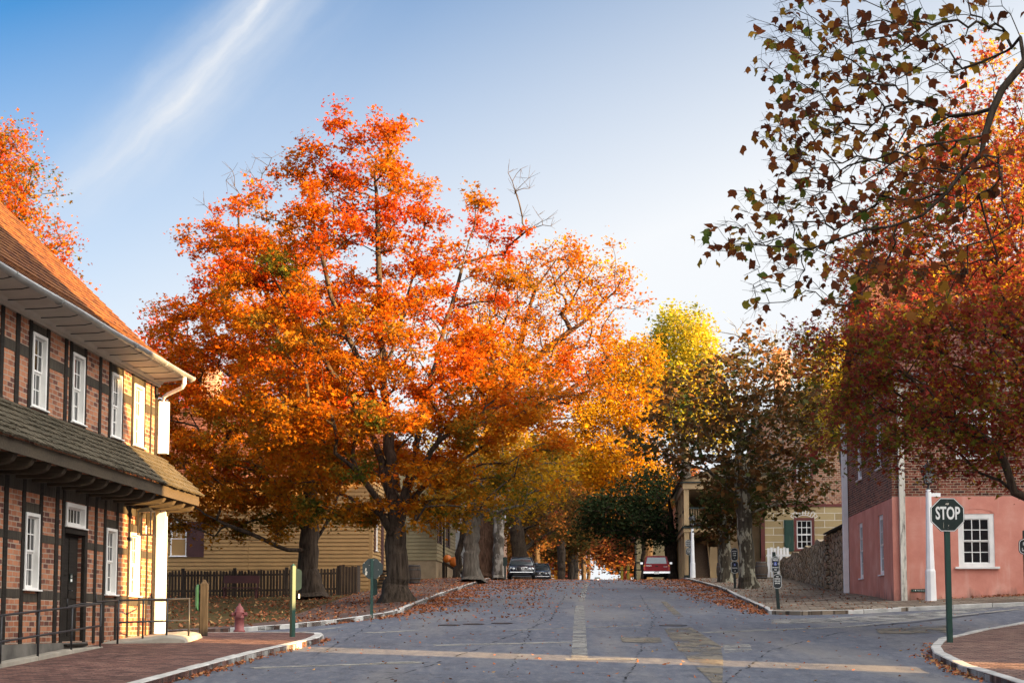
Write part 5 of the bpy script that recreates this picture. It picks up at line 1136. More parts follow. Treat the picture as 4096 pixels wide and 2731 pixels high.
for z0 in (0,):
    d1 = MB(); d1.box(0.23, 0.43, -0.17, -0.02, 0.08, 7.6); d1.build('downpipe', M['white_worn'], ph, 0.01)['label'] = 'flaking cream downpipe at the house corner'
    d2 = MB(); d2.box(-0.24, -0.02, 10.32, 10.54, 0.1, 7.7); d2.build('downpipe', M['white_clean'], ph, 0.01)['label'] = 'white downpipe at the far end of the side wall'
bgb = MB(); fbox(bgb, fy(0.0), 0, 22, -1.2, 0.14, 0.0, 0.012); fbox(bgb, fxm(0.0), 0.0, 10.5, -1.2, 0.12, 0.0, 0.01); bgb.build('plinth', mat_plain('stained plinth', (0.2, 0.1, 0.08), 0.95, 1.5, 0.3, 0.3), ph)
plq = street_thing('wall_plaque', 'small green street name plaque low on the salmon wall', 'plaque', Vector((13.27, 56.61, px0)) + SN * 0.85 + SD * -0.005 + Vector((0, 0, 0.53)))
mb = MB(); mb.box(-0.26, 0.26, -0.03, -0.0, 0, 0.1); mb.build('panel', M['green'], plq)

def text(body, size, m, parent, loc, rot, name='lettering', ext=0.002, sx=1.0, bold=0.0, align='CENTER'):
    c = bpy.data.curves.new(name, 'FONT'); c.body = body; c.size = size; c.align_x = align; c.align_y = 'CENTER'; c.extrude = ext; c.offset = bold; c.resolution_u = 3; c.space_line = 0.9
    o = bpy.data.objects.new(name + '_src', c); COL.objects.link(o); dg = bpy.context.evaluated_depsgraph_get(); dg.update()
    me = bpy.data.meshes.new_from_object(o.evaluated_get(dg)); bpy.data.objects.remove(o); me.name = name
    me.materials.clear(); me.materials.append(m)
    r = bpy.data.objects.new(name, me); COL.objects.link(r); r.parent = parent; r.location = loc; r.rotation_euler = rot; r.scale = (sx, 1, 1); return r
RX = (math.pi / 2, 0, 0)
text('3  ●  Main Street', 0.055, M['sign_white'], plq, (0, -0.032, 0.05), RX)

# ================================================================ 3. stone wall between
sw = street_thing('stone_wall', 'rubble stone garden wall stepping down between salmon house and barrels', 'wall', (14.05, 67.2, 1.16)); sw.rotation_euler[2] = -math.atan(0.077)
def mk_rubble():
    t = NT('rubble stone'); v = t.obj(); v2 = t.scl(v, (2.3, 2.1, 3.4))
    v2 = t.n('VectorMath', _operation='ADD', i0=v2, i1=t.n('VectorMath', _operation='SCALE', i0=t.noise(2.0, 3, v, 0.5, 'Color')).outputs[0]).outputs[0]
    vo = t.n('TexVoronoi', Vector=v2, Scale=1.0); ve = t.n('TexVoronoi', Vector=v2, Scale=1.0, _feature='DISTANCE_TO_EDGE')
    cell = t.n('SeparateColor', Color=vo.outputs['Color']).outputs[0]
    col = t.ramp(cell, [(0.0, (0.2, 0.14, 0.085)), (0.3, (0.33, 0.24, 0.15)), (0.6, (0.46, 0.36, 0.25)), (0.85, (0.32, 0.28, 0.23)), (1.0, (0.58, 0.5, 0.38))])
    col = t.mix(0.5, col, t.mix(t.noise(7, 5, v), (0.15, 0.11, 0.07), (0.56, 0.44, 0.3)))
    m = t.ramp(ve.outputs['Distance'], [(0.02, (1, 1, 1)), (0.09, (0, 0, 0))])
    col = t.mix(m, col, (0.075, 0.058, 0.042))
    h = t.math('ADD', t.math('MINIMUM', t.math('MULTIPLY', ve.outputs['Distance'], 3.5), 0.7), t.math('MULTIPLY', t.noise(20, 4, v), 0.25))
    return t.bsdf(col, 0.95, t.bump(h, 1.0, 0.07), 0, 0.1)
M['rubble'] = mk_rubble()
def rubble_slab(y0, y1, ztop, x=0.0, th=0.5, zb=-0.6, jag=0.05, ny=40, nz=12):
    mb = MB(); vs = []; fs = []
    def topz(y): return ztop(y) + random.uniform(-jag, jag)
    tops = [topz(y0 + (y1 - y0) * i / ny) for i in range(ny + 1)]
    for i in range(ny + 1):
        y = y0 + (y1 - y0) * i / ny; zg = zb + 0.045 * (y - y0)
        for j in range(nz + 1):
            z = zg + (tops[i] - zg) * j / nz; vs.append((x + random.uniform(-0.035, 0.035), y + random.uniform(-.02, .02), z))
        vs.append((x + th, y, tops[i] - 0.02)); vs.append((x + th, y, zg))
    w = nz + 3
    for i in range(ny):
        for j in range(nz + 2): fs.append((i*w+j, i*w+j+1, (i+1)*w+j+1, (i+1)*w+j))
    fs += [tuple(range(w))[::-1], tuple(ny * w + j for j in range(w))]
    return mb.add(vs, fs, False)
r1_ = rubble_slab(0.3, 8.6, lambda y: 3.02, 0.0); r1_.build('near_wall', M['rubble'], sw, 0, False)
r2_ = rubble_slab(8.6, 35.5, lambda y: 3.02 - 0.002 * y + 0.1 * math.sin(y), 0.12); r2_.build('far_wall', M['rubble'], sw, 0, False)
qn = MB(); z = -0.35
while z < 2.9:
    h_ = random.uniform(0.2, 0.42); d_ = random.uniform(0.0, 0.08); qn.box(-0.10 - d_, 0.3, 8.0 + random.uniform(-.1, .1), 8.95 + random.uniform(-.2, .15), z, z + h_ - 0.025); z += h_
qn.build('quoin', M['rubble'], sw, 0.05)
cpg = MB(); cpg.prism([(-0.22, 3.04), (-0.22, 3.10), (0.25, 3.34), (0.7, 3.1), (0.7, 3.04)], 'y', 0.3, 8.3); cpg.build('coping', mat_wood('dark coping', (0.02, 0.018, 0.016), (0.07, 0.06, 0.05)), sw)

# ================================================================ 4. ashlar and brick house, 5. porch house
az0 = H(16.1, 104) + 0.1
ah = street_thing('brick_house', 'brick house over cream ashlar ground floor with oxblood window frames', 'house', (16.1, 104.0, az0))
Aw = [(1.95, 3.25, 1.75, 3.85)]; Au = [(2.0, 3.2, 6.0, 7.9), (7.2, 8.4, 6.0, 7.9)]
wbm = wall(fy(0.0), 0, 16, -1, 4.55, Aw, 0.2); wall(fxm(0.0), 0, 12, -1, 4.55, [(2.2, 3.6, 1.4, 3.6), (7, 8.4, 1.4, 3.6)], 0.2, wbm); wbm.build('lower_wall', M['ashlar'], ah)
ubm = wall(fy(0.02), 0.02, 16, 4.72, 10.2, Au, 0.2); wall(fxm(0.02), 0.02, 12, 4.72, 10.2, [(2.2, 3.6, 6.2, 8.6)], 0.2, ubm)
ubm.quad((0.02, 0.02, 10.2), (16, 0.02, 10.2), (16, 0.02, 10.25), (8, 0.02, 14.2), (0.02, 0.02, 10.25)); ubm.quad((16, 0, -1), (16, 12, -1), (16, 12, 10.2), (16, 0, 10.2)); ubm.build('upper_wall', M['brick_mid'], ah)
bc = MB(); fbox(bc, fy(0.0), -0.04, 16, 4.55, 4.72, -0.1, 0.05); bc.box(-0.05, -0.0, 0.0, 12, 4.55, 4.72); bc.box(-0.16, 0.1, -0.06, 0.14, -0.8, 4.6); bc.build('belt_course', M['oxblood'], ah)
for a, b, c, d in Aw + Au:
    w_ = window(ah, fy(0.0), a, b, c, d, 3, 4, M['oxblood'], None, 0.17, 0.03, 0.16, 0.06)
    s_ = MB(); a2, b2, c2, d2 = a + .17, b - .17, c + .12, d - .17; mid = (c2 + d2) / 2
    for x in ((a2, a2 + .06, c2, d2), (b2 - .06, b2, c2, d2), (a2, b2, mid - .05, mid + .05), (a2, b2, c2, c2 + .07), (a2, b2, d2 - .06, d2)): fbox(s_, fy(0.0), *x, -0.09, -0.02)
    for i in (1, 2): u = a2 + (b2 - a2) * i / 3; fbox(s_, fy(0.0), u - .02, u + .02, c2, d2, -0.088, -0.025)
    for i in (1, 3): z = c2 + (d2 - c2) * i / 4; fbox(s_, fy(0.0), a2, b2, z - .02, z + .02, -0.087, -0.026)
    s_.build('sash', M['white_clean'], w_)
sh = MB(); fbox(sh, fy(0.0), 1.32, 1.92, 1.7, 3.72, 0.03, 0.07)
for c, d in ((1.8, 2.65), (2.77, 3.62)): fbox(sh, fy(0.0), 1.42, 1.82, c, d, 0.07, 0.085)
sh.build('shutter', M['green'], ah, 0.01)
am = MB(); n = 9
for i in range(n + 1):
    a = math.pi * (0.16 + 0.68 * i / n); c_, s_ = math.cos(a), math.sin(a)
    p, q = (2.6 + 0.66 * c_, 3.5 + 0.52 * s_), (2.6 + 0.97 * c_, 3.5 + 0.92 * s_); t = 0.022; nn = (-s_ * t, c_ * t)
    am.quad((p[0] - nn[0], -0.014, p[1] - nn[1]), (p[0] + nn[0], -0.014, p[1] + nn[1]), (q[0] + nn[0], -0.014, q[1] + nn[1]), (q[0] - nn[0], -0.014, q[1] - nn[1]))
    if i < n:
        b = math.pi * (0.16 + 0.68 * (i + 1) / n)
        for R, S in ((0.66, 0.52), (0.97, 0.92)):
            am.quad((2.6 + R * c_, -0.013, 3.5 + S * s_ - .02), (2.6 + R * math.cos(b), -0.013, 3.5 + S * math.sin(b) - .02), (2.6 + R * math.cos(b), -0.013, 3.5 + S * math.sin(b) + .02), (2.6 + R * c_, -0.013, 3.5 + S * s_ + .02))
am.build('arch_joint', M['white_clean'], ah, 0, False)
for a, b in ((2.2, 3.6), (7, 8.4)):
    window(ah, fxm(0.0), a, b, 1.4, 3.6, 3, 4, M['oxblood'], None, 0.16, 0.03, 0.16, 0.06)
    s2 = MB(); fbox(s2, fxm(0.0), a - 0.75, a - 0.02, 1.35, 3.6, 0.02, 0.07); s2.build('shutter', M['green'], ah)
rfa = MB(); courses(rfa, (-0.4, -0.4, 10.2), (-0.4, 12.4, 10.2), (8, -0.4, 14.4), (8, 12.4, 14.4), 20, 0.04, 0.004); courses(rfa, (16.4, -0.4, 10.2), (16.4, 12.4, 10.2), (8, -0.4, 14.4), (8, 12.4, 14.4), 20, 0.04, 0.004); ro = rfa.build('roof', M['tiles_dk'], ah, fix=False)
ch = MB(); ch.box(1.0, 2.0, 1.0, 2.0, 10.5, 14.6); ch.box(0.92, 2.08, 0.92, 2.08, 14.6, 14.85); ch.build('chimney', M['brick_mid'], ro)

bz0 = H(10.85, 101.3) + 0.1
bh = street_thing('porch_house', 'tan two storey porch house built over the pavement, with open stair', 'house', (10.75, 101.4, bz0))
for i in range(4):
    y = 0.15 + i * 4.1
    for z0, z1 in ((0.2, 2.85), (3.3, 5.55)): pm_ = MB(); pm_.box(0.0, 0.32, y - 0.15, y + 0.15, z0, z1); pm_.build('porch_post', M['tan'], bh, 0.01)
    if i == 0: pm_ = MB(); pm_.box(2.15, 2.42, y - 0.1, y + 0.1, 0.0, 2.85); pm_.build('porch_post', M['tan'], bh, 0.01)
fl = MB(); fl.box(-0.04, 2.6, -0.06, 12.9, 2.87, 3.12); fl.box(-0.06, 2.6, -0.08, 12.95, 5.56, 5.95); fl.build('porch_beam', M['tan'], bh, 0.01)
dk = MB(); dk.box(-0.1, 2.62, -0.12, 13.0, 3.122, 3.22); dk.box(-0.2, 2.7, -0.2, 13.1, 5.952, 6.02); dk.box(-0.02, 0.34, -0.02, 0.32, 0.0, 0.2); dk.build('porch_trim', M['green_blk'], bh)
blr = MB()
for i in range(1, 15): blr.box(0.32 + i * 0.15 - 0.02, 0.32 + i * 0.15 + 0.02, 0.1, 0.14, 3.45, 4.35)
blr.build('front_balusters', M['tan'], bh)
for j in range(3):
    blr = MB()
    for i in range(1, 24): y = 0.3 + j * 4.1 + i * 0.155; blr.box(0.12, 0.16, y - 0.02, y + 0.02, 3.45, 4.35)
    blr.build('side_balusters', M['tan'], bh)
rl = MB(); rl.box(0.3, 2.6, 0.06, 0.18, 4.34, 4.43); rl.box(0.3, 2.6, 0.08, 0.16, 3.38, 3.45); rl.box(0.08, 0.2, 0.2, 12.6, 4.34, 4.43); rl.box(0.1, 0.18, 0.2, 12.6, 3.38, 3.45); rl.build('handrail', M['green_blk'], bh)
bw = MB(); clap(bw, fxm(2.6), 4.8, 13, 0.0, 6.0, 0.2, [(6, 7.4, 0.2, 2.4)]); clap(bw, fy(4.8), 2.6, 5.2, 0, 6.0, 0.2); clap(bw, fy(13.0), 0.0, 2.6, 0, 6.0, .2); bw.build('wall', M['tan'], bh)
dw_ = MB(); dw_.box(2.58, 2.66, 6, 7.4, 0.0, 2.4); dw_.build('door', M['maroon'], bh)
stp = MB()
for i in range(14): stp.box(0.75, 1.65, 1.2 + i * 0.26, 1.5 + i * 0.26, i * 0.205, i * 0.205 + 0.05); stp.box(0.75, 1.65, 1.46 + i * 0.26, 1.485 + i * 0.26, max(0, i * 0.205 + .05), i * 0.205 + 0.21)
stp.build('stair', M['bark_brown'] if False else mat_wood('brown stair boards', (0.05, 0.032, 0.02), (0.15, 0.1, 0.065)), bh)
pn_ = MB(); pn_.box(1.66, 2.12, 1.1, 1.16, 0.0, 2.0); pn_.prism([(1.0, 0), (5.0, 0), (5.0, 3.0), (4.7, 3.0), (1.0, 0.4)], 'x', 1.66, 1.72); pn_.box(0.58, 0.72, 1.0, 1.14, 0.0, 1.0); pn_.build('stair_panel', M['tan'], bh)
rfb = MB(); courses(rfb, (-0.35, -0.4, 5.98), (-0.35, 13.4, 5.98), (4.0, -0.4, 7.7), (4.0, 13.4, 7.7), 12, 0.04, 0.004); courses(rfb, (6.4, -0.4, 5.98), (6.4, 13.4, 5.98), (4.0, -0.4, 7.7), (4.0, 13.4, 7.7), 10, 0.04, 0.004); rfb.build('roof', M['shakes'], bh, fix=False)
gwb = MB(); gwb.quad((-0.2, -0.1, 6.03), (6.0, -0.1, 6.03), (4.0, -0.1, 7.65)); gwb.build('gable', M['tan'], bh, fix=False)

# small tan outbuilding further along on the right
fh = street_thing('small_house', 'small tan house far down the right side behind the red pickup', 'house', (13.0, 150, H(13, 150)))
m = MB(); clap(m, fy(0), -1.5, 6, -1, 6.2, 0.25); clap(m, fxm(-1.5), 0, 8, -1, 6.2, 0.25); m.build('wall', M['sage'], fh)
m = MB(); m.prism([(-2, 6.1), (6.5, 6.1), (2.2, 9)], 'y', -0.3, 8.3); m.build('roof', M['tiles_dk'], fh)

# ================================================================ 6. clapboard houses on the left
yh = street_thing('clapboard_house', 'ochre yellow clapboard house behind the dark picket fence', 'house', (-6.85, 79.4, H(-6.85, 79.4) + 0.1))
Yw = [(-14.6 + 5.73, -14.6 + 6.52, 1.30, 3.0)]
YL = [round(front_u, 3) for front_u in ()]
wx0 = -9.2                                                       # window position along the front, west of the corner
ywin = [(-9.98, -9.18, 1.7, 3.4)]
m = MB(); clap(m, fy(0), -17, -6.12, 0.1, 5.6, 0.19, ywin); clap(m, fy(0), -6.06, -0.14, 0.1, 5.6, 0.19); clap(m, fx(0.0), 0.14, 8.2, 0.1, 5.6, 0.19, [(0.9, 1.7, 2.0, 3.6), (3.0, 4.0, 1.2, 3.5)]); m.build('wall', M['yellow'], yh)
m = MB(); m.box(-17, -0.02, 0.05, 8.1, -1.2, 5.6); fbox(m, fy(0), -6.12, -6.06, 0.1, 5.6, -0.03, 0.035); fbox(m, fy(0), -0.14, 0.03, 0.0, 5.6, -0.03, 0.035); fbox(m, fx(0), -0.02, 0.14, 0, 5.6, -0.03, 0.035); fbox(m, fy(0), -17, 0.04, -1.2, 0.1, -0.03, 0.03); m.build('corner_board', M['yellow'], yh)
window(yh, fy(0), *ywin[0], 3, 4, M['white_clean'], None, 0.05, 0.04, 0.1, 0.06, blind=0.25)
m = MB(); fbox(m, fy(0), -9.15, -8.3, 1.65, 3.4, 0.05, 0.085); m.build('shutter', M['maroon'], yh, 0.006)
window(yh, fx(0), 0.9, 1.7, 2.0, 3.6, 3, 4, M['white_clean'], None, 0.06, 0.04, 0.1, 0.06)
for a in (0.5, 2.9): m = MB(); fbox(m, fx(0), a, a + 0.36, 1.9, 3.7, 0.03, 0.07); m.build('shutter', M['maroon'], yh)
m = MB(); fbox(m, fx(0), 3.0, 4.0, 1.2, 3.5, -0.05, 0.03); m.build('door', M['maroon'], yh)
m = MB()
for i in range(7): m.box(0.04, 1.1, 2.9 - i * 0.28, 3.2 - i * 0.28 if i else 4.2, 1.1 - i * 0.17 - 0.06, 1.1 - i * 0.17)
m.build('step', M['grey_wood'], yh)
m = MB()
for xx in (1.08,):
    for off in (0.9, 0.4): m.prism([(2.9, 1.1 + off), (2.9, 1.2 + off), (0.6, -0.25 + off), (0.6, -0.35 + off)], 'x', xx, xx + 0.06)
    for yy, zz_ in ((2.9, 0.2), (0.6, -0.9)): m.box(xx, xx + 0.1, yy - 0.05, yy + 0.05, zz_ - .6, zz_ + 1.8 if yy > 2 else 0.75)
m.build('stair_rail', M['grey_wood'], yh)
rfy = MB(); courses(rfy, (-17.4, -0.5, 5.5), (0.3, -0.5, 5.5), (-17.4, 4.1, 9.6), (0.3, 4.1, 9.6), 22, 0.035, 0.004); courses(rfy, (-17.4, 8.7, 5.5), (0.3, 8.7, 5.5), (-17.4, 4.1, 9.6), (0.3, 4.1, 9.6), 22, 0.035, 0.004); ro = rfy.build('roof', M['tiles_dk'], yh, fix=False)
m = MB(); m.quad((0.0, 0.0, 5.6), (0.0, 8.2, 5.6), (0.0, 4.1, 9.4)); m.build('gable', M['yellow'], yh, fix=False)
m = MB(); m.box(-9.6, -8.7, 3.6, 4.6, 8.5, 11.6); m.box(-9.68, -8.62, 3.52, 4.68, 11.3, 11.5); m.build('chimney', M['brick_mid'], ro)

gh = street_thing('clapboard_house', 'drab olive clapboard house with dark shutters beyond the barrel', 'house', (-4.95, 106.2, H(-4.95, 106.2)))
m = MB(); clap(m, fy(0), -12, 0, 1.35, 6.2, 0.24); clap(m, fx(0), 0.0, 13, 1.35, 6.2, 0.24, [(1.0, 2.4, 2.6, 5.0), (6.5, 7.9, 2.6, 5.0)]); m.build('wall', M['sage'], gh)
m = MB(); m.box(-12, -0.02, 0.02, 13, -1, 1.35); m.box(-12, -0.05, 0.05, 13, 1.3, 6.2); m.build('footing', mat_plain('tan stucco footing', (0.3, 0.22, 0.13), 0.9, 1.5, 0.2, 0.3), gh)
for a in (1.0, 6.5):
    window(gh, fx(0), a, a + 1.4, 2.6, 5.0, 3, 4, M['dark'], None, 0.1, 0.05, 0.1, 0.06)
    for q in (a - 0.7, a + 1.45): m = MB(); fbox(m, fx(0), q, q + 0.6, 2.5, 5.1, 0.03, 0.08); m.build('shutter', M['maroon'], gh)
m = MB(); m.box(0.0, 0.15, 3.9, 4.1, 0.1, 6.0); m.build('porch_post', M['dark'], gh)
rfg = MB(); courses(rfg, (0.4, -0.3, 6.1), (0.4, 13.3, 6.1), (-6, -0.3, 10.5), (-6, 13.3, 10.5), 20, 0.04, 0.004); rfg.build('roof', M['tiles_dk'], gh, fix=False)
m = MB(); m.quad((-12, 0, 6.2), (0, 0, 6.2), (-6, 0, 10.4)); m.build('gable', M['sage'], gh, fix=False)
wh = street_thing('clapboard_house', 'white grey clapboard house glimpsed behind the leaning trunk', 'house', (-4.0, 122, H(-4.0, 122)))
m = MB(); clap(m, fy(0), -10, 0.55, 0.4, 7, 0.24); clap(m, fx(0.55), 0, 12, 0.4, 7, 0.24); m.build('wall', M['pale'], wh)
m = MB(); m.box(-10, 0.5, 0.05, 12, -1, 7); m.build('footing', M['conc'], wh)
m = MB(); m.prism([(-10.4, 6.9), (0.95, 6.9), (-4.7, 11)], 'y', -0.3, 12.3); m.build('roof', M['tiles_dk'], wh)
rh = street_thing('brick_house', 'red brick house far back between brown and pale trunks', 'house', (-2.5, 150, H(-2.5, 150)))
m = MB(); m.box(-10, 1.4, 0, 10, -1, 7.5); m.build('wall', M['brick_mid'], rh); m = MB(); m.prism([(-10.5, 7.4), (1.9, 7.4), (-4.3, 11)], 'y', -0.3, 10.3); m.build('roof', M['tiles_dk'], rh)

# unseen houses out of frame, added to block the low sun
def shade_house(label, x0, x1, y0, y1, ze, ridge, axis, wm, rm, zb=-4):
    t = thing('brick_house', label, 'house', ((x0 + x1) / 2, (y0 + y1) / 2, zb), 0); cx, cy = (x0 + x1) / 2, (y0 + y1) / 2  # shadow caster in the form of a house, never in view
    hx, hy = (x1 - x0) / 2, (y1 - y0) / 2; e, r = ze - zb, ridge - zb
    m = MB(); m.box(-hx, hx, -hy, hy, 0, e)
    if axis == 'x': m.prism([(-hy, e + .001), (hy, e + .001), (0, r)], 'x', -hx, hx)
    else: m.prism([(-hx, e + .001), (hx, e + .001), (0, r)], 'y', -hy, hy)
    m.build('wall', wm, t)
    m = MB(); o = 0.35; sl_ = (r - e) / (hy if axis == 'x' else hx)
    if axis == 'x':
        for s in (-1, 1): courses(m, (-hx - o, s * (hy + o), e - o * sl_ + .05), (hx + o, s * (hy + o), e - o * sl_ + .05), (-hx - o, 0, r + .05), (hx + o, 0, r + .05), 18, 0.05, 0.004)
    else:
        for s in (-1, 1): courses(m, (s * (hx + o), -hy - o, e - o * sl_ + .05), (s * (hx + o), hy + o, e - o * sl_ + .05), (0, -hy - o, r + .05), (0, hy + o, r + .05), 18, 0.05, 0.004)
    m.build('roof', rm, t, fix=False)
    for i in range(int(2 * hy // 3)):
        y = -hy + 1.2 + i * 3
        for z in (zb * 0 + 4.6, 7.4):
            if z + 1.6 < e: window(t, fxm(-hx), y, y + 1.0, z, z + 1.6, 3, 4, M['white_clean'])
    return t
shade_house('unseen gabled brick house on the near right corner, added to shade the timbered house', 14.5, 22.0, 4.2, 20.6, 11.0, 22.0, 'x', M['brick_mid'], M['tiles_dk'])
shade_house('unseen long brick house up the cross street, added to shade the crossing', 38.0, 48.0, 19.5, 32.0, 11.0, 14.5, 'y', M['brick_mid'], M['tiles_dk'])
shade_house('unseen tall brick house behind the salmon house, added to shade the sycamores', 42.0, 54.0, 63.0, 100.0, 16.5, 20.5, 'y', M['brick_mid'], M['tiles_dk'])
shade_house('unseen tall brick row next to the long house, added to shade the lower maple crown', 38.0, 50.0, 34.0, 61.0, 14.5, 18.0, 'y', M['brick_mid'], M['tiles_dk'])
shade_house('unseen brick house far up the right side, added to shade the street end', 56.0, 66.0, 116.0, 172.0, 20.0, 24.0, 'y', M['brick_mid'], M['tiles_dk'])
shade_house('unseen three storey brick house behind the gabled one, added to shade the left roof', 25.0, 35.0, -14.0, 10.0, 18.5, 21.0, 'x', M['brick_mid'], M['tiles_dk'])
shade_house('unseen brick house behind the camera, added to block the sun', 15.0, 24.0, -26.0, 1.5, 9.0, 14.0, 'y', M['brick_mid'], M['tiles_dk'])

shade_house('unseen low brick house at the near right corner, added to narrow the sun streak', 19.0, 26.0, 23.6, 32.0, 5.2, 5.9, 'x', M['brick_mid'], M['tiles_dk'])

# ================================================================ street furniture
def octagon(w): R = w / 2 / math.cos(math.pi / 8); return [(R * math.cos(math.pi / 8 + i * math.pi / 4), R * math.sin(math.pi / 8 + i * math.pi / 4)) for i in range(8)]
def sq_post(h, w, top='flat', lean=(0, 0)):
    m = MB(); x, y = lean; a = w / 2
    m.add([(-a, -a, -0.3), (a, -a, -0.3), (a, a, -0.3), (-a, a, -0.3), (-a + x, -a + y, h), (a + x, -a + y, h), (a + x, a + y, h), (-a + x, a + y, h)], [(0,3,2,1), (0,1,5,4), (1,2,6,5), (2,3,7,6), (3,0,4,7)])
    if top == 'flat': m.quad((-a + x, -a + y, h), (a + x, -a + y, h), (a + x, a + y, h), (-a + x, a + y, h))
    else: m.add([(-a + x, -a + y, h), (a + x, -a + y, h), (a + x, a + y, h), (-a + x, a + y, h), (x, y, h + w * 0.7)], [(0,1,4), (1,2,4), (2,3,4), (3,0,4)])
    return m
def P0(px, py, off=0.12):
    x, y = G(px, py); z0 = H(x, y)
    x, y = x, y
    return Vector((x, y, H(x, y) + off))

# STOP sign
p = P0(3800, 2590); st = thing('stop_sign', 'dark green octagonal STOP sign on a square green post, right foreground', 'sign', p, 0)
top = at(3800, 2058, p.y).z - p.z
sq_post(top + 0.3, 0.11).build('post', M['green'], st, 0.006)
m = MB(); m.prism(octagon(0.715), 'y', -0.075, -0.058); so_ = m.build('sign_panel', M['green_blk'], st, 0.002); so_.location = (0, 0, top)
oc, oi = octagon(0.70), octagon(0.672); m = MB()
for i in range(8): j = (i + 1) % 8; m.quad((oc[i][0], -0.0765, oc[i][1]), (oc[j][0], -0.0765, oc[j][1]), (oi[j][0], -0.0765, oi[j][1]), (oi[i][0], -0.0765, oi[i][1]))
m.build('border', M['sign_white'], so_, fix=False)
text('STOP', 0.375, M['sign_white'], so_, (0.005, -0.077, 0.02), RX, 'lettering', 0.001, 0.58, 0.009)
m = MB()
for (x, z, a, b) in ((-0.02, 0.232, 0.03, 0.018), (0.015, 0.228, 0.02, 0.024), (0.015, -0.23, 0.010, 0.014), (-0.09, -0.22, 0.0035, 0.08)):
    m.quad((x - a, -0.0768, z - b), (x + a * .6, -0.0768, z - b * .6), (x + a, -0.0768, z + b), (x - a * .3, -0.0768, z + b * .5))
m.build('paint_chip', M['chip'], so_, fix=False)
for z in (0.29, -0.29):
    m = MB(); m.fn = lambda a, b, c, z=z: (a, -0.0755 - c, z + b); m.lathe([(0.016, 0), (0.014, 0.006), (0.002, 0.008)], (0, 0, 0), 10); m.build('bolt', M['hoop'], so_)

# stop sign seen from behind, with a plaque
p = P0(1486, 2472); bs = thing('stop_sign', 'back of a chipped green octagonal sign on the left pavement', 'sign', p, 0.1)
sq_post(1.66, 0.085).build('post', M['green'], bs, 0.005)
m = MB(); m.prism(octagon(0.60), 'y', 0.045, 0.06); q = m.build('sign_panel', M['green_blk'], bs, 0.002); q.location = (0.02, 0, 1.36)
m = MB()
for (x, z, a, b) in ((-0.19, -0.13, 0.04, 0.07), (-0.2, -0.02, 0.025, 0.05), (0.02, 0.26, 0.02, 0.015), (0.22, 0.2, 0.012, 0.02), (-0.25, 0.17, 0.01, 0.02), (0.2, -0.21, 0.012, 0.02), (-0.1, 0.1, 0.008, 0.01), (0.17, -0.03, 0.01, 0.01)):
    m.quad((x - a, 0.0435, z - b), (x + a * .6, 0.0435, z - b * .8), (x + a, 0.0435, z + b * .6), (x - a * .3, 0.0435, z + b))
m.build('paint_chip', M['chip'], q, fix=False)
pill = lambda w, h: [(w / 2 * math.cos(t), h / 2 - w / 2 * 0.62 + w / 2 * 0.62 * math.sin(t)) for t in [math.pi * i / 8 for i in range(9)]] + [(w / 2 * math.cos(t), -h / 2 + w / 2 * 0.62 + w / 2 * 0.62 * math.sin(t)) for t in [math.pi + math.pi * i / 8 for i in range(9)]]
m = MB(); m.prism(pill(0.2, 0.5), 'y', 0.046, 0.062); q = m.build('plaque', M['green_blk'], bs); q.location = (0.1, 0, 0.82); q.rotation_euler = (0, 0, 0.5)

# parking signs with plaques: post + two pill plaques
def plaque_sign(label, p, specs, post_h, lean=0.0, rz=0.0, group='black pill shaped parking signs'):
    t = thing('parking_sign', label, 'sign', p, rz, group)
    sq_post(post_h, 0.1, 'flat', (lean, 0)).build('post', M['green_blk'], t, 0.005)
    for (x, z, w, h, lines, blue) in specs:
        m = MB(); m.prism(pill(w, h), 'y', -0.075, -0.058); pn = m.build('plaque', M['sign_dark'], t); pn.location = (x, 0, z)
        a, b = pill(w * 0.93, h - w * 0.07), pill(w * 0.86, h - w * 0.14); mb = MB(); n = len(a)
        for i in range(n): j = (i + 1) % n; mb.quad((a[i][0], -0.0762, a[i][1]), (a[j][0], -0.0762, a[j][1]), (b[j][0], -0.0762, b[j][1]), (b[i][0], -0.0762, b[i][1]))
        mb.build('border', M['sign_white'], pn, fix=False)
        if blue is not None:
            mb = MB(); mb.box(-0.045, 0.045, -0.0768, -0.0755, blue - 0.055, blue + 0.055); bb = mb.build('symbol_panel', M['sign_blue'], pn)
            mb = MB(); mb.lathe([(0.012, 0), (0.0, 0.001)], (0, 0, 0), 8); mb = MB()
            for (u0, u1, z0, z1) in ((-0.012, 0.004, 0.022, 0.04), (-0.008, 0.0, -0.015, 0.022), (0.0, 0.022, -0.015, -0.007), (0.018, 0.026, -0.035, -0.007), (-0.026, -0.018, -0.03, 0.0), (-0.02, 0.01, -0.04, -0.032)): mb.box(u0, u1, -0.0778, -0.0768, blue + z0, blue + z1)
            mb.build('wheelchair_symbol', M['sign_white'], bb)
        for (txt, zz_, sz, sx) in lines:
            text(txt, sz, M['sign_white'], pn, (0, -0.0765, zz_), RX, 'lettering', 0.0008, sx, 0.0015)
    return t
arrow = '→'
p = P0(3117, 2449)
s_ = 52.1 / 6500
plaque_sign('leaning post with two black plaques, one with a blue wheelchair symbol', p,
            [(-0.11, 1.42, 0.26, 0.52, [('HANDICAP', 0.18, 0.05, 0.75), ('PARKING', 0.13, 0.05, 0.8), ('MAX PENALTY', -0.1, 0.042, 0.7), ('$250', -0.17, 0.045, 0.9), ('←       →', 0.02, 0.06, 1.0)], 0.02),
             (-0.055, 0.88, 0.28, 0.48, [('NO', 0.15, 0.055, 0.9), ('PARKING', 0.08, 0.055, 0.8), ('FIRE LANE', 0.01, 0.055, 0.75), ('$50 FINE', -0.06, 0.055, 0.75)], None)], 1.82, -0.15)
m = MB(); 
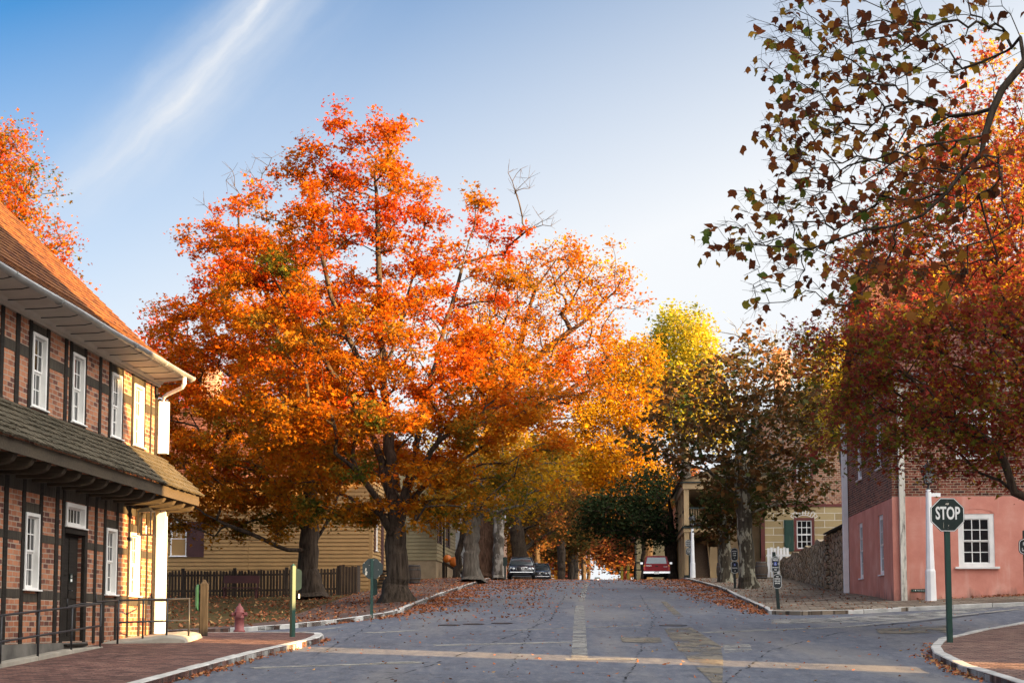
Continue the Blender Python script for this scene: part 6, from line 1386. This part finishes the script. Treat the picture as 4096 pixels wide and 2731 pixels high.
p = P0(2955, 2364); p.y += 1.3; p.z = H(p.x, p.y) + .12
plaque_sign('sign post half hidden behind the larger sycamore trunk', p, [(-0.01, 1.58, 0.34, 0.62, [('LOADING', 0.15, 0.07, 0.7), ('ZONE', 0.05, 0.07, 0.8), ('30 MIN', -0.05, 0.07, 0.7), (arrow, -0.17, 0.09, 1)], None),
            (0.0, 0.98, 0.36, 0.6, [('PARKING', -0.04, 0.075, 0.75), (arrow, -0.17, 0.1, 1)], 0.12)], 1.9)
p = Vector((11.02, 101.0, H(11.02, 101.0) + .12))
plaque_sign('far sign post with two plaques in front of the tan porch', p, [(-0.08, 2.15, 0.36, 0.46, [('DO NOT', 0.11, 0.09, 0.8), ('BLOCK', 0.0, 0.09, 0.8), ('DRIVEWAY', -0.11, 0.08, 0.7)], None), (-0.06, 1.64, 0.34, 0.46, [('LOADING', 0.11, 0.08, 0.7), ('ZONE', 0.01, 0.08, 0.8), ('30 MIN', -0.08, 0.07, 0.8)], None)], 2.3)
# sign cut by the right edge of the frame
Yc = 33.0; p = at(4117, 2620, Yc); p.z = H(p.x, Yc) + 0.12
plaque_sign('dark plaque sign cut off by the right edge of the frame', p, [(-0.02, at(4117, 2185, Yc).z - p.z, 0.30, 0.34, [('FIRE', 0.05, 0.09, 0.8), ('LANE', -0.06, 0.09, 0.8)], None)], at(4117, 2120, Yc).z - p.z)

# posts at the left near corner
p = P0(813, 2562); wp = thing('sign_post', 'weathered grey wooden post carrying a dark green plaque seen edge on', 'sign post', p, 0.15)
m = sq_post(1.16, 0.19, 'pyr'); m.build('post', M['grey_wood'], wp, 0.02)
m = MB(); m.prism(pill(0.36, 0.6), 'y', -0.02, 0.02); q = m.build('sign_panel', M['green'], wp, 0.004); q.location = (-0.13, -0.03, 0.86); q.rotation_euler = (0, 0, rad(78))
m = MB(); m.box(-0.16, -0.09, -0.05, 0.02, 0.7, 0.76); m.box(-0.16, -0.09, -0.05, 0.02, 0.96, 1.02); m.build('bracket', M['iron'], wp)
p = P0(1169, 2566); gp_ = thing('sign_post', 'slim green post with a plaque on its back at the tip of the brick pavement', 'sign post', p, 0.7)
sq_post(1.58, 0.095, 'pyr').build('post', M['green'], gp_, 0.006)
m = MB(); m.prism(pill(0.26, 0.5), 'y', 0.05, 0.068); q = m.build('sign_panel', M['green_blk'], gp_); q.location = (0.08, 0.0, 1.28); q.rotation_euler = (0, 0, -0.5)
m = MB(); m.box(0.19, 0.22, 0.06, 0.075, 0.86, 0.96); m.build('tag', M['sign_white'], gp_)

# fire hydrant
hx, hy = -7.25, 43.4; hyd = thing('fire_hydrant', 'faded red fire hydrant on the leafy verge', 'hydrant', (hx, hy, H(hx, hy) + 0.05), 0.1)
hm = MB(); hm.lathe([(0.155, 0), (0.155, 0.05), (0.125, 0.06), (0.125, 0.36), (0.14, 0.37), (0.14, 0.40), (0.118, 0.41), (0.118, 0.5), (0.14, 0.51), (0.14, 0.535), (0.115, 0.55), (0.11, 0.6), (0.085, 0.66), (0.045, 0.7), (0.03, 0.71), (0.03, 0.76), (0.0, 0.765)], (0, 0, 0), 20)
hm.build('barrel', M['hydrant'], hyd)
for nm, d_, r_ in (('side_nozzle', (1, 0), 0.045), ('side_nozzle', (-1, 0), 0.045), ('front_nozzle', (0, -1), 0.062)):
    m = MB(); v = Vector((d_[0], d_[1], 0)); m.tube([v * 0.1 + Vector((0, 0, .47)), v * 0.17 + Vector((0, 0, .47))], r_, 12); m.tube([v * 0.165 + Vector((0, 0, .47)), v * 0.2 + Vector((0, 0, .47))], r_ * 1.3, 8, True, False); m.tube([v * 0.2 + Vector((0, 0, .47)), v * 0.225 + Vector((0, 0, .47))], 0.018, 5); m.build(nm, M['hydrant'], hyd)

# picket fence
fY = 73.6; fnc = thing('picket_fence', 'dark brown picket fence in front of the ochre house', 'fence', (-7.2, fY, H(-7.2, fY)))
pk = MB(); x = -7.9
while x > -24:
    h = 1.30 + random.uniform(-0.03, 0.03); w = 0.108; z = H(x, fY) - H(-7.2, fY); t = random.uniform(-0.02, 0.02); X = x + 7.2
    pk.prism([(X - w / 2, z - 0.1), (X + w / 2, z - 0.1), (X + w / 2 + t, z + h - 0.04), (X + w / 4 + t, z + h), (X - w / 4 + t, z + h), (X - w / 2 + t, z + h - 0.04)], 'y', -0.03, -0.005); x -= 0.143
pk.build('pickets', M['fence'], fnc)
m = MB()
for zz_ in (0.35, 1.05):
    xs = rng(-24, -7.9, 1.6)
    for a, b in zip(xs, xs[1:]):
        za, zb_ = H(a, fY) - H(-7.2, fY) + zz_, H(b, fY) - H(-7.2, fY) + zz_; a += 7.2; b += 7.2
        m.add([(a, 0, za), (b, 0, zb_), (b, 0.05, zb_), (a, 0.05, za), (a, 0, za + .09), (b, 0, zb_ + .09), (b, .05, zb_ + .09), (a, .05, za + .09)], [(0,3,2,1), (4,5,6,7), (0,1,5,4), (1,2,6,5), (2,3,7,6), (3,0,4,7)])
m.build('fence_rail', M['fence'], fnc)
for x in (-7.85, -10.2, -12.55, -14.9, -17.3):
    m = MB(); z = H(x, fY) - H(-7.2, fY); m.box(x + 7.2 - .07, x + 7.2 + .07, 0.01, 0.15, z - .1, z + 1.42); m.build('fence_post', M['fence'], fnc)
m = MB()
for i in range(6): z = 0; m.box(-0.62 + i * 0.13, -0.62 + i * 0.13 + 0.122, -0.02 + i * 0.06, 0.01 + i * 0.06, -0.1, 1.42 + random.uniform(-.06, .08))
for i in range(5): m.box(-0.62 + 0.75 + 0.02, -0.62 + 0.79, 0.4 + i * 0.3, 0.4 + i * 0.3 + 0.27, -0.1, 1.45)
m.build('board_panel', M['fence'], fnc)

# bench
bx, by = -12.0, 72.2; bn = thing('park_bench', 'dark red wooden bench in front of the picket fence', 'bench', (bx, by, H(bx, by) + 0.1), 0.0)
m = MB()
for i in range(3): m.box(-0.85, 0.85, -0.42 + i * 0.15, -0.42 + i * 0.15 + 0.13, 0.43, 0.47)
m.build('seat', M['bench'], bn, 0.006)
m = MB(); m.add([(-0.8, 0.02, 0.66), (0.8, 0.02, 0.66), (0.8, 0.1, 1.0), (-0.8, 0.1, 1.0), (-0.8, 0.05, 0.66), (0.8, 0.05, 0.66), (0.8, 0.13, 1.0), (-0.8, 0.13, 1.0)], [(0,3,2,1), (4,5,6,7), (0,1,5,4), (1,2,6,5), (2,3,7,6), (3,0,4,7)]); m.build('backrest', M['bench'], bn, 0.006)
for sx in (-0.7, 0.7):
    m = MB(); m.prism([(-0.4, 0), (-0.32, 0), (-0.1, 0.34), (0.0, 0.34), (0.12, 0.0), (0.2, 0.0), (0.08, 0.42), (0.16, 1.0), (0.09, 1.0), (0.0, 0.43), (-0.42, 0.43), (-0.42, 0.36), (-0.25, 0.36)], 'x', sx - 0.03, sx + 0.03); m.build('leg', M['bench'], bn)

# barrels
def barrel(label, p, h=0.95, r=0.34):
    t = thing('barrel', label, 'barrel', p, random.uniform(0, 3), 'wooden barrels on the pavements')
    prof = [(r * (0.82 + 0.18 * math.sin(math.pi * i / 12)), h * i / 12) for i in range(13)]
    m = MB(); m.lathe(prof + [(r * 0.78, h), (r * 0.78, h - 0.04), (0.01, h - 0.04)], (0, 0, 0), 26); m.build('staves', M['stave'], t)
    for a in (0.03, 0.22, 0.70, 0.9):
        rr = r * (0.82 + 0.18 * math.sin(math.pi * (a + .03))) + 0.006; m = MB(); m.lathe([(rr - .01, h * a), (rr, h * a), (rr, h * a + 0.06), (rr - .01, h * a + 0.06)], (0, 0, 0), 26); m.build('hoop', M['hoop'], t)
    return t
def PB(x, y, off=0.12): return Vector((x, y, H(x, y) + off))
barrel('dark barrel with iron hoops right of the big maple trunk', PB(-5.4, 90.0), 1.03, 0.37)
barrel('grey wooden barrel against the end of the stone wall', PB(14.9, 97.2), 1.02, 0.39)
barrel('barrel partly hidden behind the larger sycamore trunk', PB(13.15, 98.2), 0.98, 0.36)
barrel('dark barrel just right of the smaller sycamore', PB(12.8, 99.2), 0.95, 0.34)

# white picket gate beside the barrel
wg = street_thing('picket_gate', 'white picket gate between the barrel and the stone wall', 'gate', Vector((16.1, 103.2, H(16.1, 103.2) + .1)))
m = MB()
for i in range(7): m.box(0.1 + i * 0.2, 0.1 + i * 0.2 + 0.16, -0.02, 0.02, 0.05, 1.9 + (0.05 if i % 2 else 0))
m.box(0.05, 1.6, 0.02, 0.06, 0.4, 0.5); m.box(0.05, 1.6, 0.02, 0.06, 1.4, 1.5); m.build('pickets', M['white_clean'], wg)
m = MB(); m.box(0.75, 0.86, -0.06, 0.06, 0, 2.0); m.build('gate_post', M['white_clean'], wg)

# lamp posts
def lamp(label, p, H_, s=1.0):
    t = thing('street_lamp', label, 'street lamp', p, rad(10), 'white lamp posts with black lanterns')
    hp = H_ - 1.0 * s; m = MB(); c8 = math.pi / 8
    m.lathe([(0.185 * s, -0.2), (0.165 * s, 0.95 * s), (0.15 * s, 1.0 * s), (0.14 * s, 1.02 * s), (0.085 * s, hp), (0.0, hp + .001)], (0, 0, 0), 8, False, c8); m.build('post', M['white_clean'], t, 0.004)
    m = MB(); m.lathe([(0.06 * s, hp), (0.07 * s, hp + .03), (0.03 * s, hp + .05), (0.03 * s, hp + .15), (0.11 * s, hp + .2), (0.12 * s, hp + .22)], (0, 0, 0), 12); m.lathe([(0.27 * s, hp + .62), (0.25 * s, hp + .64), (0.1 * s, hp + .86), (0.05 * s, hp + .9), (0.02 * s, hp + .92), (0.03 * s, hp + .97), (0.005, hp + 1.03)], (0, 0, 0), 8, False, c8)
    for i in range(4): a = math.pi / 4 + i * math.pi / 2; m.tube([(0.11 * s * math.cos(a), 0.11 * s * math.sin(a), hp + .2), (0.23 * s * math.cos(a), 0.23 * s * math.sin(a), hp + .63)], 0.012, 5)
    hd = m.build('lantern', M['iron'], t)
    m = MB(); m.lathe([(0.1 * s, hp + .22), (0.21 * s, hp + .62)], (0, 0, 0), 4, False, math.pi / 4); m.build('lantern_glass', M['lantern_glass'], hd)
    return t
p = P0(3725, 2432); rl_ = lamp('white lamp post beside the salmon corner house', p, at(3725, 1835, p.y).z - p.z, 1.05)
m = MB(); m.box(0.05, 0.42, -0.05, 0.05, 3.55, 3.68); m.build('side_arm', M['white_clean'], rl_)
p = Vector((11.15, 100.4, H(11.15, 100.4) + .12)); lamp('distant white lamp post in front of the tan porch', p, at(2757, 2052, 100.4).z - p.z, 0.95)

# pumpkins and rack by the olive house
pkx, pky = -3.9, 108.5; base = PB(pkx, pky); rk = thing('display_rack', 'dark slanted wooden rack holding pumpkins by the olive house', 'rack', base, -0.2)
m = MB(); m.add([(-0.6, -0.3, 1.1), (-0.6, 0.3, 1.1), (0.9, 0.3, 0.25), (0.9, -0.3, 0.25), (-0.6, -0.3, 0.9), (-0.6, 0.3, 0.9), (0.9, 0.3, 0.1), (0.9, -0.3, 0.1)], [(0,3,2,1), (4,5,6,7), (0,1,5,4), (1,2,6,5), (2,3,7,6), (3,0,4,7)]); m.build('shelf', M['fence'], rk)
for x, h in ((-0.55, 1.0), (0.3, 0.5)):
    m = MB(); m.box(x - .05, x + .05, -0.3, -0.22, 0, h); m.box(x - .05, x + .05, 0.22, 0.3, 0, h); m.build('leg', M['fence'], rk)
def pumpkin(label, p, r, mat, sq=0.82):
    t = thing('pumpkin', label, 'pumpkin', p, random.random() * 6, 'pumpkins by the olive house'); m = MB(); n = 36; vs = []; fs = []
    for i in range(13):
        a = -math.pi / 2 + math.pi * i / 12
        for j in range(n):
            th = 2 * math.pi * j / n; R = r * math.cos(a) * (0.93 + 0.07 * abs(math.cos(th * 4.5))); vs.append((R * math.cos(th), R * math.sin(th), r * sq * (1 + math.sin(a)) - 0.12 * r * math.exp(-(math.cos(a) / .35) ** 2) * (1 if a > 0 else -1)))
    for i in range(12):
        for j in range(n): fs.append((i*n+j, i*n+(j+1) % n, (i+1)*n+(j+1) % n, (i+1)*n+j))
    m.add(vs, fs, True); m.build('body', mat, t, fix=False)
    m = MB(); m.tube([(0, 0, r * sq * 1.85), (0.02, 0, r * sq * 2.1), (0.06, 0, r * sq * 2.3)], [0.035, 0.025, 0.02], 6); m.build('stem', M['stem'], t)
pumpkin('tall orange pumpkin on the rack, the largest', base + Vector((0.1, -0.05, 0.70)), 0.38, M['pumpkin'], 1.0)
pumpkin('pinkish pumpkin at the top of the rack', base + Vector((-0.42, -0.05, 1.02)), 0.27, M['pumpkin'], 1.05)
pumpkin('pale gourd midway down the rack', base + Vector((0.62, -0.15, 0.42)), 0.24, M['gourd'], 0.8)
pumpkin('orange pumpkin standing on the pavement at the foot of the rack', base + Vector((1.35, -0.1, 0.0)), 0.34, M['pumpkin'], 0.95)
pumpkin('small pale gourd beside the lowest pumpkin', base + Vector((0.98, -0.2, 0.02)), 0.2, M['gourd'], 0.8)

# stair rail at the white house
sr = thing('iron_railing', 'small scrolled iron stair rail beside the leaning trunk', 'railing', PB(-3.1, 107.5)); m = MB()
m.tube([(0, 0, 0), (0, 0, 1.15), (0.08, 0, 1.25), (0.14, 0, 1.18), (0.1, 0, 1.12)], 0.025, 6); m.tube([(0, 0, 1.2), (-0.5, 0.8, 1.7)], 0.025, 6); m.build('post', M['iron'], sr)
for i in range(3): m = MB(); m.tube([(-0.12 * (i + 1), 0.2 * (i + 1), 0), (-0.12 * (i + 1), 0.2 * (i + 1), 1.2 + 0.12 * i)], 0.015, 5); m.build('baluster', M['iron'], sr)

# white cloth / dark sign post behind the pale trunk, right of the brown trunk
wc = thing('folded_umbrella', 'white canvas leaning between the brown trunk and the pale trunk', 'canvas', PB(-1.25, 104)); m = MB()
m.add([(-0.32, 0, 1.25), (0.02, 0, 0.98), (0.3, 0.1, 0.72), (0.22, 0.1, 0.42), (-0.05, 0, 0.45), (-0.3, 0.02, 1.2), (-0.3, 0.12, 1.2), (0.28, 0.2, 0.7), (0.2, 0.2, 0.42), (-0.05, .1, 0.45)], [(0, 1, 2, 3, 4, 5), (6, 7, 8, 9), (5, 4, 9, 6), (4, 3, 8, 9), (3, 2, 7, 8), (0, 5, 6), (0, 6, 7, 2, 1)]); m.build('canvas', M['white_clean'], wc); wm_ = MB(); wm_.tube([(-0.05, .05, 0), (-0.05, 0.05, 0.5)], 0.03, 6); wm_.build('leg', M['iron'], wc)
sp = thing('sign_post', 'thin dark post between the pale trunk and the black car', 'sign post', PB(-0.42, 98.6)); sq_post(1.3, 0.11).build('post', M['green_blk'], sp); m = MB(); m.box(-0.13, 0.13, -0.08, -0.06, 0.75, 1.28); m.build('sign_panel', M['green_blk'], sp)

# bollards, cone, wooden rack on the right beyond the crest
for i, (px, lb) in enumerate(((2487, 'yellow wooden bollard left of the orange cone'), (2513, 'yellow wooden bollard right of the orange cone'))):
    q = at(px, 2312, 112); q.z = H(q.x, 112); t = thing('bollard', lb, 'bollard', q, 0.2, 'yellow bollards at the crest'); m = sq_post(0.95, 0.15, 'pyr'); m.build('post', M['yel_post'], t); m = MB(); m.box(-.078, .078, -.078, .078, .7, .76); m.build('band', M['stave'], t)
q = at(2500, 2312, 113); q.z = H(q.x, 113); t = thing('traffic_cone', 'orange traffic cone between the two yellow bollards', 'cone', q); m = MB(); m.lathe([(0.15, 0.04), (0.03, 0.75), (0.001, 0.751)], (0, 0, 0), 14); m.build('body', M['cone'], t); m = MB(); m.box(-.19, .19, -.19, .19, 0, .04); m.build('base', M['cone'], t)
q = at(2560, 2312, 108.5); q.z = H(q.x, 108.5) + .05; t = thing('wooden_chair', 'grey wooden frame standing left of the red pickup', 'rack', q, 0.1)
for dx in (-.35, .35):
    for dy in (-.2, .2): m = MB(); m.box(dx - .035, dx + .035, dy - .035, dy + .035, 0, 1.15 if dy < 0 else .8); m.build('leg', M['grey_wood'], t)
m = MB(); m.box(-.38, .38, -.24, -.2, 1.05, 1.15); m.box(-.38, .38, -.24, .24, .6, .66); m.box(0.0, .36, -.23, -.2, .66, 1.04); m.build('shelf', M['grey_wood'], t)

# ================================================================ vehicles
def loft(mb, secs, smooth=True):        # closed cross-sections (same count) along the car
    n = len(secs[0]); vs = [p for s in secs for p in s]; fs = []
    for i in range(len(secs) - 1):
        for j in range(n): fs.append((i*n+j, i*n+(j+1) % n, (i+1)*n+(j+1) % n, (i+1)*n+j))
    fs += [tuple(range(n))[::-1], tuple((len(secs) - 1) * n + j for j in range(n))]
    mb.add(vs, fs, smooth); return mb
def sec(y, hw, z0, z1, tuck=0.12, crown=0.03, n=6):
    pts = [(-hw + tuck * 0.5, y, z0), (-hw, y, z0 + 0.18), (-hw - 0.0, y, (z0 + z1) / 2), (-hw + 0.03, y, z1 - 0.06), (-hw + tuck, y, z1)]
    return pts + [(0, y, z1 + crown)] + [(-a, b, c) for a, b, c in pts[::-1]]
def wheel(t, x, y, r=0.31, w=0.2):
    m = MB(); s = 1 if x > 0 else -1
    vs = []
    m.fn = lambda a, b, c: (x + c, y + a, r + b)
    m.lathe([(r * 0.6, -w / 2), (r * 0.93, -w / 2), (r, -w / 2 + .03), (r, w / 2 - .03), (r * 0.93, w / 2), (r * 0.6, w / 2)], (0, 0, 0), 24); wo = m.build('wheel', M['tyre'], t)
    m = MB(); m.fn = lambda a, b, c: (x + s * (w / 2 - 0.005) + s * c, y + a, r + b); m.lathe([(r * 0.62, 0), (r * 0.55, 0.008), (r * 0.2, -0.01), (0.01, 0.005)], (0, 0, 0), 16); m.build('rim', M['chrome'], wo)

def car(label, loc, rz, paint, wagon=True, L=4.5, Wd=1.73, Ht=1.43, group='dark cars parked at the left kerb'):
    """front looks along local -y"""
    t = thing('parked_car', label, 'car', loc, rz, group); hw = Wd / 2
    f = -L / 2; b = L / 2
    m = MB(); loft(m, [sec(f, hw * 0.78, 0.28, 0.62), sec(f + 0.12, hw * 0.9, 0.22, 0.68), sec(f + 0.5, hw * 0.98, 0.2, 0.78), sec(f + 1.25, hw, 0.2, 0.90), sec(0, hw, 0.2, 0.93), sec(b - 0.9, hw, 0.2, 0.94), sec(b - 0.15, hw * 0.96, 0.22, 0.93), sec(b, hw * 0.88, 0.3, 0.88)])
    m.build('body', paint, t)
    g = MB(); rw = hw * 0.72
    def gs(y, w, z): return [(-hw * 0.93, y, 0.89), (-(w + (hw * 0.93 - w) * 0.5), y, 0.89 + (z - 0.89) * 0.55), (-w, y, z - 0.03), (-w * 0.8, y, z), (0, y, z + 0.025), (w * 0.8, y, z), (w, y, z - 0.03), ((w + (hw * 0.93 - w) * 0.5), y, 0.89 + (z - 0.89) * 0.55), (hw * 0.93, y, 0.89)]
    ye = b - 0.25 if wagon else b - 0.75
    loft(g, [gs(f + 1.15, hw * 0.90, 0.92), gs(f + 1.95, rw, Ht - 0.05), gs(0.3, rw, Ht), gs(ye - 0.5, rw, Ht - 0.03), gs(ye, hw * 0.86, 0.95)]); g.build('window_glass', M['car_glass'], t)
    r_ = MB(); loft(r_, [[(-rw * .98, y, z - .02), (-rw * .75, y, z + .012), (0, y, z + .035), (rw * .75, y, z + .012), (rw * .98, y, z - .02)] for y, z in ((f + 1.9, Ht - .045), (0.3, Ht + .005), (ye - .5, Ht - .025))])
    for s in (-1, 1):
        r_.tube([(s * hw * 0.91, f + 1.13, 0.91), (s * (rw + .01), f + 1.93, Ht - .06), (s * (rw + .01), 0.3, Ht - .02), (s * (rw + 0.01), ye - .5, Ht - .06), (s * hw * 0.9, ye, 0.93)], 0.035, 6); r_.tube([(s * rw * 0.93, f + 2.1, Ht + .03), (s * rw * 0.93, ye - .5, Ht + .03)], 0.018, 6)
    r_.build('roof', paint, t)
    gr = MB(); gr.box(-0.34, 0.34, f - 0.02, f + 0.06, 0.5, 0.69); go_ = gr.build('grille', M['dark'], t)
    gc_ = MB()
    for p_ in (((-.36, .70), (.36, .70)), ((-.28, .48), (.28, .48)), ((-.36, .70), (-.28, .48)), ((.36, .70), (.28, .48)), ((0, .70), (0, .48)), ((-.32, .625), (.32, .625)), ((-.3, .555), (.3, .555))): gc_.tube([(p_[0][0], f - .025, p_[0][1]), (p_[1][0], f - .025, p_[1][1])], 0.016, 6)
    gc_.build('grille_bar', M['chrome'], go_)
    for s in (-1, 1):
        for x, r0 in ((0.50, 0.085), (0.67, 0.105)):
            m = MB(); m.fn = lambda a, b_, c, x=x, s=s: (s * (x + (c * 0.2)), f + 0.09 + (x - 0.5) * 0.5 - c, 0.6 + b_) if False else (s * x + a * 1.15, f + 0.06 + (x - 0.5) * 0.55 - c, 0.60 + b_)
            m.lathe([(r0, -0.06), (r0, 0.03), (r0 * 0.8, 0.06), (0.01, 0.075)], (0, 0, 0), 16); m.build('headlight', M['lens'], t)
        m = MB(); m.box(s * (hw + 0.02) if s > 0 else -hw - 0.2, hw + 0.2 if s > 0 else -hw - 0.02, f + 1.35, f + 1.45, 0.92, 1.05); m.build('mirror', paint, t, 0.03)
        for y in (f + 0.8, b - 0.85): wheel(t, s * (hw - 0.1), y)
        m = MB(); m.box(s * hw * 0.8 - .1, s * hw * 0.8 + .1, b - .06, b + .01, 0.65, 0.9); m.build('tail_light', M['tail'], t, .02)
    bp = MB(); bp.box(-hw * 0.86, hw * 0.86, f - 0.04, f + 0.1, 0.36, 0.42); bp.build('bumper_strip', M['chrome'], t, .015)
    lo = MB(); lo.box(-hw * 0.6, hw * 0.6, f - 0.012, f + 0.1, 0.22, 0.33); lo.build('air_intake', M['dark'], t)
    return t
q = Vector((0.62, 104.5, H(0.62, 104.5) + 0.02))
car('black estate car facing us at the left kerb, nearer of the two', q, -ANG + 0.05, M['black_car'])
q = Vector((2.1, 118, H(2.1, 118) + 0.05)); q.x = at(2158, 2300, 118).x
car('dark blue saloon parked behind the black estate car', q, -ANG + 0.03, M['blue_car'], False, 4.4, 1.7, 1.4)

def pickup(label, loc, rz, paint):
    t = thing('pickup_truck', label, 'pickup', loc, rz); hw = 0.83
    m = MB(); m.box(-hw, hw, 0.02, 1.6, 0.5, 0.98); loft(m, [sec(1.6, hw, 0.45, 0.98, .06, .0), sec(3.3, hw, 0.45, 0.98, .08, .01), sec(4.5, hw, 0.42, 0.96, .1, .03), sec(4.85, hw * .95, 0.45, 0.9, .1, .02)]); m.build('body', paint, t, 0.02)
    m = MB(); m.box(-hw + 0.06, hw - 0.06, -0.02, 0.03, 0.52, 0.985); tg = m.build('tailgate', paint, t, 0.015)
    hb = MB(); hb.box(-0.09, 0.09, -0.035, -0.018, 0.80, 0.87); hb.build('handle', M['dark'], tg)
    text('TOYOTA', 0.1, M['sign_white'], tg, (-0.5, -0.022, 0.86), RX, 'lettering', .001, 0.9, 0.003); text('TACOMA', 0.06, M['sign_white'], tg, (0.55, -0.022, 0.80), RX, 'lettering', .001, 0.9, 0.002)
    c = MB(); loft(c, [[(-hw + .03, 1.65, .97), (-hw + .06, 1.68, 1.2), (-.66, 1.75, 1.52), (-.5, 1.77, 1.57), (.5, 1.77, 1.57), (.66, 1.75, 1.52), (hw - .06, 1.68, 1.2), (hw - .03, 1.65, .97)], [(-hw + .03, 3.3, .97), (-hw + .06, 3.1, 1.2), (-.66, 2.8, 1.52), (-.5, 2.78, 1.57), (.5, 2.78, 1.57), (.66, 2.8, 1.52), (hw - .06, 3.1, 1.2), (hw - .03, 3.3, .97)]], False); c.build('cab', paint, t, 0.02)
    g = MB(); g.add([(-.66, 1.655, 1.06), (.66, 1.655, 1.06), (.58, 1.735, 1.46), (-.58, 1.735, 1.46)], [(0, 1, 2, 3)]); g.build('rear_window', mat_plain('bright rear glass', (0.10, 0.13, 0.145), 0.08, 2, .1, 0, 0, 25, 1.0), t, fix=False)
    bp = MB(); bp.box(-hw - .02, hw + .02, -0.16, 0.0, 0.36, 0.5); bp.build('bumper', M['chrome'], t, .02)
    pl_ = MB(); pl_.box(-0.16, 0.16, -0.175, -0.165, 0.34, 0.49); pl_.build('number_plate', M['sign_white'], t)
    for s in (-1, 1):
        l = MB(); l.box(s * (hw - .055) - .05, s * (hw - .055) + .05, -0.025, 0.04, 0.58, 0.80); lo = l.build('tail_light', M['tail'], t, .01); a = MB(); a.box(s * (hw - .055) - .05, s * (hw - .055) + .05, -0.026, 0.04, 0.81, 0.92); a.build('turn_light', M['amber'], lo, .01)
        for y in (0.95, 3.95): wheel(t, s * (hw - 0.1), y, 0.34, 0.22)
        mm = MB(); mm.box(s * (hw + .02) if s > 0 else -hw - .22, hw + .22 if s > 0 else -hw - .02, 2.9, 3.0, 1.05, 1.2); mm.build('mirror', M['chrome'], t, .02)
    u = MB(); u.box(-hw + .1, hw - .1, 0.05, 4.6, 0.28, 0.5); u.build('chassis', M['dark'], t)
    return t
q = at(2627, 2310, 102.8); q.z = H(q.x, q.y) + 0.02
pickup('red pickup truck seen from behind at the right kerb', q, -ANG - 0.02, M['red_car'])
# car far beyond the crest with its tail lamps lit
q = at(2389, 2312, 418); q.z = H(q.x, 418)
t = thing('distant_car', 'tiny silver car with red tail lamps at the bright end of the street', 'car', q, -ANG)
m = MB(); loft(m, [sec(0, 0.85, 0.3, 0.95), sec(0.6, .9, .25, 1.0), sec(3.4, .9, .25, .95), sec(4.3, .8, .3, .8)]); m.build('body', M['lens'], t)
m = MB(); loft(m, [[(-.8, .5, .98), (-.62, 1.2, 1.5), (.62, 1.2, 1.5), (.8, .5, .98)], [(-.8, 3.4, .94), (-.62, 2.4, 1.5), (.62, 2.4, 1.5), (.8, 3.4, .94)]], False); m.build('cabin', M['car_glass'], t)
for s in (-1, 1): m = MB(); m.box(s * .65 - .2, s * .65 + .2, -.05, .02, .62, .9); m.build('tail_light', M['tail'], t)

# ================================================================ fallen leaves
def litter():
    P = []; S = []; Tn = []
    def put(x, y, off, s, tn):
        k = 0.5 + 0.25 * math.sin(x * 1.9 + 1.3 * math.sin(y * .8)) + 0.25 * math.sin(y * 1.35 + 2 * math.sin(x * 1.1 + .5))
        if random.random() > 0.12 + 1.05 * k ** 1.6: return
        P.append((x, y, H(x, y) + off)); S.append(s); Tn.append(tn)
    R = np.random.default_rng(11); U = R.uniform; N = R.normal
    for _ in range(9500):                                    # drift along the left far kerb, widening up the street
        y = 46 + 58 * U() ** 0.85; w = 0.28 + 0.045 * max(0, y - 46); x = interp(K_LF, y) + abs(N()) * w * (1 if y > 52 else .6) + (U() < .25) * U(0, 4); put(x, y, U(.005, .05), U(.06, .16), U(.2, .9))
    for _ in range(5500):
        y = U(46, 104); x = interp(K_LF, y) - U(0, 4) ** 1.15; put(x, y, U(.13, .17), U(.07, .14), U(.1, .95))
    for _ in range(7500):                                    # lawn
        x = -4 - U(3, 21) ** 1.0; y = U(44.6, 78); put(x, y, U(.11, .2), U(.07, .17), U(.15, 1))
    for _ in range(7500):                                    # right gutter
        y = 50.6 + 52 * U() ** .8; w = .3 + .035 * (y - 50); x = interp(K_RF, y) - abs(N()) * w; put(x, y, U(.005, .06), U(.07, .15), U(.2, .9))
    for _ in range(1800):
        y = U(51, 102); x = interp(K_RF, y) + U(0, 4.5); put(x, y, U(.13, .15), U(.06, .12), U(0, .7))
    for _ in range(1500):                                    # sparse on the road and near pavements
        x, y = U(-6, 14), U(24, 60); put(x, y, .012, U(.05, .1), U(.1, 1))
    for _ in range(700):
        y = U(25, 38.5); x = interp(K_LN, y) + abs(N()) * .12; put(x, y, U(.01, .05), U(.05, .1), U(.3, .95))
    for _ in range(260):
        y = U(26, 36); i = -9.14 + (y - 29.2) * .06 + .12 + abs(N()) * .12; put(i, y, U(.13, .17), U(.05, .1), U(.1, .8))
    for _ in range(900):
        y = U(26, 44); x = interp(K_RN, y) - abs(N()) * .15; put(x, y, U(.01, .05), U(.05, .1), U(.3, 1))
    for _ in range(1200):
        x, y = U(14, 24), 56.0 + U(0, .9) + 0; put(x, y - .06 * (x - 14), U(.12, .2), U(.06, .12), U(.2, 1))
    for _ in range(500):
        x = U(9, 18); y = 51.3 + (x - 9) * .65 + N() * .25; put(x, y, U(.01, .15), U(.06, .12), U(.2, 1))
    o = leaf_cloud('fallen_leaves', np.array(P), np.array(S), np.clip(np.array(Tn), 0, 1), L_KITE, LM['litter'], None, 0.5, 1.2, 0.0)
    o['kind'] = 'stuff'; o['label'] = 'russet fallen leaves drifted along kerbs and lawn'; o['category'] = 'leaves'
litter()
bpy.context.view_layer.update()
